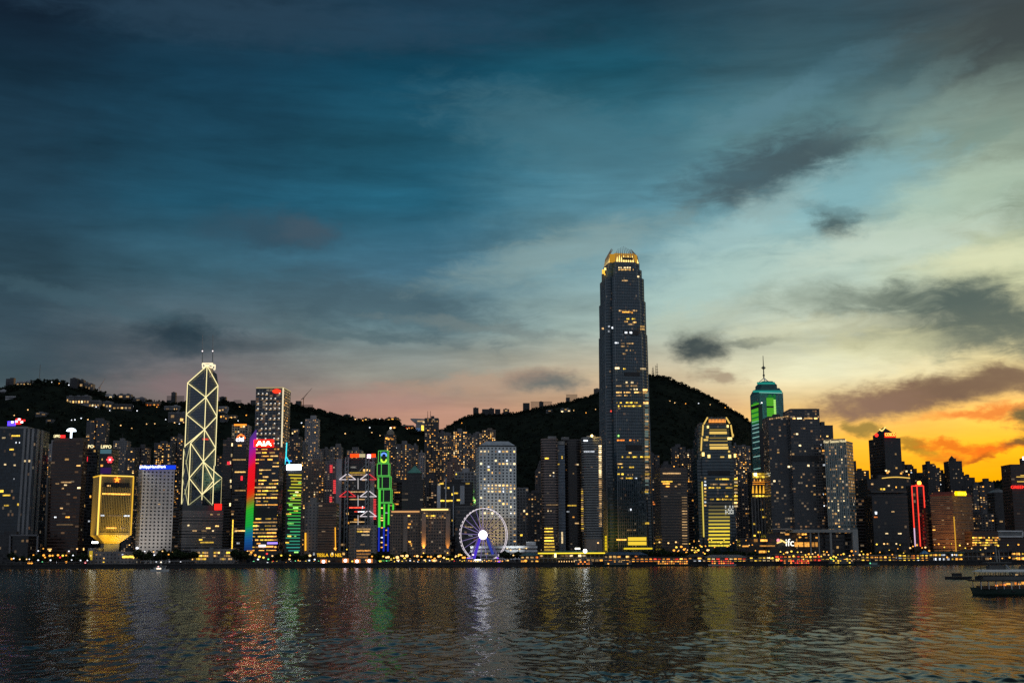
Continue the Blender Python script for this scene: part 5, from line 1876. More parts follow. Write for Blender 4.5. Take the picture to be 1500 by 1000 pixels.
# ---- green crowned tower
Yt = 1960
A = tower('teal glass tower with neon green lit corners, stepped teal roof and antenna', 1098.5, 1147, 575, Yt, 'glass_teal', side=-14, depth=42, lit=0, plant=0, cat='skyscraper', name='skyscraper', parapet=.2)
rt = A['root']
c, poly = A['c'], A['poly']
TE = emit('roof_teal', (.02, .30, .24), .8)
lv = [(A['z1'] + .2, zat(567, Yt), 1.0, .80, 1), (zat(567, Yt), zat(562, Yt), .66, .66, 0), (zat(562, Yt), zat(556, Yt), .66, .40, 1)]
for za, zb, s0, s1, g_ in lv:
    MB().prism([tuple(c + (Vector(p) - c) * s0) for p in poly], za + .01, zb, 0, poly2=[tuple(c + (Vector(p) - c) * s1) for p in poly]).build('roof', [plain('teal_roof', (.03, .11, .11), .4)], rt)
for (ya, xa, xb) in [(573, 1103, 1145), (561, 1109, 1135)]:
    strip(rt, 'light_strip', TE, V3(xa, ya, Yt - 6), V3(xb, ya, Yt - 6), 1.5)
strip(rt, 'light_strip', emit('teal_line', (.3, .8, .65), .9), V3(1112, 574.5, Yt - 7), V3(1146, 575.5, Yt - 7), .4)
tip = V3(1119, 555, Yt + 20)
b = MB()
for dx, dy in ((-8, 0), (8, 0), (0, -8)):
    b.bar((tip.x + dx, tip.y + dy, zat(557, Yt)), (tip.x, tip.y, zat(551, Yt)), .6)
b.build('mast_base', [WHITEP], rt)
b = MB().bar((tip.x, tip.y, zat(552, Yt)), (tip.x, tip.y, zat(518, Yt)), .9, 0, .35)
b.cyl((tip.x, tip.y), 2.0, zat(538, Yt), zat(534, Yt), 8)
b.box(tip.x - 3.4, tip.x + 3.4, tip.y - .6, tip.y + .6, zat(536.5, Yt), zat(535, Yt))
b.cyl((tip.x, tip.y), 1.8, zat(548, Yt), zat(546, Yt), 8)
b.build('mast', [CONC_D], rt)
GG, GD = emit('panel_green', (.11, .52, .03), .75), emit('panel_green_dark', (.02, .26, .05), .6)
fL = A['faces'][1]
fF = A['faces'][0]
for k in range(13):
    y = 590 + k * 2.4
    m_ = GG if k % 3 else GD
    if 594 < y < 597.5:
        m_ = DARKM
    wk = .78 if k else .4
    panel(rt, 'light_band', m_, fL.point(.52, zat(y, fL.point(.5, 0).y), .6), fL.L * wk, 2.3, fL.ang)
for k in range(14):
    y = 579 + k * 2.4
    m_ = GG if k > 1 else GD
    if 593.5 < y < 596.5:
        m_ = DARKM
    wk = {0: .14, 1: .24}.get(k, .32)
    panel(rt, 'light_band', m_, fF.point(.44, zat(y, fF.point(.44, 0).y), .6), fF.L * wk, 2.3, fF.ang)
    panel(rt, 'light_band', emit('panel_lime', (.45, .95, .18), .9) if 2 < k < 12 else GD, fF.point(.62, zat(y, fF.point(.6, 0).y), .8), fF.L * .09, 2.3, fF.ang)
for y in (617, 622, 627, 633, 640, 647, 656, 668, 686):
    panel(rt, 'light_band', emit('pale_line', (.30, .58, .52), .8), fL.point(.55, zat(y, fL.point(.5, 0).y), .6), fL.L * .8, 1.2, fL.ang)
pp = Vector(poly[1])
strip(rt, 'corner_recess', DARKM, (pp.x, pp.y - 1, GROUND), (pp.x, pp.y - 1, zat(592, Yt)), 2.6)
panel(rt, 'lamp', emit('lamp_pale', (1, .95, .85), 3), fF.point(.05, zat(590, Yt), 3), 1.6, 1.6)

for dx in (-16, 10):  # added green spots in mid-air tint the upper shaft
    q = V3(1121, 600, Yt - 60)
    spot(rt, (q.x + dx, Yt - 60, zat(640, Yt - 60)), (q.x + dx * .6, Yt, zat(585, Yt)), 40000, (.10, 1, .55), 70, 1)

# ---- golden crown block
A = tower('square tower with a golden lit colonnade crown and dark columned shaft', 1101, 1131, 691, 1560, 'fins', depth=28, lit=0, plant=0, cat='office tower', name='office_tower')
rt = A['root']
for j, y in enumerate((694, 698)):
    for k in range(6):
        panel(rt, 'window', LIT['yellow'], V3(1104.5 + k * 4.5, y, 1559.6), 3.3, 2.6)
for k in range(6):
    panel(rt, 'window', LIT['amber'], V3(1105 + k * 4.4, 703, 1559.6), 1.6, 2.4)
    b = MB().bar(V3(1103 + k * 5.2, 722, 1558.6), V3(1103 + k * 5.2, 711, 1558.6), 1.1, 0, .4)
    b.build('uplight', [emit('col_gold', (1, .48, .04), 1.1)], rt)
    panel(rt, 'window', LIT['yellow'], V3(1104 + k * 4.6, 726, 1559.4), 3, 2)
for y in (705.5, 708.5):
    panel(rt, 'light_strip', emit('col_orange', (1, .34, .03), 1.0), V3(1116, y, 1559.5), 23, .9)
for px, py in [(1118, 757), (1123, 757), (1127, 757), (1104, 767), (1126, 766), (1112, 779), (1106, 784), (1116, 746)]:
    panel(rt, 'window', LIT['yellow'], V3(px, py, 1559.5), 3.4, 1.8)
panel(rt, 'lamp', emit('pale_flood', (1, 1, .75), 5), V3(1106.5, 694.5, 1558), 3.2, 3.2)
b = MB()
for k in range(7):
    x = xat(1102 + k * 4.6, 750, 1558)
    b.box(x - .6, x + .6, 1558, 1559.9, GROUND, zat(728, 1558))
b.build('column', [CONC], rt)

# ---- twin dark residential hotel slabs
A = tower('broad dark serviced apartment tower with scattered lights, left part', 1125, 1158, 611, 1510, 'four', depth=36, lit=.045, cols=[('pale', 2), ('warm', 1), ('dim', 5)], plant=1, cat='apartment tower', name='apartment_tower', budget=80)
for k in range(9):
    panel(A['root'], 'window', LIT['dim'], V3(1128 + k * 3.2, 613.5 - k * .5, 1509.5), 2, 1.4)
A = tower('tallest dark serviced apartment tower with a step at its right shoulder', 1157, 1200, 600, 1500, 'four', depth=40, lit=.045, cols=[('pale', 2), ('warm', 1), ('dim', 5)], plant=0, cat='apartment tower', name='apartment_tower', budget=95)
rt = A['root']
MB().box(xat(1160, 600, 1500), xat(1198, 600, 1500), 1506, 1530, A['z1'] + 1.3, zat(597.5, 1500)).build('plant_room', [CONC_D], rt)
for px, w, cc in [(1184, 14, 'warm'), (1171, 8, 'pale'), (1163, 5, 'warm'), (1195, 6, 'warm')]:
    panel(rt, 'window', LIT[cc], V3(px, 612.5, 1499.6), w * .7, 1.8)
b = MB()
for ya, yb in [(667, 675)]:
    b.box(xat(1160, 670, 1500), xat(1199, 670, 1500), 1499.2, 1499.9, zat(yb, 1500), zat(ya, 1500))
b.build('louvre', [DARKM], rt)
A = tower('dark shoulder block between the serviced apartments and the teal hotel', 1199, 1220, 624, 1512, 'four', depth=30, lit=.04, cols=MIXD, plant=1, cat='apartment tower', name='apartment_tower')
# ---- teal gridded hotel
A = tower('teal gridded hotel slab full of small lit windows with a pale lettered roofline', 1208, 1249, 647, 1460, 'hotel_teal', side=10, depth=28, lit=0, plant=0, cat='hotel', name='hotel_tower')
rt = A['root']
fH = A['faces'][0]
fH.wx, fH.wy = .5, .5
fH.scatter(.13, [('pale', 4), ('warm', 3), ('dim', 4)], j0=2)
fH.scatter(.3, [('warm', 4), ('amber', 2), ('dim', 4)], j0=1, j1=10)
fH.emit(100)
slab_t = MB()
gq = fH
for k in range(12):
    p_ = gq.point(k / 11, 0, .35)
    slab_t.bar((p_.x, p_.y, zat(770, 1460)), (p_.x, p_.y, A['z1']), .35)
slab_t.build('mullion', [plain('pale_mullion', (.36, .40, .38))], rt)
a_ = fH.point(.5, A['z1'] + 2.4, .6)
panel(rt, 'fascia', plain('sign_fascia', (.5, .4, .25)), a_, fH.L * .96, 3.6, fH.ang)
text_sign(rt, 'Four Seasons Hotel', emit('hotel_sign', (1, .82, .45), 1.1), 1209, 1237, 646, fH.point(.5, 0, 2).y - 3, 4, ang=fH.ang)

# ---- shopping podium with giant frame
A = tower('long waterfront shopping mall under a giant pale concrete frame', 1122, 1254, 782, 1430, 'glass_dark', depth=30, lit=.05, cols=[('amber', 3), ('warm', 2), ('dim', 3)], span=(1, 3), plant=0, cat='shopping mall', name='shopping_mall', budget=60)
rt = A['root']
FRM = plain('frame_concrete', (.30, .30, .285))
MB().box(xat(1161, 777, 1415), xat(1250, 777, 1415), 1412, 1440, zat(779.5, 1415), zat(775, 1415)).build('frame_beam', [FRM], rt)
MB().box(xat(1134, 774, 1420), xat(1160.5, 774, 1420), 1420, 1440, zat(775, 1420), zat(773.3, 1420)).build('frame_beam', [FRM], rt)
for px, w in [(1187, 1.4), (1199, 1.2), (1216.5, 2.2), (1252, 6)]:
    x = xat(px, 790, 1415)
    MB().box(x - w / 2, x + w / 2, 1411.2 if w > 5 else 1413, 1416 if w > 5 else 1414.5, GROUND, zat(775 if w > 5 else 779.6, 1415)).build('frame_column', [FRM], rt)
text_sign(rt, 'ifc', emit('mall_white', (1, .95, .8), 1.8), 1151, 1163, 794, 1409, 10.5)
for p_, q_ in [((1138, 795), (1146, 792)), ((1143, 790), (1152, 795))]:
    strip(rt, 'sign', emit('swoosh_gold', (1, .65, .2), 1.4), V3(*p_, 1409), V3(*q_, 1409), .7)
MB().ball(V3(1140, 791, 1408.5), 1.9, n=8, k=5).build('sign', [emit('swoosh_pink', (1, .25, .3), 1.6)], rt)
for k, (px, w) in enumerate([(1166.5, 5), (1173.5, 6), (1182, 7), (1191, 3.6), (1196, 3.4)]):
    panel(rt, 'window', LIT['amber'], V3(px, 797, 1413), w * .78, 5)
for px, py, w, h_ in [(1182 - 12, 782, 5, 2), (1176, 782, 3, 2.4), (1180, 782, 3, 2), (1172, 786.5, 3, 1.5), (1119, 791, 10, 3), (1124, 799, 22, 2), (1107, 791, 5, 4), (1092, 799.5, 9, 2), (1153, 782, 6, 2.4), (1196, 787, 3, 2), (1181, 787, 3, 1.4)]:
    panel(rt, 'window', LIT['amber'], V3(px, py, 1412), w * .78, h_ * .8)
A = tower('stepped dark terrace block left of the shopping mall', 1085, 1140, 789, 1440, 'glass_dark', depth=26, lit=.10, cols=[('amber', 3), ('dim', 3)], span=(1, 4), plant=0, cat='building', name='terrace_block')

# ---- right side: dark towers
A = tower('dark rounded tower behind the teal hotel', 1252, 1273, 690, 1680, 'sil', depth=24, lit=.07, cols=MIXD, plant=1, cat='tower')
A = tower('black low slab at the right foot of the teal hotel', 1252, 1277, 731, 1560, 'band_dark', depth=24, lit=.03, cols=MIXD, plant=0, cat='tower')
Yco = 1680
A = tower('black tower with a gabled roof, gold chevron and red lettered sign', 1272, 1319, 641, Yco, 'glass_dark', side=-23, depth=40, lit=.006, cols=MIXD, plant=0, cat='office tower', name='office_tower', parapet=.2)
rt = A['root']
poly, c = A['poly'], A['c']
gx = [V3(1280, 640, Yco - 1), V3(1313, 640, Yco - 1), V3(1293.5, 623.5, Yco - 1)]
gb_ = MB()
gb_.prism([tuple(c + (Vector(p) - c) * .72) for p in poly], A['z1'] + .22, zat(635, Yco)).build('gable_base', [plain('black_panel', (.02, .02, .022), .3)], rt)
gb_ = MB().prism([tuple(c + (Vector(p) - c) * .72) for p in poly], zat(635, Yco) + .01, zat(623.5, Yco), poly2=[tuple(c + (Vector(p) - c) * .04) for p in poly])
gb_.build('roof', [plain('black_panel', (.02, .02, .022), .3)], rt)
CH = emit('chevron_gold', (1, .72, .2), 1.4)
strip(rt, 'light_strip', CH, V3(1288, 628.5, Yco - 8), V3(1292, 631, Yco - 8), .7)
strip(rt, 'light_strip', CH, V3(1292, 631, Yco - 8), V3(1297, 625.5, Yco - 8), .7)
MB().ball(V3(1284, 637, Yco - 6), 2.6, n=8, k=5).build('sign', [emit('round_red', (1, .03, .02), 2.0)], rt)
g = V3(1304, 637, Yco - 5)
panel(rt, 'sign_board', emit('cosco_red', (1, .04, .01), 1.4), g, 15.5, 6.5)
text_sign(rt, 'COSCO', emit('cosco_yellow', (1, .75, .10), 2.0), 1296.5, 1311.5, 636, Yco - 6.5, 4.6)
A = tower('lower dark block wrapped by a curved yellow light line', 1270, 1334, 702, 1620, 'glass_dark', depth=40, lit=.03, cols=MIXD, plant=1, cat='office building', name='office_building')
rt = A['root']
b = MB()
pts = [V3(1292 + k * 5.1, 700 - 1.6 * math.sin(k / 8 * math.pi), 1617) for k in range(9)]
for k in range(8):
    b.bar(pts[k], pts[k + 1], .6)
b.build('light_strip', [emit('line_yellow', (1, .62, .12), 1.0)], rt)
for px, py, cc in [(1300, 692, 'amber'), (1302, 690, 'warm'), (1298, 689, 'pale'), (1320, 693, 'amber'), (1322, 691, 'warm'), (1313, 685, 'warm'), (1328, 690, 'pale'), (1291, 716, 'yellow'), (1295, 716, 'yellow'), (1302, 711, 'pale')]:
    panel(rt, 'window', LIT[cc], V3(px, py, 1616), 2.4, 2.2)
A = tower('broad dark mirror glass block with few lights on the right waterfront', 1277, 1329, 728, 1480, 'glass_dark', side=0, depth=34, lit=.003, cols=MIXD, plant=0, cat='office building', name='office_building')
rt = A['root']
for px, py, w, cc in [(1283, 757, 5, 'orange'), (1299, 781, 4, 'pale'), (1318, 781, 5, 'pale'), (1308, 749, 4, 'dim'), (1300, 796, 2, 'warm'), (1313, 796, 2, 'pale')]:
    panel(rt, 'window', LIT[cc], V3(px, py, 1479.6), w * .8, 1.4)
slabs(rt, A['poly'], zat(727, 1480), zat(720, 1480), 1, CONC_D, .2, 2)
# ---- red neon edged tower
A = tower('slim dark tower edged with red neon tubes under an orange beacon', 1334, 1352, 712, 1500, 'glass', depth=18, lit=.01, cols=MIXD, plant=0, cat='tower', name='office_tower')
rt = A['root']
RN = emit('neon_red', (1, .05, .03), 1.35)
z0n = zat(800, 1500)
for px in (1335, 1342.5, 1352):
    x = xat(px, 712, 1500)
    strip(rt, 'neon_tube', RN, (x, 1498.5, z0n + (22 if px < 1336 else 0)), (x, 1498.5, A['z1'] + .5), .55)
x = xat(1335, 712, 1500)
strip(rt, 'neon_tube', emit('neon_pink', (.85, .55, .75), .9), (x, 1498.5, z0n), (x, 1498.5, z0n + 22), .6)
strip(rt, 'neon_tube', RN, (x, 1498.5, A['z1'] + .5), (xat(1352, 712, 1500), 1498.5, A['z1'] + .5), .6)
MB().cyl((xat(1346, 710, 1505), 1506), 5, A['z1'] + 1.3, A['z1'] + 3.6, 10).build('plant_room', [plain('beacon_base', (.3, .06, .04))], rt)
MB().ball(V3(1346.5, 707, 1500), 2.6, n=8, k=5).build('beacon', [emit('beacon_orange', (1, .35, .04), 5)], rt)
panel(rt, 'lamp', emit('beacon_red', (1, .04, .02), 2.0), V3(1346, 710.3, 1498), 8, 1.2)

# ---- red brown banded ferry terminal tower
A = tower('red brown banded tower block with a bright yellow sign at its roof', 1363, 1423, 727, 1450, 'band_warm', side=28, depth=40, lit=.012, cols=RESI, plant=0, cat='tower', name='office_tower')
rt = A['root']
slabs(rt, A['poly'], zat(802, 1450), zat(729, 1450), 26, plain('slab_ochre', (.24, .13, .07)), .7, 1.2)
c, poly = A['c'], A['poly']
RB = plain('red_roof', (.20, .045, .03), .6)
MB().prism([tuple(c + (Vector(p) - c) * 1.03) for p in poly], A['z1'] + 1.25, A['z1'] + 3).build('roof', [RB], rt)
MB().prism([tuple(c + (Vector(p) - c) * .98) for p in poly], A['z1'] + 3.01, zat(719.5, 1450), poly2=[tuple(c + (Vector(p) - c) * .84) for p in poly]).build('roof', [RB], rt)
n_ = Vector(poly[1])
strip(rt, 'light_strip', emit('edge_gold', (.85, .42, .04), .8), (n_.x, n_.y - .9, GROUND + 8), (n_.x, n_.y - .9, GROUND + 50), .5)
panel(rt, 'sign_board', emit('sign_yellow', (1, .62, .0), 1.6), V3(1407, 722.5, 1448), 16.5, 5.2, .4)
text_sign(rt, '\u4fe1\u5fb7\u4e2d\u5fc3', emit('sign_lemon', (1, .85, .05), 2.2), 1398, 1416, 722.5, 1446, 5.4)
spot(rt, (n_.x - 15, n_.y - 40, 8), (n_.x, n_.y, 40), 100000, (1, .42, .10), 100, 1)
spot(rt, (n_.x + 25, n_.y - 30, 8), (n_.x + 22, n_.y + 12, 50), 60000, (1, .6, .2), 100, 1)
A = tower('low building with rows of glowing yellow windows and a dark flat roof', 1424, 1462, 779, 1420, 'brown', depth=24, lit=0, plant=0, cat='building', name='terminal_building')
rt = A['root']
for j in range(4):
    x = 1424.5
    while x < 1461:
        w = R.uniform(1.5, 4.5)
        if R.random() < .85:
            panel(rt, 'window', LIT[pick([('amber', 2), ('yellow', 3)])], V3(min(x + w / 2, 1461), 787 + j * 3.6, 1419.6), w * .75, 1.4)
        x += w + .4
A = tower('low terminal hall with a pale framed upper storey at the right edge', 1460, 1502, 787, 1425, 'brown', depth=24, lit=.05, cols=[('dim', 1)], plant=0, cat='building', name='terminal_building')
rt = A['root']
b = MB()
for p_, q_ in [((1460.5, 777.5), (1498, 777.5)), ((1460.5, 785.5), (1498, 785.5)), ((1460.5, 777.5), (1460.5, 785.5)), ((1498, 777.5), (1498, 785.5))]:
    b.bar(V3(*p_, 1423), V3(*q_, 1423), .7)
b.build('frame', [WHITEP], rt)
panel(rt, 'glazing', plain('grey_screen', (.22, .23, .23)), V3(1479.5, 781.5, 1425), 29, 6, 0, 1)
A = tower('red lit tower cut by the right edge of the picture, with a red lettered sign', 1480, 1530, 681, 1520, 'brown', depth=30, lit=.01, cols=RESI, plant=0, cat='office tower', name='office_tower')
rt = A['root']
MB().cyl((V3(1503, 680, 1528).x, 1530), 6.5, A['z1'] + 1.3, A['z1'] + 9, 12).build('roof_drum', [DARKM], rt)
panel(rt, 'sign', emit('drum_white', (.75, .8, 1), 4), V3(1500, 671, 1522), 3.6, 4)
for y, x0, x1 in [(698, 1489, 1500), (705, 1490, 1504), (696, 1495, 1503)]:
    panel(rt, 'light_strip', emit('line_yellow', (1, .62, .12), 1.0), (V3(x0, y, 1519) + V3(x1, y, 1519)) / 2, (x1 - x0) * .84, .9)
text_sign(rt, 'GREEN', emit('sign_redtext', (1, .03, .02), 2.2), 1481, 1502, 713, 1518, 4.4)

# ================================================================== towers behind
# label, xl, xr, top, Y, style, lit, notches, kwargs
BG = [
    ('residential tower with many amber windows between the far left office tower and the brown slab', 46, 72, 676, 1750, 'resi_warm', .30, 2, {}),
    ('small pale blue block peeping out left of the brown slab', 70, 79, 651, 1900, 'resi_pale', .02, 0, {}),
    ('dark slab tower with pale windows high above the brown slab', 127, 155, 616, 2350, 'resi_dark', .13, 2, {}),
    ('pale thin residential tower with a stacked top right of the blue banded twin tower', 166, 186, 646, 2150, 'resi', .08, 0, {'mast': 1}),
    ('dim grey residential tower behind the gold tower', 184, 198, 660, 2050, 'resi_dark', .10, 0, {}),
    ('dim residential slab left of the white grid slab roofline', 196, 216, 656, 2200, 'resi_dark', .10, 2, {}),
    ('residential tower with two rows of amber windows above the blue sign', 226, 252, 649, 2250, 'resi_dark', .40, 2, {}),
    ('dark residential tower touching the left edge of the zigzag skyscraper', 250, 268, 640, 2300, 'resi_dark', .12, 2, {}),
    ('dim low tower between the white slab and the banded block', 254, 266, 745, 1600, 'band_dark', .05, 0, {}),
    ('small dark tower right of the zigzag skyscraper', 318, 332, 668, 2010, 'resi_dark', .10, 0, {}),
    ('slim pale residential slab high on the slope right of the dotted skyscraper', 447, 466, 614, 2250, 'resi_pale', .13, 0, {}),
    ('shorter residential tower left of the pale slab on the slope', 434, 448, 650, 2150, 'resi', .22, 2, {}),
    ('brownish block with amber lit upper windows right of the green striped tower', 441, 475, 676, 1760, 'resi_warm', .10, 0, {}),
    ('low white block with a bright roof lamp behind the brownish block', 455, 470, 662, 1950, 'resi_pale', .14, 0, {}),
    ('cluster tower with a pale crown left of the bank headquarters', 468, 482, 658, 2050, 'resi', .12, 2, {}),
    ('small grey tower behind the red sign of the bank headquarters', 484, 500, 655, 2000, 'resi', .12, 2, {'mast': 1}),
    ('wide grey tower rising behind the bank headquarters roof', 508, 530, 660, 1950, 'resi', .06, 2, {}),
    ('stepped grey tower behind the right mast of the bank headquarters', 534, 552, 673, 1850, 'stone', .04, 0, {}),
    ('residential tower with a lit domed top left of the twin antenna tower', 563, 579, 637, 2300, 'resi_dark', .22, 0, {'dome': 1}),
    ('grey residential tower full of amber windows right of the domed tower', 581, 602, 651, 2150, 'resi', .34, 3, {}),
    ('lower grey residential tower left of the twin antenna tower', 601, 612, 653, 2200, 'resi', .16, 0, {}),
    ('pale thin slab left of the tall twin antenna tower', 613, 622, 664, 1900, 'resi_pale', .03, 0, {}),
    ('tallest dark residential tower with twin antennas breaking the hill line', 622, 642, 613, 2200, 'resi_dark', .20, 2, {'ant': (626.5, 630.5, 601)}),
    ('grey wing stepping down right of the twin antenna tower', 641, 651, 634, 2210, 'resi', .12, 0, {}),
    ('cluster tower left of three, amber windows in columns', 650, 664, 638, 2150, 'resi', .36, 2, {}),
    ('cluster tower centre of three with a flat crown and thin antennas', 664, 684, 632, 2130, 'resi', .34, 3, {'ant': (666, 682, 622)}),
    ('cluster tower right of three, stepped and slightly lower', 683, 694, 638, 2150, 'resi', .24, 2, {}),
    ('grey residential tower behind the hipped roof slab, left', 693, 708, 635, 2250, 'resi', .20, 2, {}),
    ('residential tower behind the hipped roof slab with a bright amber top', 706, 726, 630, 2250, 'resi_warm', .36, 2, {}),
    ('pinkish block in front of the three cluster towers', 655, 674, 677, 1850, 'resi_pink', .08, 2, {}),
    ('dim residential slab between pyramid roof and white fin tower', 620, 640, 700, 1750, 'resi_dark', .16, 2, {}),
    ('yellow lit office block right of the green neon tower', 572, 590, 706, 1700, 'band_dark', .12, 0, {'span': (2, 4)}),
    ('hazy low tower at the left foot of the striped twin towers', 784, 796, 690, 1900, 'resi_dark', .05, 0, {}),
    ('tiny sloped roof tower left of the striped twin towers', 788, 796, 680, 2000, 'resi_dark', .03, 0, {}),
    ('dark residential tower right of the tallest tower', 951, 966, 667, 2150, 'resi_dark', .07, 2, {}),
    ('dark residential tower with lit roof lamp right of the tallest tower', 985, 1004, 655, 2200, 'resi_dark', .09, 2, {}),
    ('low dark tower between two residential towers under the peak', 970, 986, 681, 2100, 'resi_dark', .10, 0, {}),
    ('dark slab with amber windows left of the gold crowned tower', 1003, 1016, 662, 2100, 'resi_dark', .16, 0, {}),
    ('pale ribbed slab touching the gold crowned tower on its left', 1014, 1027, 658, 2050, 'band_dark', .06, 0, {}),
    ('residential tower touching the gold crowned tower on its right', 1074, 1085, 653, 2100, 'resi', .18, 2, {}),
    ('grey residential tower left of the teal green crowned tower', 1084, 1099, 654, 2150, 'resi', .18, 2, {}),
    ('low dark block between gold crowned tower and golden colonnade tower', 1082, 1102, 712, 1700, 'resi_dark', .06, 0, {}),
    ('dark residential tower behind the golden colonnade tower', 1004, 1028, 722, 1650, 'band_dark', .05, 0, {}),
    ('thin dark block just right of the teal hotel', 1244, 1254, 676, 1700, 'sil', .04, 0, {}),
    ('stepped black tower right of the gabled tower, tallest step', 1318, 1336, 681, 1950, 'sil', .07, 2, {}),
    ('stepped black tower right of the gabled tower, middle step', 1334, 1343, 687, 1960, 'sil', .05, 0, {}),
    ('stepped black tower right of the gabled tower, lowest step', 1342, 1357, 697, 1970, 'sil', .05, 2, {}),
    ('tall black silhouette tower right of the red neon tower', 1358, 1369, 680, 1900, 'sil', .06, 0, {}),
    ('ribbed grey silhouette tower beside the tall black silhouette', 1369, 1375, 686, 1910, 'resi_dark', .04, 0, {}),
    ('shorter silhouette tower with three pale windows in a column', 1375, 1382, 689, 1920, 'sil', .22, 0, {}),
    ('low black block between the silhouette towers', 1382, 1392, 699, 1950, 'sil', .03, 0, {}),
    ('square black silhouette tower topped by a rounded knob', 1390, 1409, 676, 1900, 'sil', .05, 0, {'knob': 1}),
    ('dark tower right of the knobbed tower, higher', 1409, 1417, 697, 1930, 'sil', .05, 0, {}),
    ('dark tower right of the knobbed tower, lower', 1416, 1428, 700, 1940, 'sil', .08, 0, {}),
    ('dark residential tower with amber windows right of the yellow sign', 1425, 1442, 711, 1800, 'resi_dark', .22, 2, {}),
    ('dark residential tower with a bright yellow roof lamp near the right edge', 1441, 1456, 707, 1850, 'sil', .08, 0, {}),
    ('grey hipped roof block near the right edge', 1456, 1476, 722, 1620, 'band_dark', .03, 0, {'hip': 1}),
    ('brown slab between the hipped roof block and the red lit tower', 1473, 1486, 722, 1650, 'brown', .02, 0, {}),
    ('small grey block with pale lit strips behind the yellow windowed terminal', 1424, 1440, 750, 1600, 'resi_dark', .10, 0, {}),
    ('small grey block with a pale striped end wall near the right edge', 1438, 1456, 753, 1580, 'resi', .05, 0, {}),
    ('far dark tower behind the shopping mall roofline', 1100, 1112, 740, 1750, 'sil', .05, 0, {}),
    ('brown side block attached left of the red brown banded tower', 1356, 1366, 752, 1480, 'brown', .02, 0, {}),
    ('grey block behind the stone hotel block', 470, 494, 690, 1820, 'resi', .10, 2, {}),
    ('dark tower behind the yellow lit floors, left of the green striped tower', 424, 440, 640, 2050, 'resi_dark', .08, 0, {}),
    ('low dark block at the left picture edge behind the promenade', -20, 42, 784, 1430, 'glass_dark', .01, 0, {'frame': 1}),
    ('dim block between the far left office tower and the brown slab, orange lit storey', 43, 70, 728, 1600, 'sil', .02, 0, {'orange': 1}),
]
for lab, xl, xr, top, Y, sty, lit, nt, kw in BG:
    k2 = {k: v for k, v in kw.items() if k in ('mast', 'span')}
    A = tower(lab, xl, xr, top, Y, sty, lit=lit, notches=nt, depth=24, base=min(GROUND, GROUND), plant=0 if 'dome' in kw else R.choice([1, 1, 2]), cat='residential tower' if 'resi' in sty or sty == 'sil' else 'building',
              name='residential_tower' if 'resi' in sty or sty == 'sil' else 'city_block', cols=RESI if sty != 'sil' else MIXD, budget=70, **k2)
    rt = A['root']
    c = A['c']
    w = A['poly'][1][0] - A['poly'][0][0]
    if 'ant' in kw:
        for px in kw['ant'][:2]:
            p_ = V3(px, top, Y + 8)
            MB().bar((p_.x, p_.y, A['z1']), (p_.x, p_.y, zat(kw['ant'][2], Y)), .5, 0, .3).build('antenna', [DARKM], rt)
    if 'dome' in kw:
        MB().cyl((c.x, c.y), 7, A['z1'] + 1.2, A['z1'] + 7, 10).cyl((c.x, c.y), 7, A['z1'] + 7.01, A['z1'] + 13, 10, 0, 1.5).build('dome', [plain('dome_stone', (.30, .26, .20))], rt)
        MB().ball((c.x, c.y, A['z1'] + 14.5), 1.7, n=6, k=4).build('lamp', [emit('dome_lamp', (1, .9, .7), 3)], rt)
        for k in range(4):
            panel(rt, 'window', LIT['amber'], (A['poly'][0][0] + 4 + k * 4, Y - .3, A['z1'] - 6 - (k % 2) * 1.6), 3, 3)
    if 'knob' in kw:
        MB().cyl((c.x - 1, c.y), 4.6, A['z1'] + 1.2, A['z1'] + 5, 10).cyl((c.x - 1, c.y), 4.6, A['z1'] + 5.01, A['z1'] + 10, 10, 0, .6).build('dome', [DARKM], rt)
    if 'hip' in kw:
        hi = [tuple(c + (Vector(p) - c) * .3) for p in A['poly']]
        MB().prism(A['poly'], A['z1'] + 1.3, zat(716, Y), poly2=hi).build('roof', [plain('slate', (.20, .21, .21))], rt)
    if 'frame' in kw:
        b = MB()
        for p_, q_ in [((15, 783.5), (56, 783.5)), ((55.5, 783), (54, 815)), ((15, 783), (14, 815))]:
            b.bar(V3(*p_, 1428), V3(*q_, 1428), .8)
        b.build('frame', [plain('frame_grey', (.16, .16, .17))], rt)
    if 'orange' in kw:
        for px, py, w_, cc in [(52, 741, 4, 'orange'), (59, 738, 8, 'amber'), (48, 741, 3, 'orange'), (60, 740, 3, 'dim')]:
            panel(rt, 'window', LIT[cc], V3(px, py, 1599), w_ * .85, 1.6)

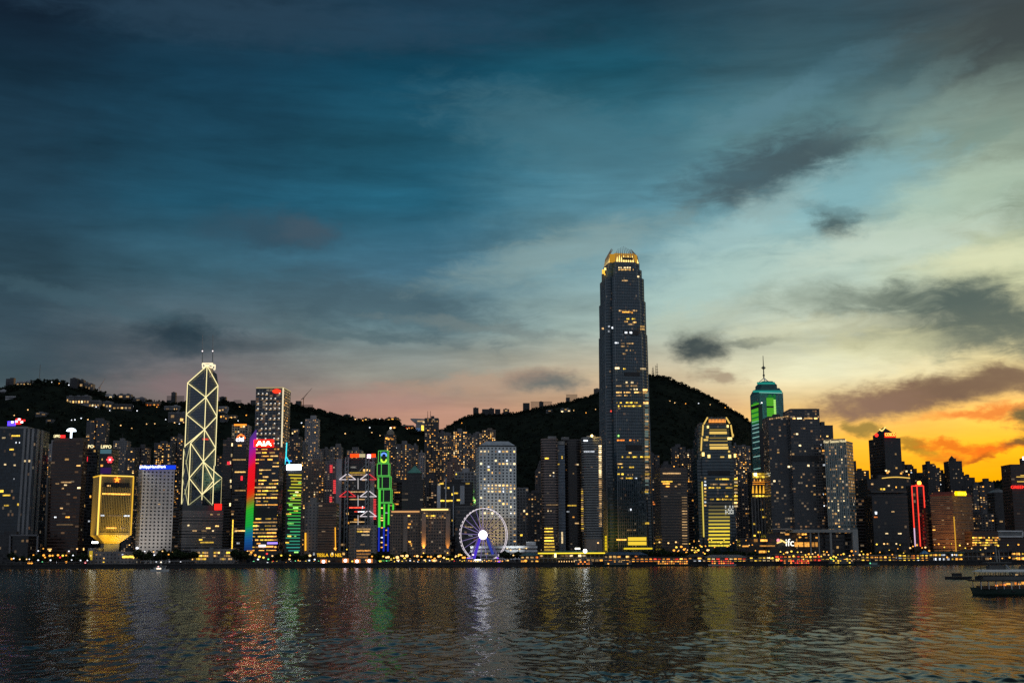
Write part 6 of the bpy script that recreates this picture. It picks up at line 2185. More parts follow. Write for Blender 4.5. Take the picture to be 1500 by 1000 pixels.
# ================================================================== hillside houses
HM = {'dark': plain('house_dark', (.06, .06, .065)), 'pale': plain('house_pale', (.34, .34, .35)), 'grey': plain('house_grey', (.16, .16, .17)), 'warm': plain('house_warm', (.24, .19, .15))}
HH = [
    ('dark blocky house on the left ridge beside the pale lit house', 8, 20, 558, 567, 'dark', []),
    ('pale lit flat roofed house on the left ridge near the mast', 24, 48, 558, 566, 'pale', ['dim', 'pale', 'warm', 'pale', 'dim']),
    ('narrow dark apartment block, highest of the group right of the mast', 102, 113, 554, 570, 'dark', []),
    ('stepped dark apartment block right of the highest one on the left ridge', 116, 122, 556, 570, 'dark', ['dim']),
    ('grey apartment block on the left ridge, second from the stepped one', 123, 129, 560, 572, 'grey', ['dim']),
    ('pale apartment block on the left ridge with a bright base', 129, 136, 562, 575, 'grey', ['dim', 'dim']),
    ('long pale terrace of townhouses with lit ground floor on the left slope', 97, 131, 579, 592, 'grey', ['warm', 'pale', 'warm', 'pale', 'warm', 'pale', 'warm', 'dim']),
    ('lower pale terrace stepping down right of the long townhouses', 130, 146, 586, 597, 'grey', ['warm', 'pale', 'warm', 'dim']),
    ('small pale villa with pink light on the left slope', 154, 165, 578, 585, 'pale', ['dim', 'pale']),
    ('two storey lit house right of the lower terrace', 150, 164, 588, 598, 'grey', ['warm', 'pale', 'warm']),
    ('long dim house with warm base lights in the middle of the left slope', 165, 193, 591, 601, 'dark', ['warm', 'dim', 'warm', 'pale', 'dim']),
    ('stack of pale terraces below the ridge left of the orange house', 172, 192, 577, 587, 'grey', ['dim', 'dim']),
    ('thin pale terrace roof right of the stack on the slope', 193, 212, 582, 589, 'grey', ['dim']),
    ('house glowing bright orange on the left slope', 213, 234, 588, 595, 'warm', ['orange', 'orange', 'amber', 'orange']),
    ('dark flat roofed block on the ridge left of the zigzag skyscraper', 244, 270, 579, 588, 'dark', []),
    ('pale terraced house below the dark ridge block', 240, 263, 594, 603, 'pale', ['dim', 'dim']),
    ('broad grey slab building on the slope left of the zigzag skyscraper', 246, 273, 603, 620, 'grey', ['dim', 'warm']),
    ('low whitish villa on the lower left slope', 52, 68, 604, 610, 'grey', ['dim', 'dim']),
    ('tiny whitish villa right of the low one on the lower left slope', 67, 78, 614, 619, 'grey', ['dim']),
    ('pale roofed villa at the far left edge under the ridge', 0, 9, 571, 576, 'pale', []),
    ('pale roofed villa second from the left edge under the ridge', 8, 23, 580, 585, 'pale', []),
    ('flat dark house on the ridge right of the zigzag skyscraper', 321, 331, 581, 588, 'dark', []),
    ('long low house on the ridge left of the dotted skyscraper', 342, 354, 585, 591, 'grey', ['dim']),
    ('square dark block on the ridge touching the dotted skyscraper', 367, 376, 586, 595, 'dark', []),
    ('pale lit apartment house right of the zigzag skyscraper', 320, 333, 595, 604, 'pale', ['warm', 'dim', 'dim']),
    ('amber lit apartment house below the pale one right of the zigzag skyscraper', 322, 333, 607, 618, 'grey', ['amber', 'warm', 'amber']),
    ('low lit house left of the hotel with orange roofline', 336, 347, 608, 613, 'warm', ['warm', 'dim']),
    ('lit cluster house right of the dotted skyscraper', 427, 437, 628, 637, 'grey', ['pale', 'warm', 'dim']),
    ('dark square block on the ridge under the tower crane', 433, 441, 587, 596, 'dark', []),
    ('long flat dark block on the ridge right of the crane', 441, 459, 591, 598, 'dark', []),
    ('row house with amber lights on the middle ridge, left of three', 503, 513, 607, 613, 'dark', ['amber', 'warm']),
    ('row house with amber lights on the middle ridge, second of three', 530, 542, 612, 618, 'dark', ['amber', 'warm', 'dim']),
    ('row house with amber lights on the middle ridge, nearest the peak viewing tower', 566, 584, 611, 617, 'dark', ['warm', 'amber', 'warm']),
    ('house glowing red and orange beside the peak viewing tower', 588, 606, 622, 629, 'warm', ['orange', 'red', 'orange', 'amber']),
    ('small orange lit house below the red glowing one', 571, 580, 624, 628, 'warm', ['orange', 'amber']),
    ('stubby dark tower alone on the peak ridge', 693, 701, 597, 606, 'dark', []),
    ('dark ridge apartment block, leftmost of the four above the hipped roof', 706, 716, 599, 608, 'dark', []),
    ('dark ridge apartment block, second of the four above the hipped roof', 716, 724, 598, 608, 'dark', []),
    ('dark ridge apartment block, third of the four above the hipped roof', 725, 733, 599, 608, 'dark', []),
    ('dark ridge apartment block, rightmost of the four above the hipped roof', 737, 746, 599, 608, 'dark', ['dim']),
    ('boxy dark block on the peak ridge with faint windows', 766, 776, 590, 601, 'dark', ['dim', 'dim']),
    ('long stepped block on the peak ridge with lit lower windows', 777, 809, 587, 597, 'dark', ['warm', 'dim', 'warm', 'dim', 'warm']),
    ('square dark block on the peak ridge left of the tallest tower', 829, 846, 576, 584, 'dark', ['dim']),
    ('bright lit villa on the peak slope left of the tallest tower', 821, 836, 598, 604, 'pale', ['pale', 'warm', 'pale']),
    ('dim pale villa on the peak slope under the stepped block', 800, 810, 600, 605, 'grey', ['dim']),
    ('small lit house on the ridge touching the tallest tower', 870, 881, 569, 574, 'warm', ['amber', 'warm']),
]
for lab, x0, x1, ya, yb, mk, lits in HH:
    h = hit((x0 + x1) / 2, yb)
    Y = h.y
    a_, b_ = V3(x0, yb, Y), V3(x1, yb, Y)
    zt, zb = V3((x0 + x1) / 2, ya, Y).z, min(h.z, a_.z) - 10
    rt = thing('hillside_house', ((a_.x + b_.x) / 2, Y + 8, h.z), lab, 'house')
    b = MB()
    w = b_.x - a_.x
    n = max(1, int(w / 14))
    for k in range(n):
        s0, s1 = a_.x + w * k / n, a_.x + w * (k + 1) / n
        st = R.uniform(-.12, .02) * (zt - h.z) if n > 1 else 0
        b.box(s0 + .15, s1 - .15, Y - R.uniform(0, 2), Y + 15, zb, zt + st)
        if R.random() < .6:
            b.box(s0 + w / n * .25, s0 + w / n * .6, Y + 3, Y + 10, zt + st + .01, zt + st + 2.4)
    b.build('wall', [HM[mk]], rt)
    m = MB()
    for j in range(max(1, int((zt - h.z) / 3.6))):
        m.box(a_.x + .6, b_.x - .6, Y - 2.3, Y - 2.05, h.z + 1 + j * 3.6, h.z + 2.8 + j * 3.6)
    m.build('window_band', [MATS['facade_glass_dark']], rt)
    for k, cc in enumerate(lits):
        fx = (k + .5) / len(lits)
        fy = .25 if len(lits) > 3 else R.uniform(.2, .75)
        panel(rt, 'window', LIT[cc], (a_.x + w * fx, Y - 2.6, h.z + (zt - h.z) * fy), min(w / len(lits) * .55, 7), max(2.4, (zt - h.z) * .25))

# peak viewing tower: a boat shaped deck on a waist
h = hit(612, 634)
Yk = h.y
rt = thing('viewing_tower', (h.x, Yk + 12, h.z), 'anvil shaped viewing tower with an upswept crescent deck on the ridge saddle', 'viewing tower')
X = lambda p, y: V3(p, y, Yk)
b = MB()
prof = [(601, 613.5), (606, 617.5), (612, 620), (622, 620)]
top_ = [(601, 612.8), (606, 612.6), (612, 612.8), (622, 613.2)]
for k in range(3):
    pts = [X(*prof[k]), X(*prof[k + 1]), X(*top_[k + 1]), X(*top_[k])]
    bk = Vector((0, 30, 0))
    b.face(pts)
    b.face([pts[0] + bk, pts[0], pts[3], pts[3] + bk])
    b.face([pts[1] + bk, pts[1], pts[0], pts[0] + bk])
    b.face([pts[3], pts[2], pts[2] + bk, pts[3] + bk])
b.build('deck', [HM['pale']], rt)
x0, x1 = X(609, 630).x, X(622, 630).x
MB().box(x0, x1, Yk + 2, Yk + 26, h.z - 12, X(615, 620).z - .05).build('base', [HM['pale']], rt)
for px, py, w, hh, cc in [(619, 627, 3.6, 10, 'yellow'), (616, 616.5, 10, 3, 'dim'), (613, 629, 7, 7, 'dim'), (621, 618, 4, 3, 'pale')]:
    panel(rt, 'window', LIT[cc] if px != 613 else emit('peak_blue', (.10, .18, .36), .6), V3(px, py, Yk + 1.5 if py > 620 else Yk - .3), w * 1.5, hh * 1.5 * (.9 if cc == 'yellow' else .7))

# masts and cranes on the ridges
h = hit(58, 557.5)
rt = thing('radio_mast', h, 'single thin radio mast on the left ridge', 'mast')
MB().bar(h - Vector((0, 0, 5)), V3(59, 534, h.y), .9, 0, .5).bar(h, h + Vector((0, 0, 8)), 1.6, 0, .9).build('pole', [DARKM], rt)
for (xb, yb, xm, ym, xt, yt, lab) in [(444, 594, 444.5, 583, 457, 568, 'red and white tower crane on the ridge right of the dotted skyscraper'), (146, 575, 146, 567, 154, 554, 'faint dark crane on the left ridge')]:
    h = hit(xb, yb)
    rt = thing('tower_crane', h, lab, 'crane')
    m_ = plain('crane_paint', (.55, .22, .12)) if xb > 200 else STEEL
    p0, p1, p2 = h - Vector((0, 0, 6)), V3(xm, ym, h.y), V3(xt, yt, h.y)
    MB().bar(p0, p1, 1.3).build('mast', [m_], rt)
    d_ = (p2 - p1)
    MB().bar(p1, p2, .8, 0, .4).bar(p1, p1 - d_ * .3 + Vector((0, 0, 6)), .9).bar(p1 - d_ * .3 + Vector((0, 0, 6)), p1.lerp(p2, .7), .25).build('jib', [m_ if xb < 200 else DARKM], rt)
    MB().box(p1.x - 3.5, p1.x + 3, p1.y - 2.4, p1.y + 2.4, p1.z - 3.2, p1.z + 1).build('cab', [plain('cab_white', (.6, .42, .32))], rt)
for k, (px, py, hh, lab) in enumerate([(956.5, 547, 13, 'short radio mast on the peak, left of three'), (960, 547, 15, 'thick lattice radio mast on the peak, middle of three'), (962.5, 549, 20, 'tallest radio mast on the peak, right of three')]):
    h = hit(px, py + 4)
    rt = thing('radio_mast', h, lab, 'mast')
    t_ = V3(px, py + 3 - hh, h.y)
    b = MB().bar(h - Vector((0, 0, 6)), t_, 2.2 if k == 1 else 1.3, 0, .6)
    for j in range(3):
        z = h.z + (t_.z - h.z) * (.35 + .2 * j)
        b.box(h.x - 4.5 + j, h.x + 4.5 - j, h.y - 1, h.y + 1, z, z + 1.4)
    b.build('pole', [DARKM], rt)

# lamps on the dark slopes
HL = [(75, 564), (86, 566), (100, 568), (40, 604), (109, 618), (118, 617), (128, 619), (104, 619), (98, 590), (194, 599), (229, 600), (150, 617), (214, 625), (226, 624), (242, 618), (255, 623), (262, 624), (268, 623), (192, 632), (176, 628), (360, 612), (348, 621),
      (441, 624), (444, 628), (505, 638), (541, 630), (544, 638), (556, 641), (580, 660), (564, 642), (612, 648), (676, 622), (840, 604), (872, 603), (858, 607), (981, 590), (988, 592.5), (1004, 594), (1023, 594), (1040, 595), (1062, 600), (1074, 603), (20, 612), (140, 600), (160, 605), (200, 605), (300, 600), (350, 600), (520, 618), (548, 616), (556, 617), (596, 632), (640, 640), (806, 604)]
GLOW = {k: emit('glow_' + k, c, s) for k, c, s in [('warm', (1, .58, .22), 1.8), ('white', (.85, .88, .95), 1.7), ('amber', (1, .38, .05), 1.9), ('yellow', (1, .66, .08), 1.7), ('red', (1, .05, .05), 1.6), ('green', (.2, 1, .4), 1.6), ('pink', (1, .72, .80), 4.5)]}


def lamp_proto(key, r, hgt):
    b = MB().bar((0, 0, -1.5), (0, 0, hgt), .18)
    b.bar((0, 0, hgt), (.9, 0, hgt + .1), .14)
    pole = bpy.data.meshes.new('pole')
    pole.from_pydata(b.v, [], b.f)
    pole.materials.append(DARKM)
    b2 = MB().ball((.9, 0, hgt + .1 - r * .6), r, n=8, k=5, sz=.8)
    hd = bpy.data.meshes.new('lamp_head')
    hd.from_pydata(b2.v, [], b2.f)
    hd.materials.append(GLOW[key])
    return pole, hd


_lp = {}


def lamp(loc, key, r, hgt, label, group, name='street_lamp'):
    kk = (key, round(r, 1), round(hgt, 1))
    if kk not in _lp:
        _lp[kk] = lamp_proto(*kk)
    rt = thing(name, loc, label, 'lamp', group)
    for nm, me in zip(('pole', 'lamp_head'), _lp[kk]):
        o = bpy.data.objects.new(nm, me)
        COL.objects.link(o)
        o.parent = rt
    return rt


for px, py in HL:
    h = hit(px, py)
    k = R.choice(['warm', 'white', 'warm', 'amber'])
    lamp((h.x, h.y, h.z), k, R.choice([1.3, 1.6]), 6, 'small lone ' + {'warm': 'warm', 'white': 'white', 'amber': 'amber'}[k] + ' street lamp glowing on the dark hillside', 'street lamps on the hillside')

# ================================================================== forest on the hills (one mass)
fm, t = new_mat('forest_leaves')
ri = t.n('ShaderNodeNewGeometry').outputs['Random Per Island']
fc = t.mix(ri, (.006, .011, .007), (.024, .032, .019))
out(t, principled(t, fc, .85, spec=.1).outputs[0])
fs = np.random.RandomState(21)


def clumps(P, sizes, leaves, rs_):
    """each clump: a loose heap of leaf quads"""
    n = len(P)
    V, n_l = [], leaves
    ctr = np.repeat(P, n_l, 0)
    sz = np.repeat(sizes, n_l)
    d = rs_.randn(n * n_l, 3)
    d /= np.linalg.norm(d, axis=1)[:, None]
    rr = rs_.rand(n * n_l) ** .4
    c = ctr + d * (sz * rr)[:, None] * np.array([1, 1, .85])
    a = rs_.randn(n * n_l, 3)
    a /= np.linalg.norm(a, axis=1)[:, None]
    b = np.cross(a, rs_.randn(n * n_l, 3))
    b /= np.linalg.norm(b, axis=1)[:, None]
    h_ = (sz * rs_.uniform(.28, .55, n * n_l))[:, None]
    quad = np.stack([c - a * h_ - b * h_ * .7, c + a * h_ - b * h_ * .6, c + a * h_ * .8 + b * h_, c - a * h_ * .9 + b * h_ * .8], 1)
    return quad.reshape(-1, 3)


def quads_obj(name, co, mat, parent=None):
    n = len(co) // 4
    me = bpy.data.meshes.new(name)
    me.vertices.add(n * 4)
    me.vertices.foreach_set('co', co.astype(np.float32).ravel())
    me.loops.add(n * 4)
    me.loops.foreach_set('vertex_index', np.arange(n * 4, dtype=np.int32))
    me.polygons.add(n)
    me.polygons.foreach_set('loop_start', np.arange(n, dtype=np.int32) * 4)
    me.polygons.foreach_set('loop_total', np.full(n, 4, np.int32))
    me.update(calc_edges=True)
    me.materials.append(mat)
    o = bpy.data.objects.new(name, me)
    COL.objects.link(o)
    o.parent = parent
    return o


tt = fs.uniform(-.52, .52, 15000)
yy = fs.uniform(2080, 3650, 15000)
# denser along the two crests
tt2 = fs.uniform(-.50, .50, 5200)
yy2 = np.where(np.interp(tt2, T1, Z1) / Y1R > np.interp(tt2, T2, Z2) / Y2R, Y1R, Y2R) + fs.uniform(-25, 12, 5200)
tt, yy = np.concatenate([tt, tt2]), np.concatenate([yy, yy2])
xx = tt * yy
zz = height(xx, yy)
ok = zz > 12
xx, yy, zz = xx[ok], yy[ok], zz[ok]
szs = fs.uniform(3.0, 6.5, len(xx))
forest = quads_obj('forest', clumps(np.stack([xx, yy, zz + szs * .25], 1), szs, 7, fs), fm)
tag(forest, kind='stuff')

# ================================================================== waterfront
WALLM = plain('seawall_stone', (.035, .034, .034), .8)
sw = MB()
sw.box(-900, 900, 1331, 1335.98, -3, 3.6)
sw.box(-900, 900, 1330.2, 1336.4, 3.61, 4.9)
for k in range(150):
    x = -895 + k * 12
    sw.box(x, x + .8, 1330.3, 1330.98, -2, 3.4)
o = sw.build('seawall', [WALLM])
tag(o, 'long dark stone seawall along the harbour edge', 'seawall')

# ------------------------------------------------------------------ trees
tlm, t = new_mat('tree_leaves')
ri = t.n('ShaderNodeNewGeometry').outputs['Random Per Island']
out(t, principled(t, t.mix(ri, (.012, .024, .010), (.05, .07, .03)), .8, spec=.1).outputs[0])
BARK = plain('bark', (.05, .04, .03))
protos = []
for k in range(4):
    b = MB()
    hh = 4.2 + k * .6
    b.bar((0, 0, -1), (.2, 0, hh * .55), .32, 0, .24).bar((.2, 0, hh * .55), (0, .1, hh), .24, 0, .12)
    cs = []
    for a in range(6):
        th = a * 1.05 + k
        e = Vector((math.cos(th) * R.uniform(1.6, 2.8), math.sin(th) * R.uniform(1.6, 2.8), hh * .75 + R.uniform(.4, 2.6)))
        b.bar((.1, 0, hh * .6), e, .13, 0, .05)
        cs.append(e)
    cs += [Vector((R.uniform(-1.2, 1.2), R.uniform(-1.2, 1.2), hh + R.uniform(.2, 2.4))) for _ in range(5)]
    tr = bpy.data.meshes.new('trunk')
    tr.from_pydata(b.v, [], b.f)
    tr.materials.append(BARK)
    co = clumps(np.array([tuple(c) for c in cs]), np.array([R.uniform(1.1, 1.9) for _ in cs]), 60, fs)
    oc = quads_obj('crown', co, tlm)
    cm = oc.data
    bpy.data.objects.remove(oc)
    protos.append((tr, cm))


def tree(px, Y, s, label, group):
    x = tpx(px, 812) * Y
    rt = thing('broadleaf_tree', (x, Y, GROUND), label, 'tree', group)
    rt.scale = (s, s, s * R.uniform(.85, 1.1))
    rt.rotation_euler = (0, 0, R.uniform(0, 6.28))
    for nm, me in zip(('trunk', 'crown'), R.choice(protos)):
        o_ = bpy.data.objects.new(nm, me)
        COL.objects.link(o_)
        o_.parent = rt


for (p0, p1, n, s0, s1, Y0, where) in [(14, 130, 22, .9, 1.4, 1372, 'in front of the brown slab and the far left tower'), (200, 285, 20, 1.2, 1.8, 1378, 'between the white grid slab and the lit waterfront hall'), (343, 362, 6, 1.3, 1.7, 1378, 'at the foot of the rainbow screen'), (395, 450, 10, .9, 1.3, 1382, 'under the green striped tower'), (545, 575, 6, .9, 1.3, 1380, 'at the foot of the green neon tower'),
                                       (575, 700, 18, .8, 1.3, 1390, 'in front of the brown waterfront hotel'), (736, 770, 8, 1, 1.4, 1376, 'right of the observation wheel'), (880, 1110, 26, 1, 1.5, 1405, 'behind the ferry piers under the two stepped towers'), (1265, 1360, 16, .8, 1.2, 1400, 'in front of the dark mirror glass block'), (1365, 1440, 12, .9, 1.2, 1400, 'below the red brown banded tower')]:
    for k in range(n):
        tree(p0 + (p1 - p0) * (k + R.uniform(.1, .9)) / n, Y0 + R.uniform(-14, 14), R.uniform(s0, s1), 'dark leafy promenade tree ' + where, 'trees along the waterfront')

# ------------------------------------------------------------------ observation wheel
Yw = 1366
CURX = 710
cw_ = V3(708.5, 783, Yw)
rx = (743.5 - 677) / 2 / F_PX * Yw * 1.0
rz = (zat(744, Yw) - zat(822, Yw)) / 2
tilt = math.acos(min(.98, rx / rz))
rt = thing('observation_wheel', (cw_.x, Yw, GROUND), 'white lit observation wheel with a glaring hub and violet legs', 'observation wheel')
ca, sa = math.cos(tilt), math.sin(tilt)


def wp(a, r, off=0.0):
    x, z = r * math.cos(a), r * math.sin(a)
    return Vector((cw_.x + 0 + x * ca - off * sa, Yw + x * sa + off * ca, cw_.z + z))


hub_x = V3(707.5, 783, Yw - 8)
RIM = emit('rim_white', (.92, .82, .88), .95)
b = MB()
n = 84
for off in (-1.6, 1.6):
    for k in range(n):
        b.bar(wp(k * 2 * math.pi / n, rz, off), wp((k + 1) * 2 * math.pi / n, rz, off), .32)
b.build('rim', [RIM], rt)
SPK = emit('spoke_violet', (.34, .26, .62), .55)
SPB = emit('spoke_dim_glow', (.12, .09, .22), .5)  # dim violet light put into the spokes as their own glow
for k in range(21):
    a = k * 2 * math.pi / 21 + .1
    MB().bar(wp(a, 3, 1.2), wp(a, rz - .5, 1.2), .5, 0, .2).build('spoke', [SPK if 1.4 < a < 5.0 else SPB], rt)
GON = plain('gondola_dark', (.10, .10, .12), .3)
gm_ = MB()
gm_.cyl((0, 0), .5, -1.0, -.5, 8, 0, .8).cyl((0, 0), .8, -.49, .5, 8).cyl((0, 0), .8, .51, 1.0, 8, 0, .4)
gme = bpy.data.meshes.new('gondola')
gme.from_pydata(gm_.v, [], gm_.f)
gme.materials.append(GON)
for k in range(42):
    o_ = bpy.data.objects.new('gondola', gme)
    COL.objects.link(o_)
    o_.parent = rt
    o_.location = wp(k * 2 * math.pi / 42, rz + .9) - Vector((0, 0, 1)) - ORG[rt.name]
b = MB()
hc = hub_x
nn_ = 20
for k in range(nn_):
    a0, a1 = k * 2 * math.pi / nn_, (k + 1) * 2 * math.pi / nn_
    p0 = hc + Vector((4.6 * math.cos(a0), 0, 4.9 * math.sin(a0)))
    p1 = hc + Vector((4.6 * math.cos(a1), 0, 4.9 * math.sin(a1)))
    b.face([hc + Vector((0, -1.2, 0)), p0, p1])
    b.face([p1, p0, p0 + Vector((0, 8, 0)), p1 + Vector((0, 8, 0))], 1)
b.build('hub', [emit('hub_white', (.95, .88, 1), 5, True), STEEL], rt)
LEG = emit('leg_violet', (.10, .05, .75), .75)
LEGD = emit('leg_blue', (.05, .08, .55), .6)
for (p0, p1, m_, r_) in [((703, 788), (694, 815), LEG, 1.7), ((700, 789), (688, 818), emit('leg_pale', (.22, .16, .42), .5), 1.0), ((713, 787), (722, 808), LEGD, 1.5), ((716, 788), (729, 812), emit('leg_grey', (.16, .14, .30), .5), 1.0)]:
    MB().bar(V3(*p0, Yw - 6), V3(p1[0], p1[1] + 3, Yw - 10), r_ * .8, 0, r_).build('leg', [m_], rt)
x0, x1 = V3(683, 820, Yw - 16).x, V3(737, 820, Yw - 16).x
MB().box(x0, x1, Yw - 18, Yw + 10, GROUND, GROUND + 3.2).build('platform', [plain('platform_white', (.5, .5, .52))], rt)
for px, py, w, c_, s_ in [(700, 819.5, 9, (.85, .9, 1), 4), (687, 817, 6, (.3, .2, .9), 1.2), (729, 817, 3, (.3, .1, 1), 1.6), (731, 822, 3, (.25, .05, 1), 1.6), (693, 812, 2.5, (1, .8, .8), 2)]:
    panel(rt, 'lamp', emit('wheel_lamp_%d' % px, c_, s_), V3(px, py, Yw - 19), w * .75, 1.2)

# ------------------------------------------------------------------ waterfront colonnade
def colonnade(label, px0, px1, Y, ztop, keys, step=4.2, roofm=CONC_D, prob=.85):
    x0, x1 = tpx(px0, 820) * Y, tpx(px1, 820) * Y
    rt = thing('arcade', ((x0 + x1) / 2, Y + 3, GROUND), label, 'arcade')
    MB().box(x0, x1, Y - .5, Y + 7, ztop, ztop + .8).build('roof', [roofm], rt)
    b = MB()
    x = x0 + 1
    k = 0
    while x < x1 - 1:
        b.box(x - .2, x + .2, Y, Y + .4, GROUND - 3, ztop - .01)
        if R.random() < prob and k < 99:
            panel(rt, 'lamp', GLOW[R.choice(keys)], (x + step / 2, Y + 3, GROUND + R.uniform(1.2, 2.6)), R.uniform(.7, 1.6), R.uniform(.6, 1.2))
            k += 1
        x += step
    b.build('column', [CONC], rt)
    return rt


colonnade('long waterfront arcade with a row of yellow and green lights below the brown hotel', 556, 640, 1339, 8.2, ['warm', 'yellow', 'yellow', 'warm', 'green', 'white'])
colonnade('waterfront arcade with warm orange lights below the observation wheel', 664, 736, 1339, 8.0, ['amber', 'warm', 'amber', 'yellow'], 2.4)
colonnade('short dark arcade between the two long lit arcades', 640, 664, 1341, 7.0, ['white', 'warm', 'red'], 5, prob=.6)
colonnade('low dark promenade gallery with few white lights at the far left', 8, 128, 1342, 6.4, ['white', 'warm', 'yellow', 'warm', 'red'], 8, prob=.5)
colonnade('pale concrete walkway deck in front of the white grid slab', 205, 345, 1342, 7.2, ['white'], 12, CONC, .12)
colonnade('promenade gallery with mixed warm lights under the yellow floored tower', 366, 470, 1342, 6.0, ['warm', 'amber', 'yellow', 'green', 'white'], 5, prob=.7)


# ------------------------------------------------------------------ ferry piers
def pier(label, px0, px1, ytop, Y, roofcol, rows, keys, dens=.8, hip=True, ylow=None, base_lit=True):
    z1 = zat(ytop, Y, (px0 + px1) / 2)
    x0, x1 = tpx(px0, 815) * Y, tpx(px1, 815) * Y
    rt = thing('ferry_pier', ((x0 + x1) / 2, Y + 12, GROUND), label, 'ferry pier')
    MB().box(x0 - 1, x1 + 1, Y - 2, Y + 30, -3, 3.0).build('deck', [WALLM], rt)
    zr = z1 - 3.2 if hip else z1 - 1.2
    MB().box(x0, x1, Y + 4, Y + 26, 3.01, zr - .02).build('wall', [plain('pier_wall', (.06, .055, .05))], rt)
    if hip:
        q0 = [(x0 - 1.5, Y - 1), (x1 + 1.5, Y - 1), (x1 + 1.5, Y + 28), (x0 - 1.5, Y + 28)]
        q1 = [(x0 + 6, Y + 10), (x1 - 6, Y + 10), (x1 - 6, Y + 16), (x0 + 6, Y + 16)]
        MB().prism(q0, zr, z1, 0, poly2=q1).build('roof', [roofcol], rt)
    else:
        MB().box(x0 - 1, x1 + 1, Y - 1, Y + 27, zr, z1).build('roof', [roofcol], rt)
    H_ = zr - 3.5
    n = max(2, int((x1 - x0) / 4.5))
    b = MB()
    for k in range(n + 1):
        x = x0 + (x1 - x0) * k / n
        b.box(x - .22, x + .22, Y, Y + .5, 3.01, zr - .02)
    for j in range(rows):
        z = 3.2 + H_ * j / rows
        b.box(x0, x1, Y - .1, Y + .3, z + .2, z + 1.1)
    b.build('column', [CONC], rt)
    for j in range(rows):
        z = 3.2 + H_ * (j + .62) / rows
        for k in range(n):
            if R.random() < min(1, dens * 1.2 + .05):
                x = x0 + (x1 - x0) * (k + .5) / n
                panel(rt, 'window', LIT[R.choice(keys)], (x, Y + 3.8, z), 4.5 * R.uniform(.5, .85), H_ / rows * R.uniform(.3, .55))
    return rt, x0, x1, zr


GREENR = plain('green_roof', (.05, .14, .11), .5)
BLUER = plain('blue_roof', (.04, .09, .15), .5)
GREYR = plain('grey_roof', (.16, .16, .165), .5)
DKR = plain('dark_roof', (.04, .04, .042), .6)
rt, x0, x1, zr = pier('ferry pier with a green roof edged by a bright yellow light line', 790, 884, 806, 1350, GREENR, 2, ['dim', 'amber', 'dim', 'pale'], .35)
strip(rt, 'light_strip', emit('eave_yellow', (1, .74, .04), 1.3), (x0 - 1.5, 1348.2, zr + .5), (x1 + 1.5, 1348.2, zr + .5), .65)
MB().ball(V3(857, 806.5, 1346), 2.1, n=8, k=5).build('lamp', [emit('ball_white', (1, 1, .98), 6)], rt)
panel(rt, 'lamp', emit('flood_pale', (1, .95, .75), 3.5), V3(846, 803, 1352), 5.5, 1.6)
panel(rt, 'lamp', emit('flood_amber', (1, .75, .3), 3.5), V3(813.5, 813, 1347), 2, 4)
panel(rt, 'lamp', emit('pier_orange', (1, .25, .02), 1.5), V3(865, 826, 1347.5), 9, 2.4)
for k in range(7):
    panel(rt, 'lamp', GLOW['warm'], V3(819 + k * 3.7, 822.5, 1347.6), .8, 2.2)
pier('small teal roofed pier right of the observation wheel', 762, 790, 809, 1352, plain('teal_tile', (.05, .13, .15), .5), 2, ['amber', 'dim', 'orange', 'warm'], .6)
pier('blue roofed pier in front of the tallest tower with scattered amber lights', 885, 948, 808, 1352, BLUER, 2, ['amber', 'warm', 'dim', 'orange'], .6)
pier('long dark roofed pier with two orange lit decks right of the tallest tower', 925, 1008, 815, 1342, DKR, 2, ['orange', 'amber', 'orange', 'amber', 'red'], .95, False)
pier('dark pier hall with sparse white lights left of the grey roofed pier', 1008, 1036, 811, 1356, DKR, 2, ['white', 'dim', 'amber'], .5)
pier('grey roofed pier with a bright red and yellow lit deck', 1036, 1094, 812, 1344, GREYR, 2, ['yellow', 'orange', 'red', 'amber', 'pale'], .9)
pier('dark pier under the golden colonnade tower with pale lights', 1092, 1136, 813, 1350, DKR, 2, ['dim', 'pale', 'dim', 'yellow'], .6, False)
pier('long pier with grey roof and red orange lit hall below the mall sign', 1136, 1204, 811, 1344, GREYR, 2, ['orange', 'red', 'amber', 'warm'], .85, False)
pier('pier with yellow green lit decks at the foot of the giant frame', 1203, 1262, 813, 1346, DKR, 2, ['yellow', 'yellow', 'dim', 'green', 'amber'], .8)
pier('pale decked pier with an orange lamp right of the giant frame', 1262, 1314, 812, 1350, GREYR, 2, ['yellow', 'amber', 'yellow', 'dim'], .7, False)
pier('pier crowded with yellow and orange lights below the dark mirror glass block', 1310, 1362, 810, 1352, DKR, 3, ['yellow', 'amber', 'orange', 'yellow', 'white'], .8, False)
pier('ferry terminal pier with yellow lettered windows at the right', 1362, 1412, 808, 1352, GREENR, 2, ['yellow', 'yellow', 'amber', 'white'], .75, False)
pier('dark wide unlit terminal hall below the yellow windowed building', 1412, 1484, 804, 1356, DKR, 2, ['dim'], .12)
pier('yellow lit pier end at the right picture edge', 1484, 1530, 806, 1352, DKR, 2, ['yellow', 'amber', 'amber'], .9, False)

# blue tent by the red neon tower
g = V3(1354, 808, 1345)
rt = thing('tent', (g.x, 1345, GROUND), 'small blue peaked tent on the pier below the red neon tower', 'tent')
MB().prism([(g.x - 4.5, 1341), (g.x + 4.5, 1341), (g.x + 4.5, 1349), (g.x - 4.5, 1349)], g.z - 2, g.z + 2, poly2=[(g.x - .3, 1344.7), (g.x + .3, 1344.7), (g.x + .3, 1345.3), (g.x - .3, 1345.3)]).build('canopy', [plain('tent_blue', (.06, .25, .50), .5)], rt)
b = MB()
for sx_ in (-4.2, 4.2):
    for sy_ in (1341.3, 1348.7):
        b.bar((g.x + sx_, sy_, GROUND), (g.x + sx_, sy_, g.z - 2), .12)
b.build('pole', [STEEL], rt)

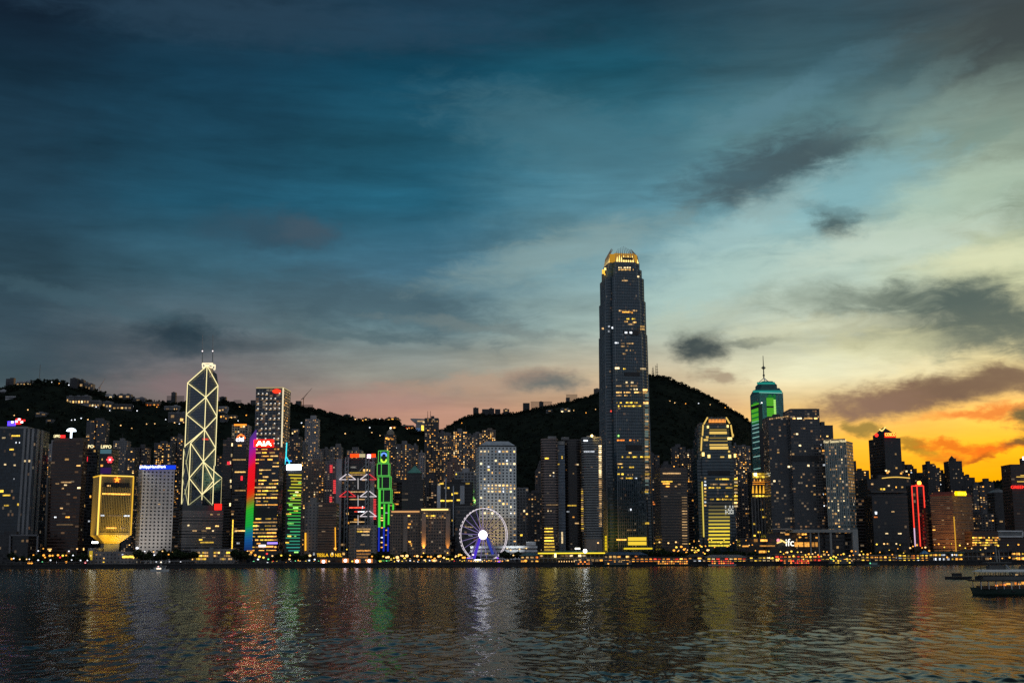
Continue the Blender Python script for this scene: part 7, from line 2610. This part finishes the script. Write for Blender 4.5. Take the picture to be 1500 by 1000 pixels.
# ------------------------------------------------------------------ promenade lamps
def plamp(px, py, key, r, Y=1360, label=None):
    p_ = V3(px, py, Y)
    hgt = max(2.5, p_.z - GROUND)
    nm = {'warm': 'warm white', 'white': 'white', 'amber': 'amber', 'yellow': 'yellow', 'red': 'red', 'green': 'green', 'pink': 'pinkish white'}[key]
    zone = next(z for lim, z in [(140, 'at the far left of the promenade'), (345, 'in front of the white slab and zigzag skyscraper'), (560, 'below the rainbow and green striped towers'), (665, 'in front of the brown hotel'), (790, 'around the observation wheel'), (960, 'near the foot of the tallest tower'), (1110, 'near the gold crowned tower'), (1275, 'in front of the shopping mall'), (2000, 'on the right waterfront')] if px < lim)
    lamp((p_.x - .9, Y, GROUND), key, r, round(hgt * 2) / 2, label or 'round headed %s promenade lamp %s' % (nm, zone), 'promenade lamps', 'street_lamp')


for px, py, key, r in [(56, 806, 'white', .9), (73, 805, 'warm', 1.3), (57, 812, 'amber', 1.2), (64, 812, 'amber', 1.4), (73, 812.5, 'amber', 1.4), (77, 812.5, 'amber', 1.1), (85, 812, 'amber', 1.3), (92, 812, 'yellow', 1.3), (97, 812.5, 'amber', .9), (107, 812, 'white', .9), (88, 815, 'red', 1.1), (66, 815.5, 'amber', 1.0), (101, 806, 'white', .9), (113, 802.5, 'warm', 1.0), (49, 812, 'amber', .9),
                       (17, 817.5, 'amber', 1.1), (20, 817, 'white', .9), (29, 818, 'warm', .8), (39, 818, 'warm', .8), (43, 818, 'white', .7), (56, 819, 'white', .9), (62, 822, 'green', .7), (74, 819.5, 'white', 1.0), (83, 822.5, 'white', .7), (97, 822, 'amber', 1.3), (105, 819, 'white', .7), (118, 820, 'white', .8), (125, 823.5, 'red', 1.3), (128, 820, 'white', .8), (133, 813, 'warm', .8), (42, 827, 'amber', 1.5), (46, 827, 'amber', 1.5),
                       (201, 801, 'white', 1.7), (212, 806.5, 'white', .9), (225, 807, 'warm', .9), (226, 812, 'white', .9), (247, 811, 'amber', .9), (238, 806.5, 'warm', .8), (229, 821, 'white', .9),
                       (368, 808, 'amber', 1.3), (374, 812, 'amber', 1.3), (380, 814, 'yellow', 1.5), (386, 815, 'yellow', 1.3), (391, 810, 'red', 1.2), (378, 818, 'white', 1.1), (400, 822, 'red', .9), (393, 818, 'green', .9), (399, 813, 'warm', 1), (412, 812, 'yellow', 1.1), (425, 812, 'yellow', .9), (424, 818, 'warm', 1.1), (454, 812, 'warm', 1.5), (453, 820, 'white', 1.0), (461, 818, 'white', 1.0), (477, 820, 'warm', 1.4), (482, 825, 'warm', .9), (448, 823, 'yellow', .9), (437, 820, 'amber', .8), (516, 823, 'yellow', 1.1), (491, 802, 'orange' if False else 'amber', 1.5), (508, 804, 'yellow', .8), (545, 814, 'amber', 1.0), (557, 821, 'yellow', 1.3), (536, 819, 'warm', .9)]:
    plamp(px, py, key, r, 1362 if py < 818 else 1348)
for px in range(562, 690, 4):
    plamp(px + R.uniform(-1.5, 1.5), R.choice([812, 813.5, 815, 817, 818.5]) + R.uniform(-1, 1), R.choice(['amber', 'warm', 'amber', 'yellow', 'warm']), R.choice([.8, 1.0, 1.3, 1.5]), 1356)
for px, py in [(582, 814), (583, 818), (596, 812), (637, 819)]:
    plamp(px, py, 'warm', 1.9, 1352)
for px, py in [(672, 811), (676, 812), (668, 813), (748, 805), (752, 812), (761, 803), (771, 802)]:
    plamp(px, py, 'warm', .9, 1358)
plamp(770, 824, 'amber', 1.6, 1344)
for px, py in [(876, 794, ), (966, 793), (979, 794), (990, 793)]:
    plamp(px, py, 'warm', 1.1, 1410)
for k in range(24):
    plamp(988 + k * 2.2 + R.uniform(-1, 1), R.uniform(798, 810), R.choice(['amber', 'yellow', 'amber', 'warm']), R.choice([.7, 1.0, 1.4]), 1412)
for k in range(22):
    plamp(1010 + k * 4.6, R.uniform(788, 806), R.choice(['amber', 'amber', 'warm', 'yellow']), .7, 1425)
for k in range(40):
    px = 1125 + k * 3.7 + R.uniform(-1.5, 1.5)
    plamp(px, R.uniform(806, 819), R.choice(['yellow', 'warm', 'amber', 'amber', 'yellow']), R.choice([.7, .9, 1.2]), 1338)
for k in range(36):
    px = 1276 + k * 6.2 + R.uniform(-2, 2)
    plamp(px, R.uniform(795, 818), R.choice(['yellow', 'warm', 'amber', 'amber', 'yellow']), R.choice([.6, .8, 1.1]), 1338)
for px, py, lab in [(474, 822, 'glaring pinkish floodlight mast left of the shop block, first of four along the shore'), (506, 820.5, 'glaring pinkish floodlight mast left of the framed grey block, with a yellow tail'), (523, 821.5, 'glaring white floodlight mast under the framed grey block, left'), (541, 821, 'glaring white floodlight mast under the framed grey block, right')]:
    p_ = V3(px, py, 1340)
    rt = thing('floodlight_mast', (p_.x, 1340, GROUND), lab, 'floodlight')
    MB().bar((p_.x, 1340.4, GROUND), (p_.x, 1340.4, p_.z), .25).build('pole', [DARKM], rt)
    MB().ball((p_.x, 1339.6, p_.z), 1.7, n=8, k=5).build('lamp_head', [GLOW['pink']], rt)
    MB().box(p_.x - 3.4, p_.x + 3.4, 1340.8, 1341.2, p_.z - 2.2, p_.z + 2.2).build('halo_sheet', [emit('halo_orange', (1, .33, .08), .8)], rt)  # the lamp's orange halo put in as a glowing sheet

# ------------------------------------------------------------------ boats
def hull(L, Wd, Hh, m0, m1, bow=1.0):
    """double ended hull along x, centred at the origin, waterline at z=0"""
    n = 18
    b = MB()
    rings = []
    for i in range(n + 1):
        u = -1 + 2 * i / n
        w = Wd / 2 * max(.04, (1 - abs(u) ** 2.6))
        sh = Hh * (1 + .22 * abs(u) ** 3)
        x = u * L / 2
        rings.append([(x * .93, -w * .75, -1), (x * .97, -w * .92, Hh * .3), (x, -w, sh), (x, w, sh), (x * .97, w * .92, Hh * .3), (x * .93, w * .75, -1)])
    for i in range(n):
        a_, c_ = rings[i], rings[i + 1]
        for k in range(5):
            b.face([a_[k], c_[k], c_[k + 1], a_[k + 1]], 1 if k in (1, 3) else 0 if k != 2 else 2)
    return b


GRN = plain('hull_green', (.02, .045, .035), .4)
HWH = plain('hull_white', (.62, .62, .60), .4)
DECK = plain('deck_grey', (.12, .12, .12))
CANV = plain('roof_canvas', (.80, .80, .74), .5, vary=.1)


def xform(b, loc, ang=0.0):
    ca_, sa_ = math.cos(ang), math.sin(ang)
    b.v = [(loc[0] + x * ca_ - y * sa_, loc[1] + x * sa_ + y * ca_, loc[2] + z) for x, y, z in b.v]
    return b


Yf = 364.0
ffx = V3(1421, 860, Yf).x
Lf, ang_f = 34.0, rad(-4)
fl = Vector((ffx + Lf / 2 + .4, Yf, 0))
rt = thing('harbour_ferry', fl, 'dark hulled double deck harbour ferry with white roof and orange lit lower deck', 'ferry')
BF = lambda b, nm, mats: xform(b, fl, ang_f).build(nm, mats if isinstance(mats, list) else [mats], rt)
BF(hull(Lf, 8.6, 2.1, 0, 1), 'hull', [GRN, plain('hull_stripe', (.025, .05, .04)), DECK])
b = MB()
b.box(-Lf * .48, Lf * .48, -4.35, 4.35, 4.35, 4.6)
b.box(-Lf * .50, Lf * .50, -4.6, 4.6, 4.61, 4.85)
BF(b, 'upper_deck', [plain('deck_edge', (.05, .055, .05))])
b = MB()
for k in range(15):
    x = -Lf * .44 + k * Lf * .88 / 14
    for y in (-4.0, 4.0):
        b.box(x - .1, x + .1, y - .1, y + .1, 2.0, 4.34)
BF(b, 'pillar', [HWH])
b = MB()
b.box(-Lf * .42, Lf * .42, -3.4, 3.4, 2.1, 2.9)
BF(b, 'bench', [plain('bench_wood', (.10, .05, .03))])
for k in range(26):
    x = -Lf * .36 + k * Lf * .78 / 25
    if .10 < (k % 13) / 13 < .95 and R.random() < .85:
        cc = R.choice(['orange', 'orange', 'red', 'amber', 'dim', 'orange'])
        p_ = Vector((x, -2.6 + R.uniform(-.3, .6), R.uniform(3.0, 3.9)))
        panel(rt, 'lamp', LIT[cc], fl + Vector((p_.x * math.cos(ang_f) - p_.y * math.sin(ang_f), p_.x * math.sin(ang_f) + p_.y * math.cos(ang_f), p_.z)), R.uniform(.5, 1.1), R.uniform(.4, .95), 0, .2)
PANL = plain('cabin_panel', (.09, .09, .085), .5)
for x0_, x1_ in [(-Lf * .42, -Lf * .20), (-Lf * .20 + .05, Lf * .08), (Lf * .08 + .05, Lf * .42)]:
    b = MB()
    b.box(x0_, x1_, -4.1, -3.9, 4.86, 5.9).box(x0_, x1_, 3.9, 4.1, 4.86, 5.9)
    nn_ = int((x1_ - x0_) / 1.3)
    for k in range(nn_ + 1):
        x = x0_ + (x1_ - x0_) * k / nn_
        b.box(x - .07, x + .07, -4.05, -3.92, 5.91, 7.2).box(x - .07, x + .07, 3.92, 4.05, 5.91, 7.2)
    BF(b, 'cabin', [PANL])
b = MB().box(-Lf * .40, Lf * .40, -3.3, 3.3, 4.86, 6.2)
BF(b, 'seat_row', [plain('seat_dark', (.03, .03, .03))])
for x_, z_, cc in [(-4.6, 6.3, 'dim'), (-1.0, 6.2, 'amber'), (6.0, 6.3, 'dim')]:
    panel(rt, 'lamp', LIT[cc], fl + Vector((x_, -2.5, z_)), .7, .6, 0, .2)
b = MB()
b.prism([(-Lf * .44, -4.4), (Lf * .44, -4.4), (Lf * .44, 4.4), (-Lf * .44, 4.4)], 7.25, 7.45)
b.prism([(-Lf * .43, -4.2), (Lf * .43, -4.2), (Lf * .43, 4.2), (-Lf * .43, 4.2)], 7.46, 8.0, poly2=[(-Lf * .40, -2.4), (Lf * .40, -2.4), (Lf * .40, 2.4), (-Lf * .40, 2.4)])
BF(b, 'roof', [CANV])
b = MB()
b.box(-Lf * .34, -Lf * .34 + 4.6, -1.6, 1.6, 8.01, 9.3).box(-Lf * .34 - .8, -Lf * .34 + 6.2, -2.2, 2.2, 10.0, 10.3)
for x_ in (-Lf * .34 + .1, -Lf * .34 + 1.6, -Lf * .34 + 3.0, -Lf * .34 + 4.5):
    b.box(x_ - .1, x_ + .1, -1.5, -1.3, 9.31, 9.99).box(x_ - .1, x_ + .1, 1.3, 1.5, 9.31, 9.99)
BF(b, 'wheelhouse', [plain('wheelhouse_grey', (.09, .09, .085))])
b = MB().bar((-Lf * .34 + 2.8, 0, 9.7), (-Lf * .34 + 2.6, 0, 15.5), .14, 0, .06).bar((-Lf * .34 + 3.6, .3, 9.7), (-Lf * .34 + 3.5, .3, 14.0), .08).bar((-Lf * .34 + 2.0, 0, 11.6), (-Lf * .34 + 3.4, 0, 11.6), .06)
BF(b, 'mast', [plain('mast_grey', (.3, .3, .28))])
b = MB().bar((-Lf * .34 + 4.6, -1.8, 9.4), (-Lf * .34 + 7.0, -3.6, 5.0), .22)
BF(b, 'stair', [STEEL])
b = MB().bar((-Lf * .44, -1, 8.3), (-Lf * .31, -1, 9.0), .12)
b.bar((-Lf * .43, -3.8, 7.2), (-Lf * .44, -3.8, 11.0), .05)
BF(b, 'flagstaff', [DARKM])
for x_ in (-1.6, 3.2, 8.6):
    b = MB().prism([(x_ - 1.0, -1.1), (x_ + 1.2, -1.1), (x_ + 1.2, 1.1), (x_ - 1.0, 1.1)], 8.01, 9.0, poly2=[(x_ - .7, -.8), (x_ + .9, -.8), (x_ + .9, .8), (x_ - .7, .8)])
    b.box(x_ - .3, x_ + 2.3, -1.5, 1.3, 9.01, 9.25).cyl((x_ + 1.7, 0), .3, 8.01, 9.6, 8)
    BF(b, 'ventilator', [plain('wheelhouse_grey', (.09, .09, .085))])
b = MB().cyl((2.0, 0), .9, 8.0, 11.2, 14, 0, .8)
BF(b, 'funnel', [plain('funnel_dark', (.05, .05, .05))])
for s in (-1, 1):
    b = MB()
    for k in range(6):
        x = -Lf * .3 + k * Lf * .6 / 5
        b.cyl((x, s * 4.2), .42, 1.1, 1.5, 8)
    BF(b, 'fender', [DARKM])

rt.scale = (1, 1, .92)

# low dark boat just beyond the bow of the ferry
p_ = V3(1404, 850, 590)
lb = Vector((p_.x, 590, 0))
rt = thing('motor_boat', lb, 'low black work boat just beyond the bow of the ferry', 'boat')
xform(hull(13, 3.4, 1.2, 0, 1), lb).build('hull', [DARKM, DARKM, DARKM], rt)
b = MB().box(-2.6, 1.4, -1.1, 1.1, 1.3, 2.7).box(-3.0, 1.8, -1.3, 1.3, 2.71, 2.9)
xform(b, lb).build('cabin', [DARKM], rt)

# small white motor cruiser
p_ = V3(234, 834, 1030)
lb = Vector((p_.x, 1030, 0))
rt = thing('motor_cruiser', lb, 'small white motor cruiser with a lit cabin off the left promenade', 'boat')
xform(hull(15.5, 4.4, 1.7, 0, 1), lb).build('hull', [HWH, HWH, DECK], rt)
b = MB().box(-4.5, 4.5, -1.7, 1.7, 1.8, 3.4).box(-3.0, 5.2, -1.8, 1.8, 4.6, 4.8)
for x_ in (-2.8, 0, 2.5, 5):
    b.box(x_ - .1, x_ + .1, -1.6, -1.4, 3.41, 4.59)
xform(b, lb).build('cabin', [HWH], rt)
panel(rt, 'window', emit('cruiser_lit', (1, .82, .6), 2.0), lb + Vector((-.3, -1.85, 2.6)), 3.6, 1.0, 0, .2)
panel(rt, 'window', plain('cruiser_glass', (.03, .04, .05), .2), lb + Vector((3.0, -1.8, 2.6)), 2.4, .8, 0, .16)
panel(rt, 'lamp', emit('cruiser_red', (1, .5, .5), 2), lb + Vector((-.8, -1.9, 4.2)), .9, .8, 0, .3)
MB().bar(lb + Vector((.8, 0, 4.8)), lb + Vector((1.0, 0, 7.8)), .12).build('mast', [HWH], rt)
panel(rt, 'lamp', emit('cruiser_mast', (1, .85, .65), 2.5), lb + Vector((.9, -.3, 7.8)), .8, .9, 0, .3)
# launch on the right
p_ = V3(1278, 826.5, 1230)
lb = Vector((p_.x, 1230, 0))
rt = thing('launch', lb, 'small teal grey launch with a green light on the right harbour', 'boat')
xform(hull(15, 4, 1.4, 0, 1), lb).build('hull', [plain('launch_teal', (.16, .26, .26)), DECK, DECK], rt)
b = MB().box(-3, 4.5, -1.4, 1.4, 1.5, 3.4).box(-3.5, 5, -1.6, 1.6, 3.41, 3.6).bar((-2, 0, 3.6), (-2, 0, 6.4), .1)
xform(b, lb).build('cabin', [plain('launch_cabin', (.22, .34, .33))], rt)
panel(rt, 'lamp', GLOW['green'], lb + Vector((-2.6, -1.6, 3.0)), 1.0, 1.0, 0, .2)

# ferries moored at the piers
for k, (px, Y_, L_, cols_, lab) in enumerate([(985, 1322, 40, ['orange', 'amber'], 'moored double deck ferry with two rows of orange lights right of the tallest tower'), (905, 1324, 34, ['dim', 'amber'], 'moored dark ferry with sparse amber lights in front of the blue roofed pier'), (1058, 1322, 30, ['orange', 'red', 'amber'], 'moored grey ferry glowing orange below the grey roofed pier'), (1166, 1322, 34, ['red', 'orange'], 'moored ferry with red lights below the mall sign'), (855, 1323, 22, ['orange'], 'short moored ferry with one orange lit deck below the yellow eave'),
                                             (1232, 1322, 30, ['yellow', 'dim'], 'moored ferry with yellow green lights below the giant frame')]):
    lb = Vector((V3(px, 828, Y_).x, Y_, 0))
    rt = thing('moored_ferry', lb, lab, 'ferry', 'ferries moored at the piers')
    xform(hull(L_, 7, 1.6, 0, 1), lb).build('hull', [GRN, HWH if k == 2 else GRN, DECK], rt)
    b = MB().box(-L_ * .42, L_ * .42, -3.1, 3.1, 1.9, 3.9).box(-L_ * .45, L_ * .45, -3.4, 3.4, 3.91, 4.1).box(-L_ * .40, L_ * .40, -2.9, 2.9, 4.11, 6.0)
    xform(b, lb).build('cabin', [plain('moored_cabin', (.12, .12, .12))], rt)
    b = MB().box(-L_ * .43, L_ * .43, -3.2, 3.2, 6.01, 6.25).box(-2, 1.5, -1.4, 1.4, 6.26, 8)
    xform(b, lb).build('roof', [GREYR], rt)
    for j, z in enumerate((2.9, 5.0)):
        n_ = int(L_ * .8 / 2.2)
        for i in range(n_):
            if R.random() < (.85 if k in (0, 2, 3) else .45):
                panel(rt, 'window', LIT[R.choice(cols_)], lb + Vector((-L_ * .4 + (i + .5) * L_ * .8 / n_, -3.2, z)), 1.5, 1.1, 0, .2)

# sub-parts: what stands on a roof belongs to the roof, what is fixed to a hull to the hull
SUB = {'plant_room': 'roof', 'mast': 'roof', 'antenna': 'roof', 'ventilator': 'roof', 'funnel': 'roof', 'wheelhouse': 'roof', 'flagstaff': 'roof', 'roof_drum': 'roof', 'fender': 'hull', 'bench': 'hull',
       'gondola': 'rim', 'spoke': 'rim', 'mullion': 'wall', 'floor_slab': 'wall', 'balcony': 'wall', 'fin': 'wall', 'ledge': 'shaft', 'uplight': 'crown_drum', 'mast_base': 'roof', 'seat_row': 'cabin'}
base = lambda o: o.name.split('.')[0]
for r_ in [o for o in list(COL.objects) if o.type == 'EMPTY']:
    kids = list(r_.children)
    flat = {}
    for k_ in kids:
        if k_.type == 'MESH' and k_.location.length < 1e-6:
            flat.setdefault(base(k_), k_)
    for k_ in kids:
        p_ = flat.get(SUB.get(base(k_), ''))
        if p_ is not None and p_ is not k_:
            k_.parent = p_

print('windows', WIN_TOTAL, 'objects', len(bpy.data.objects))
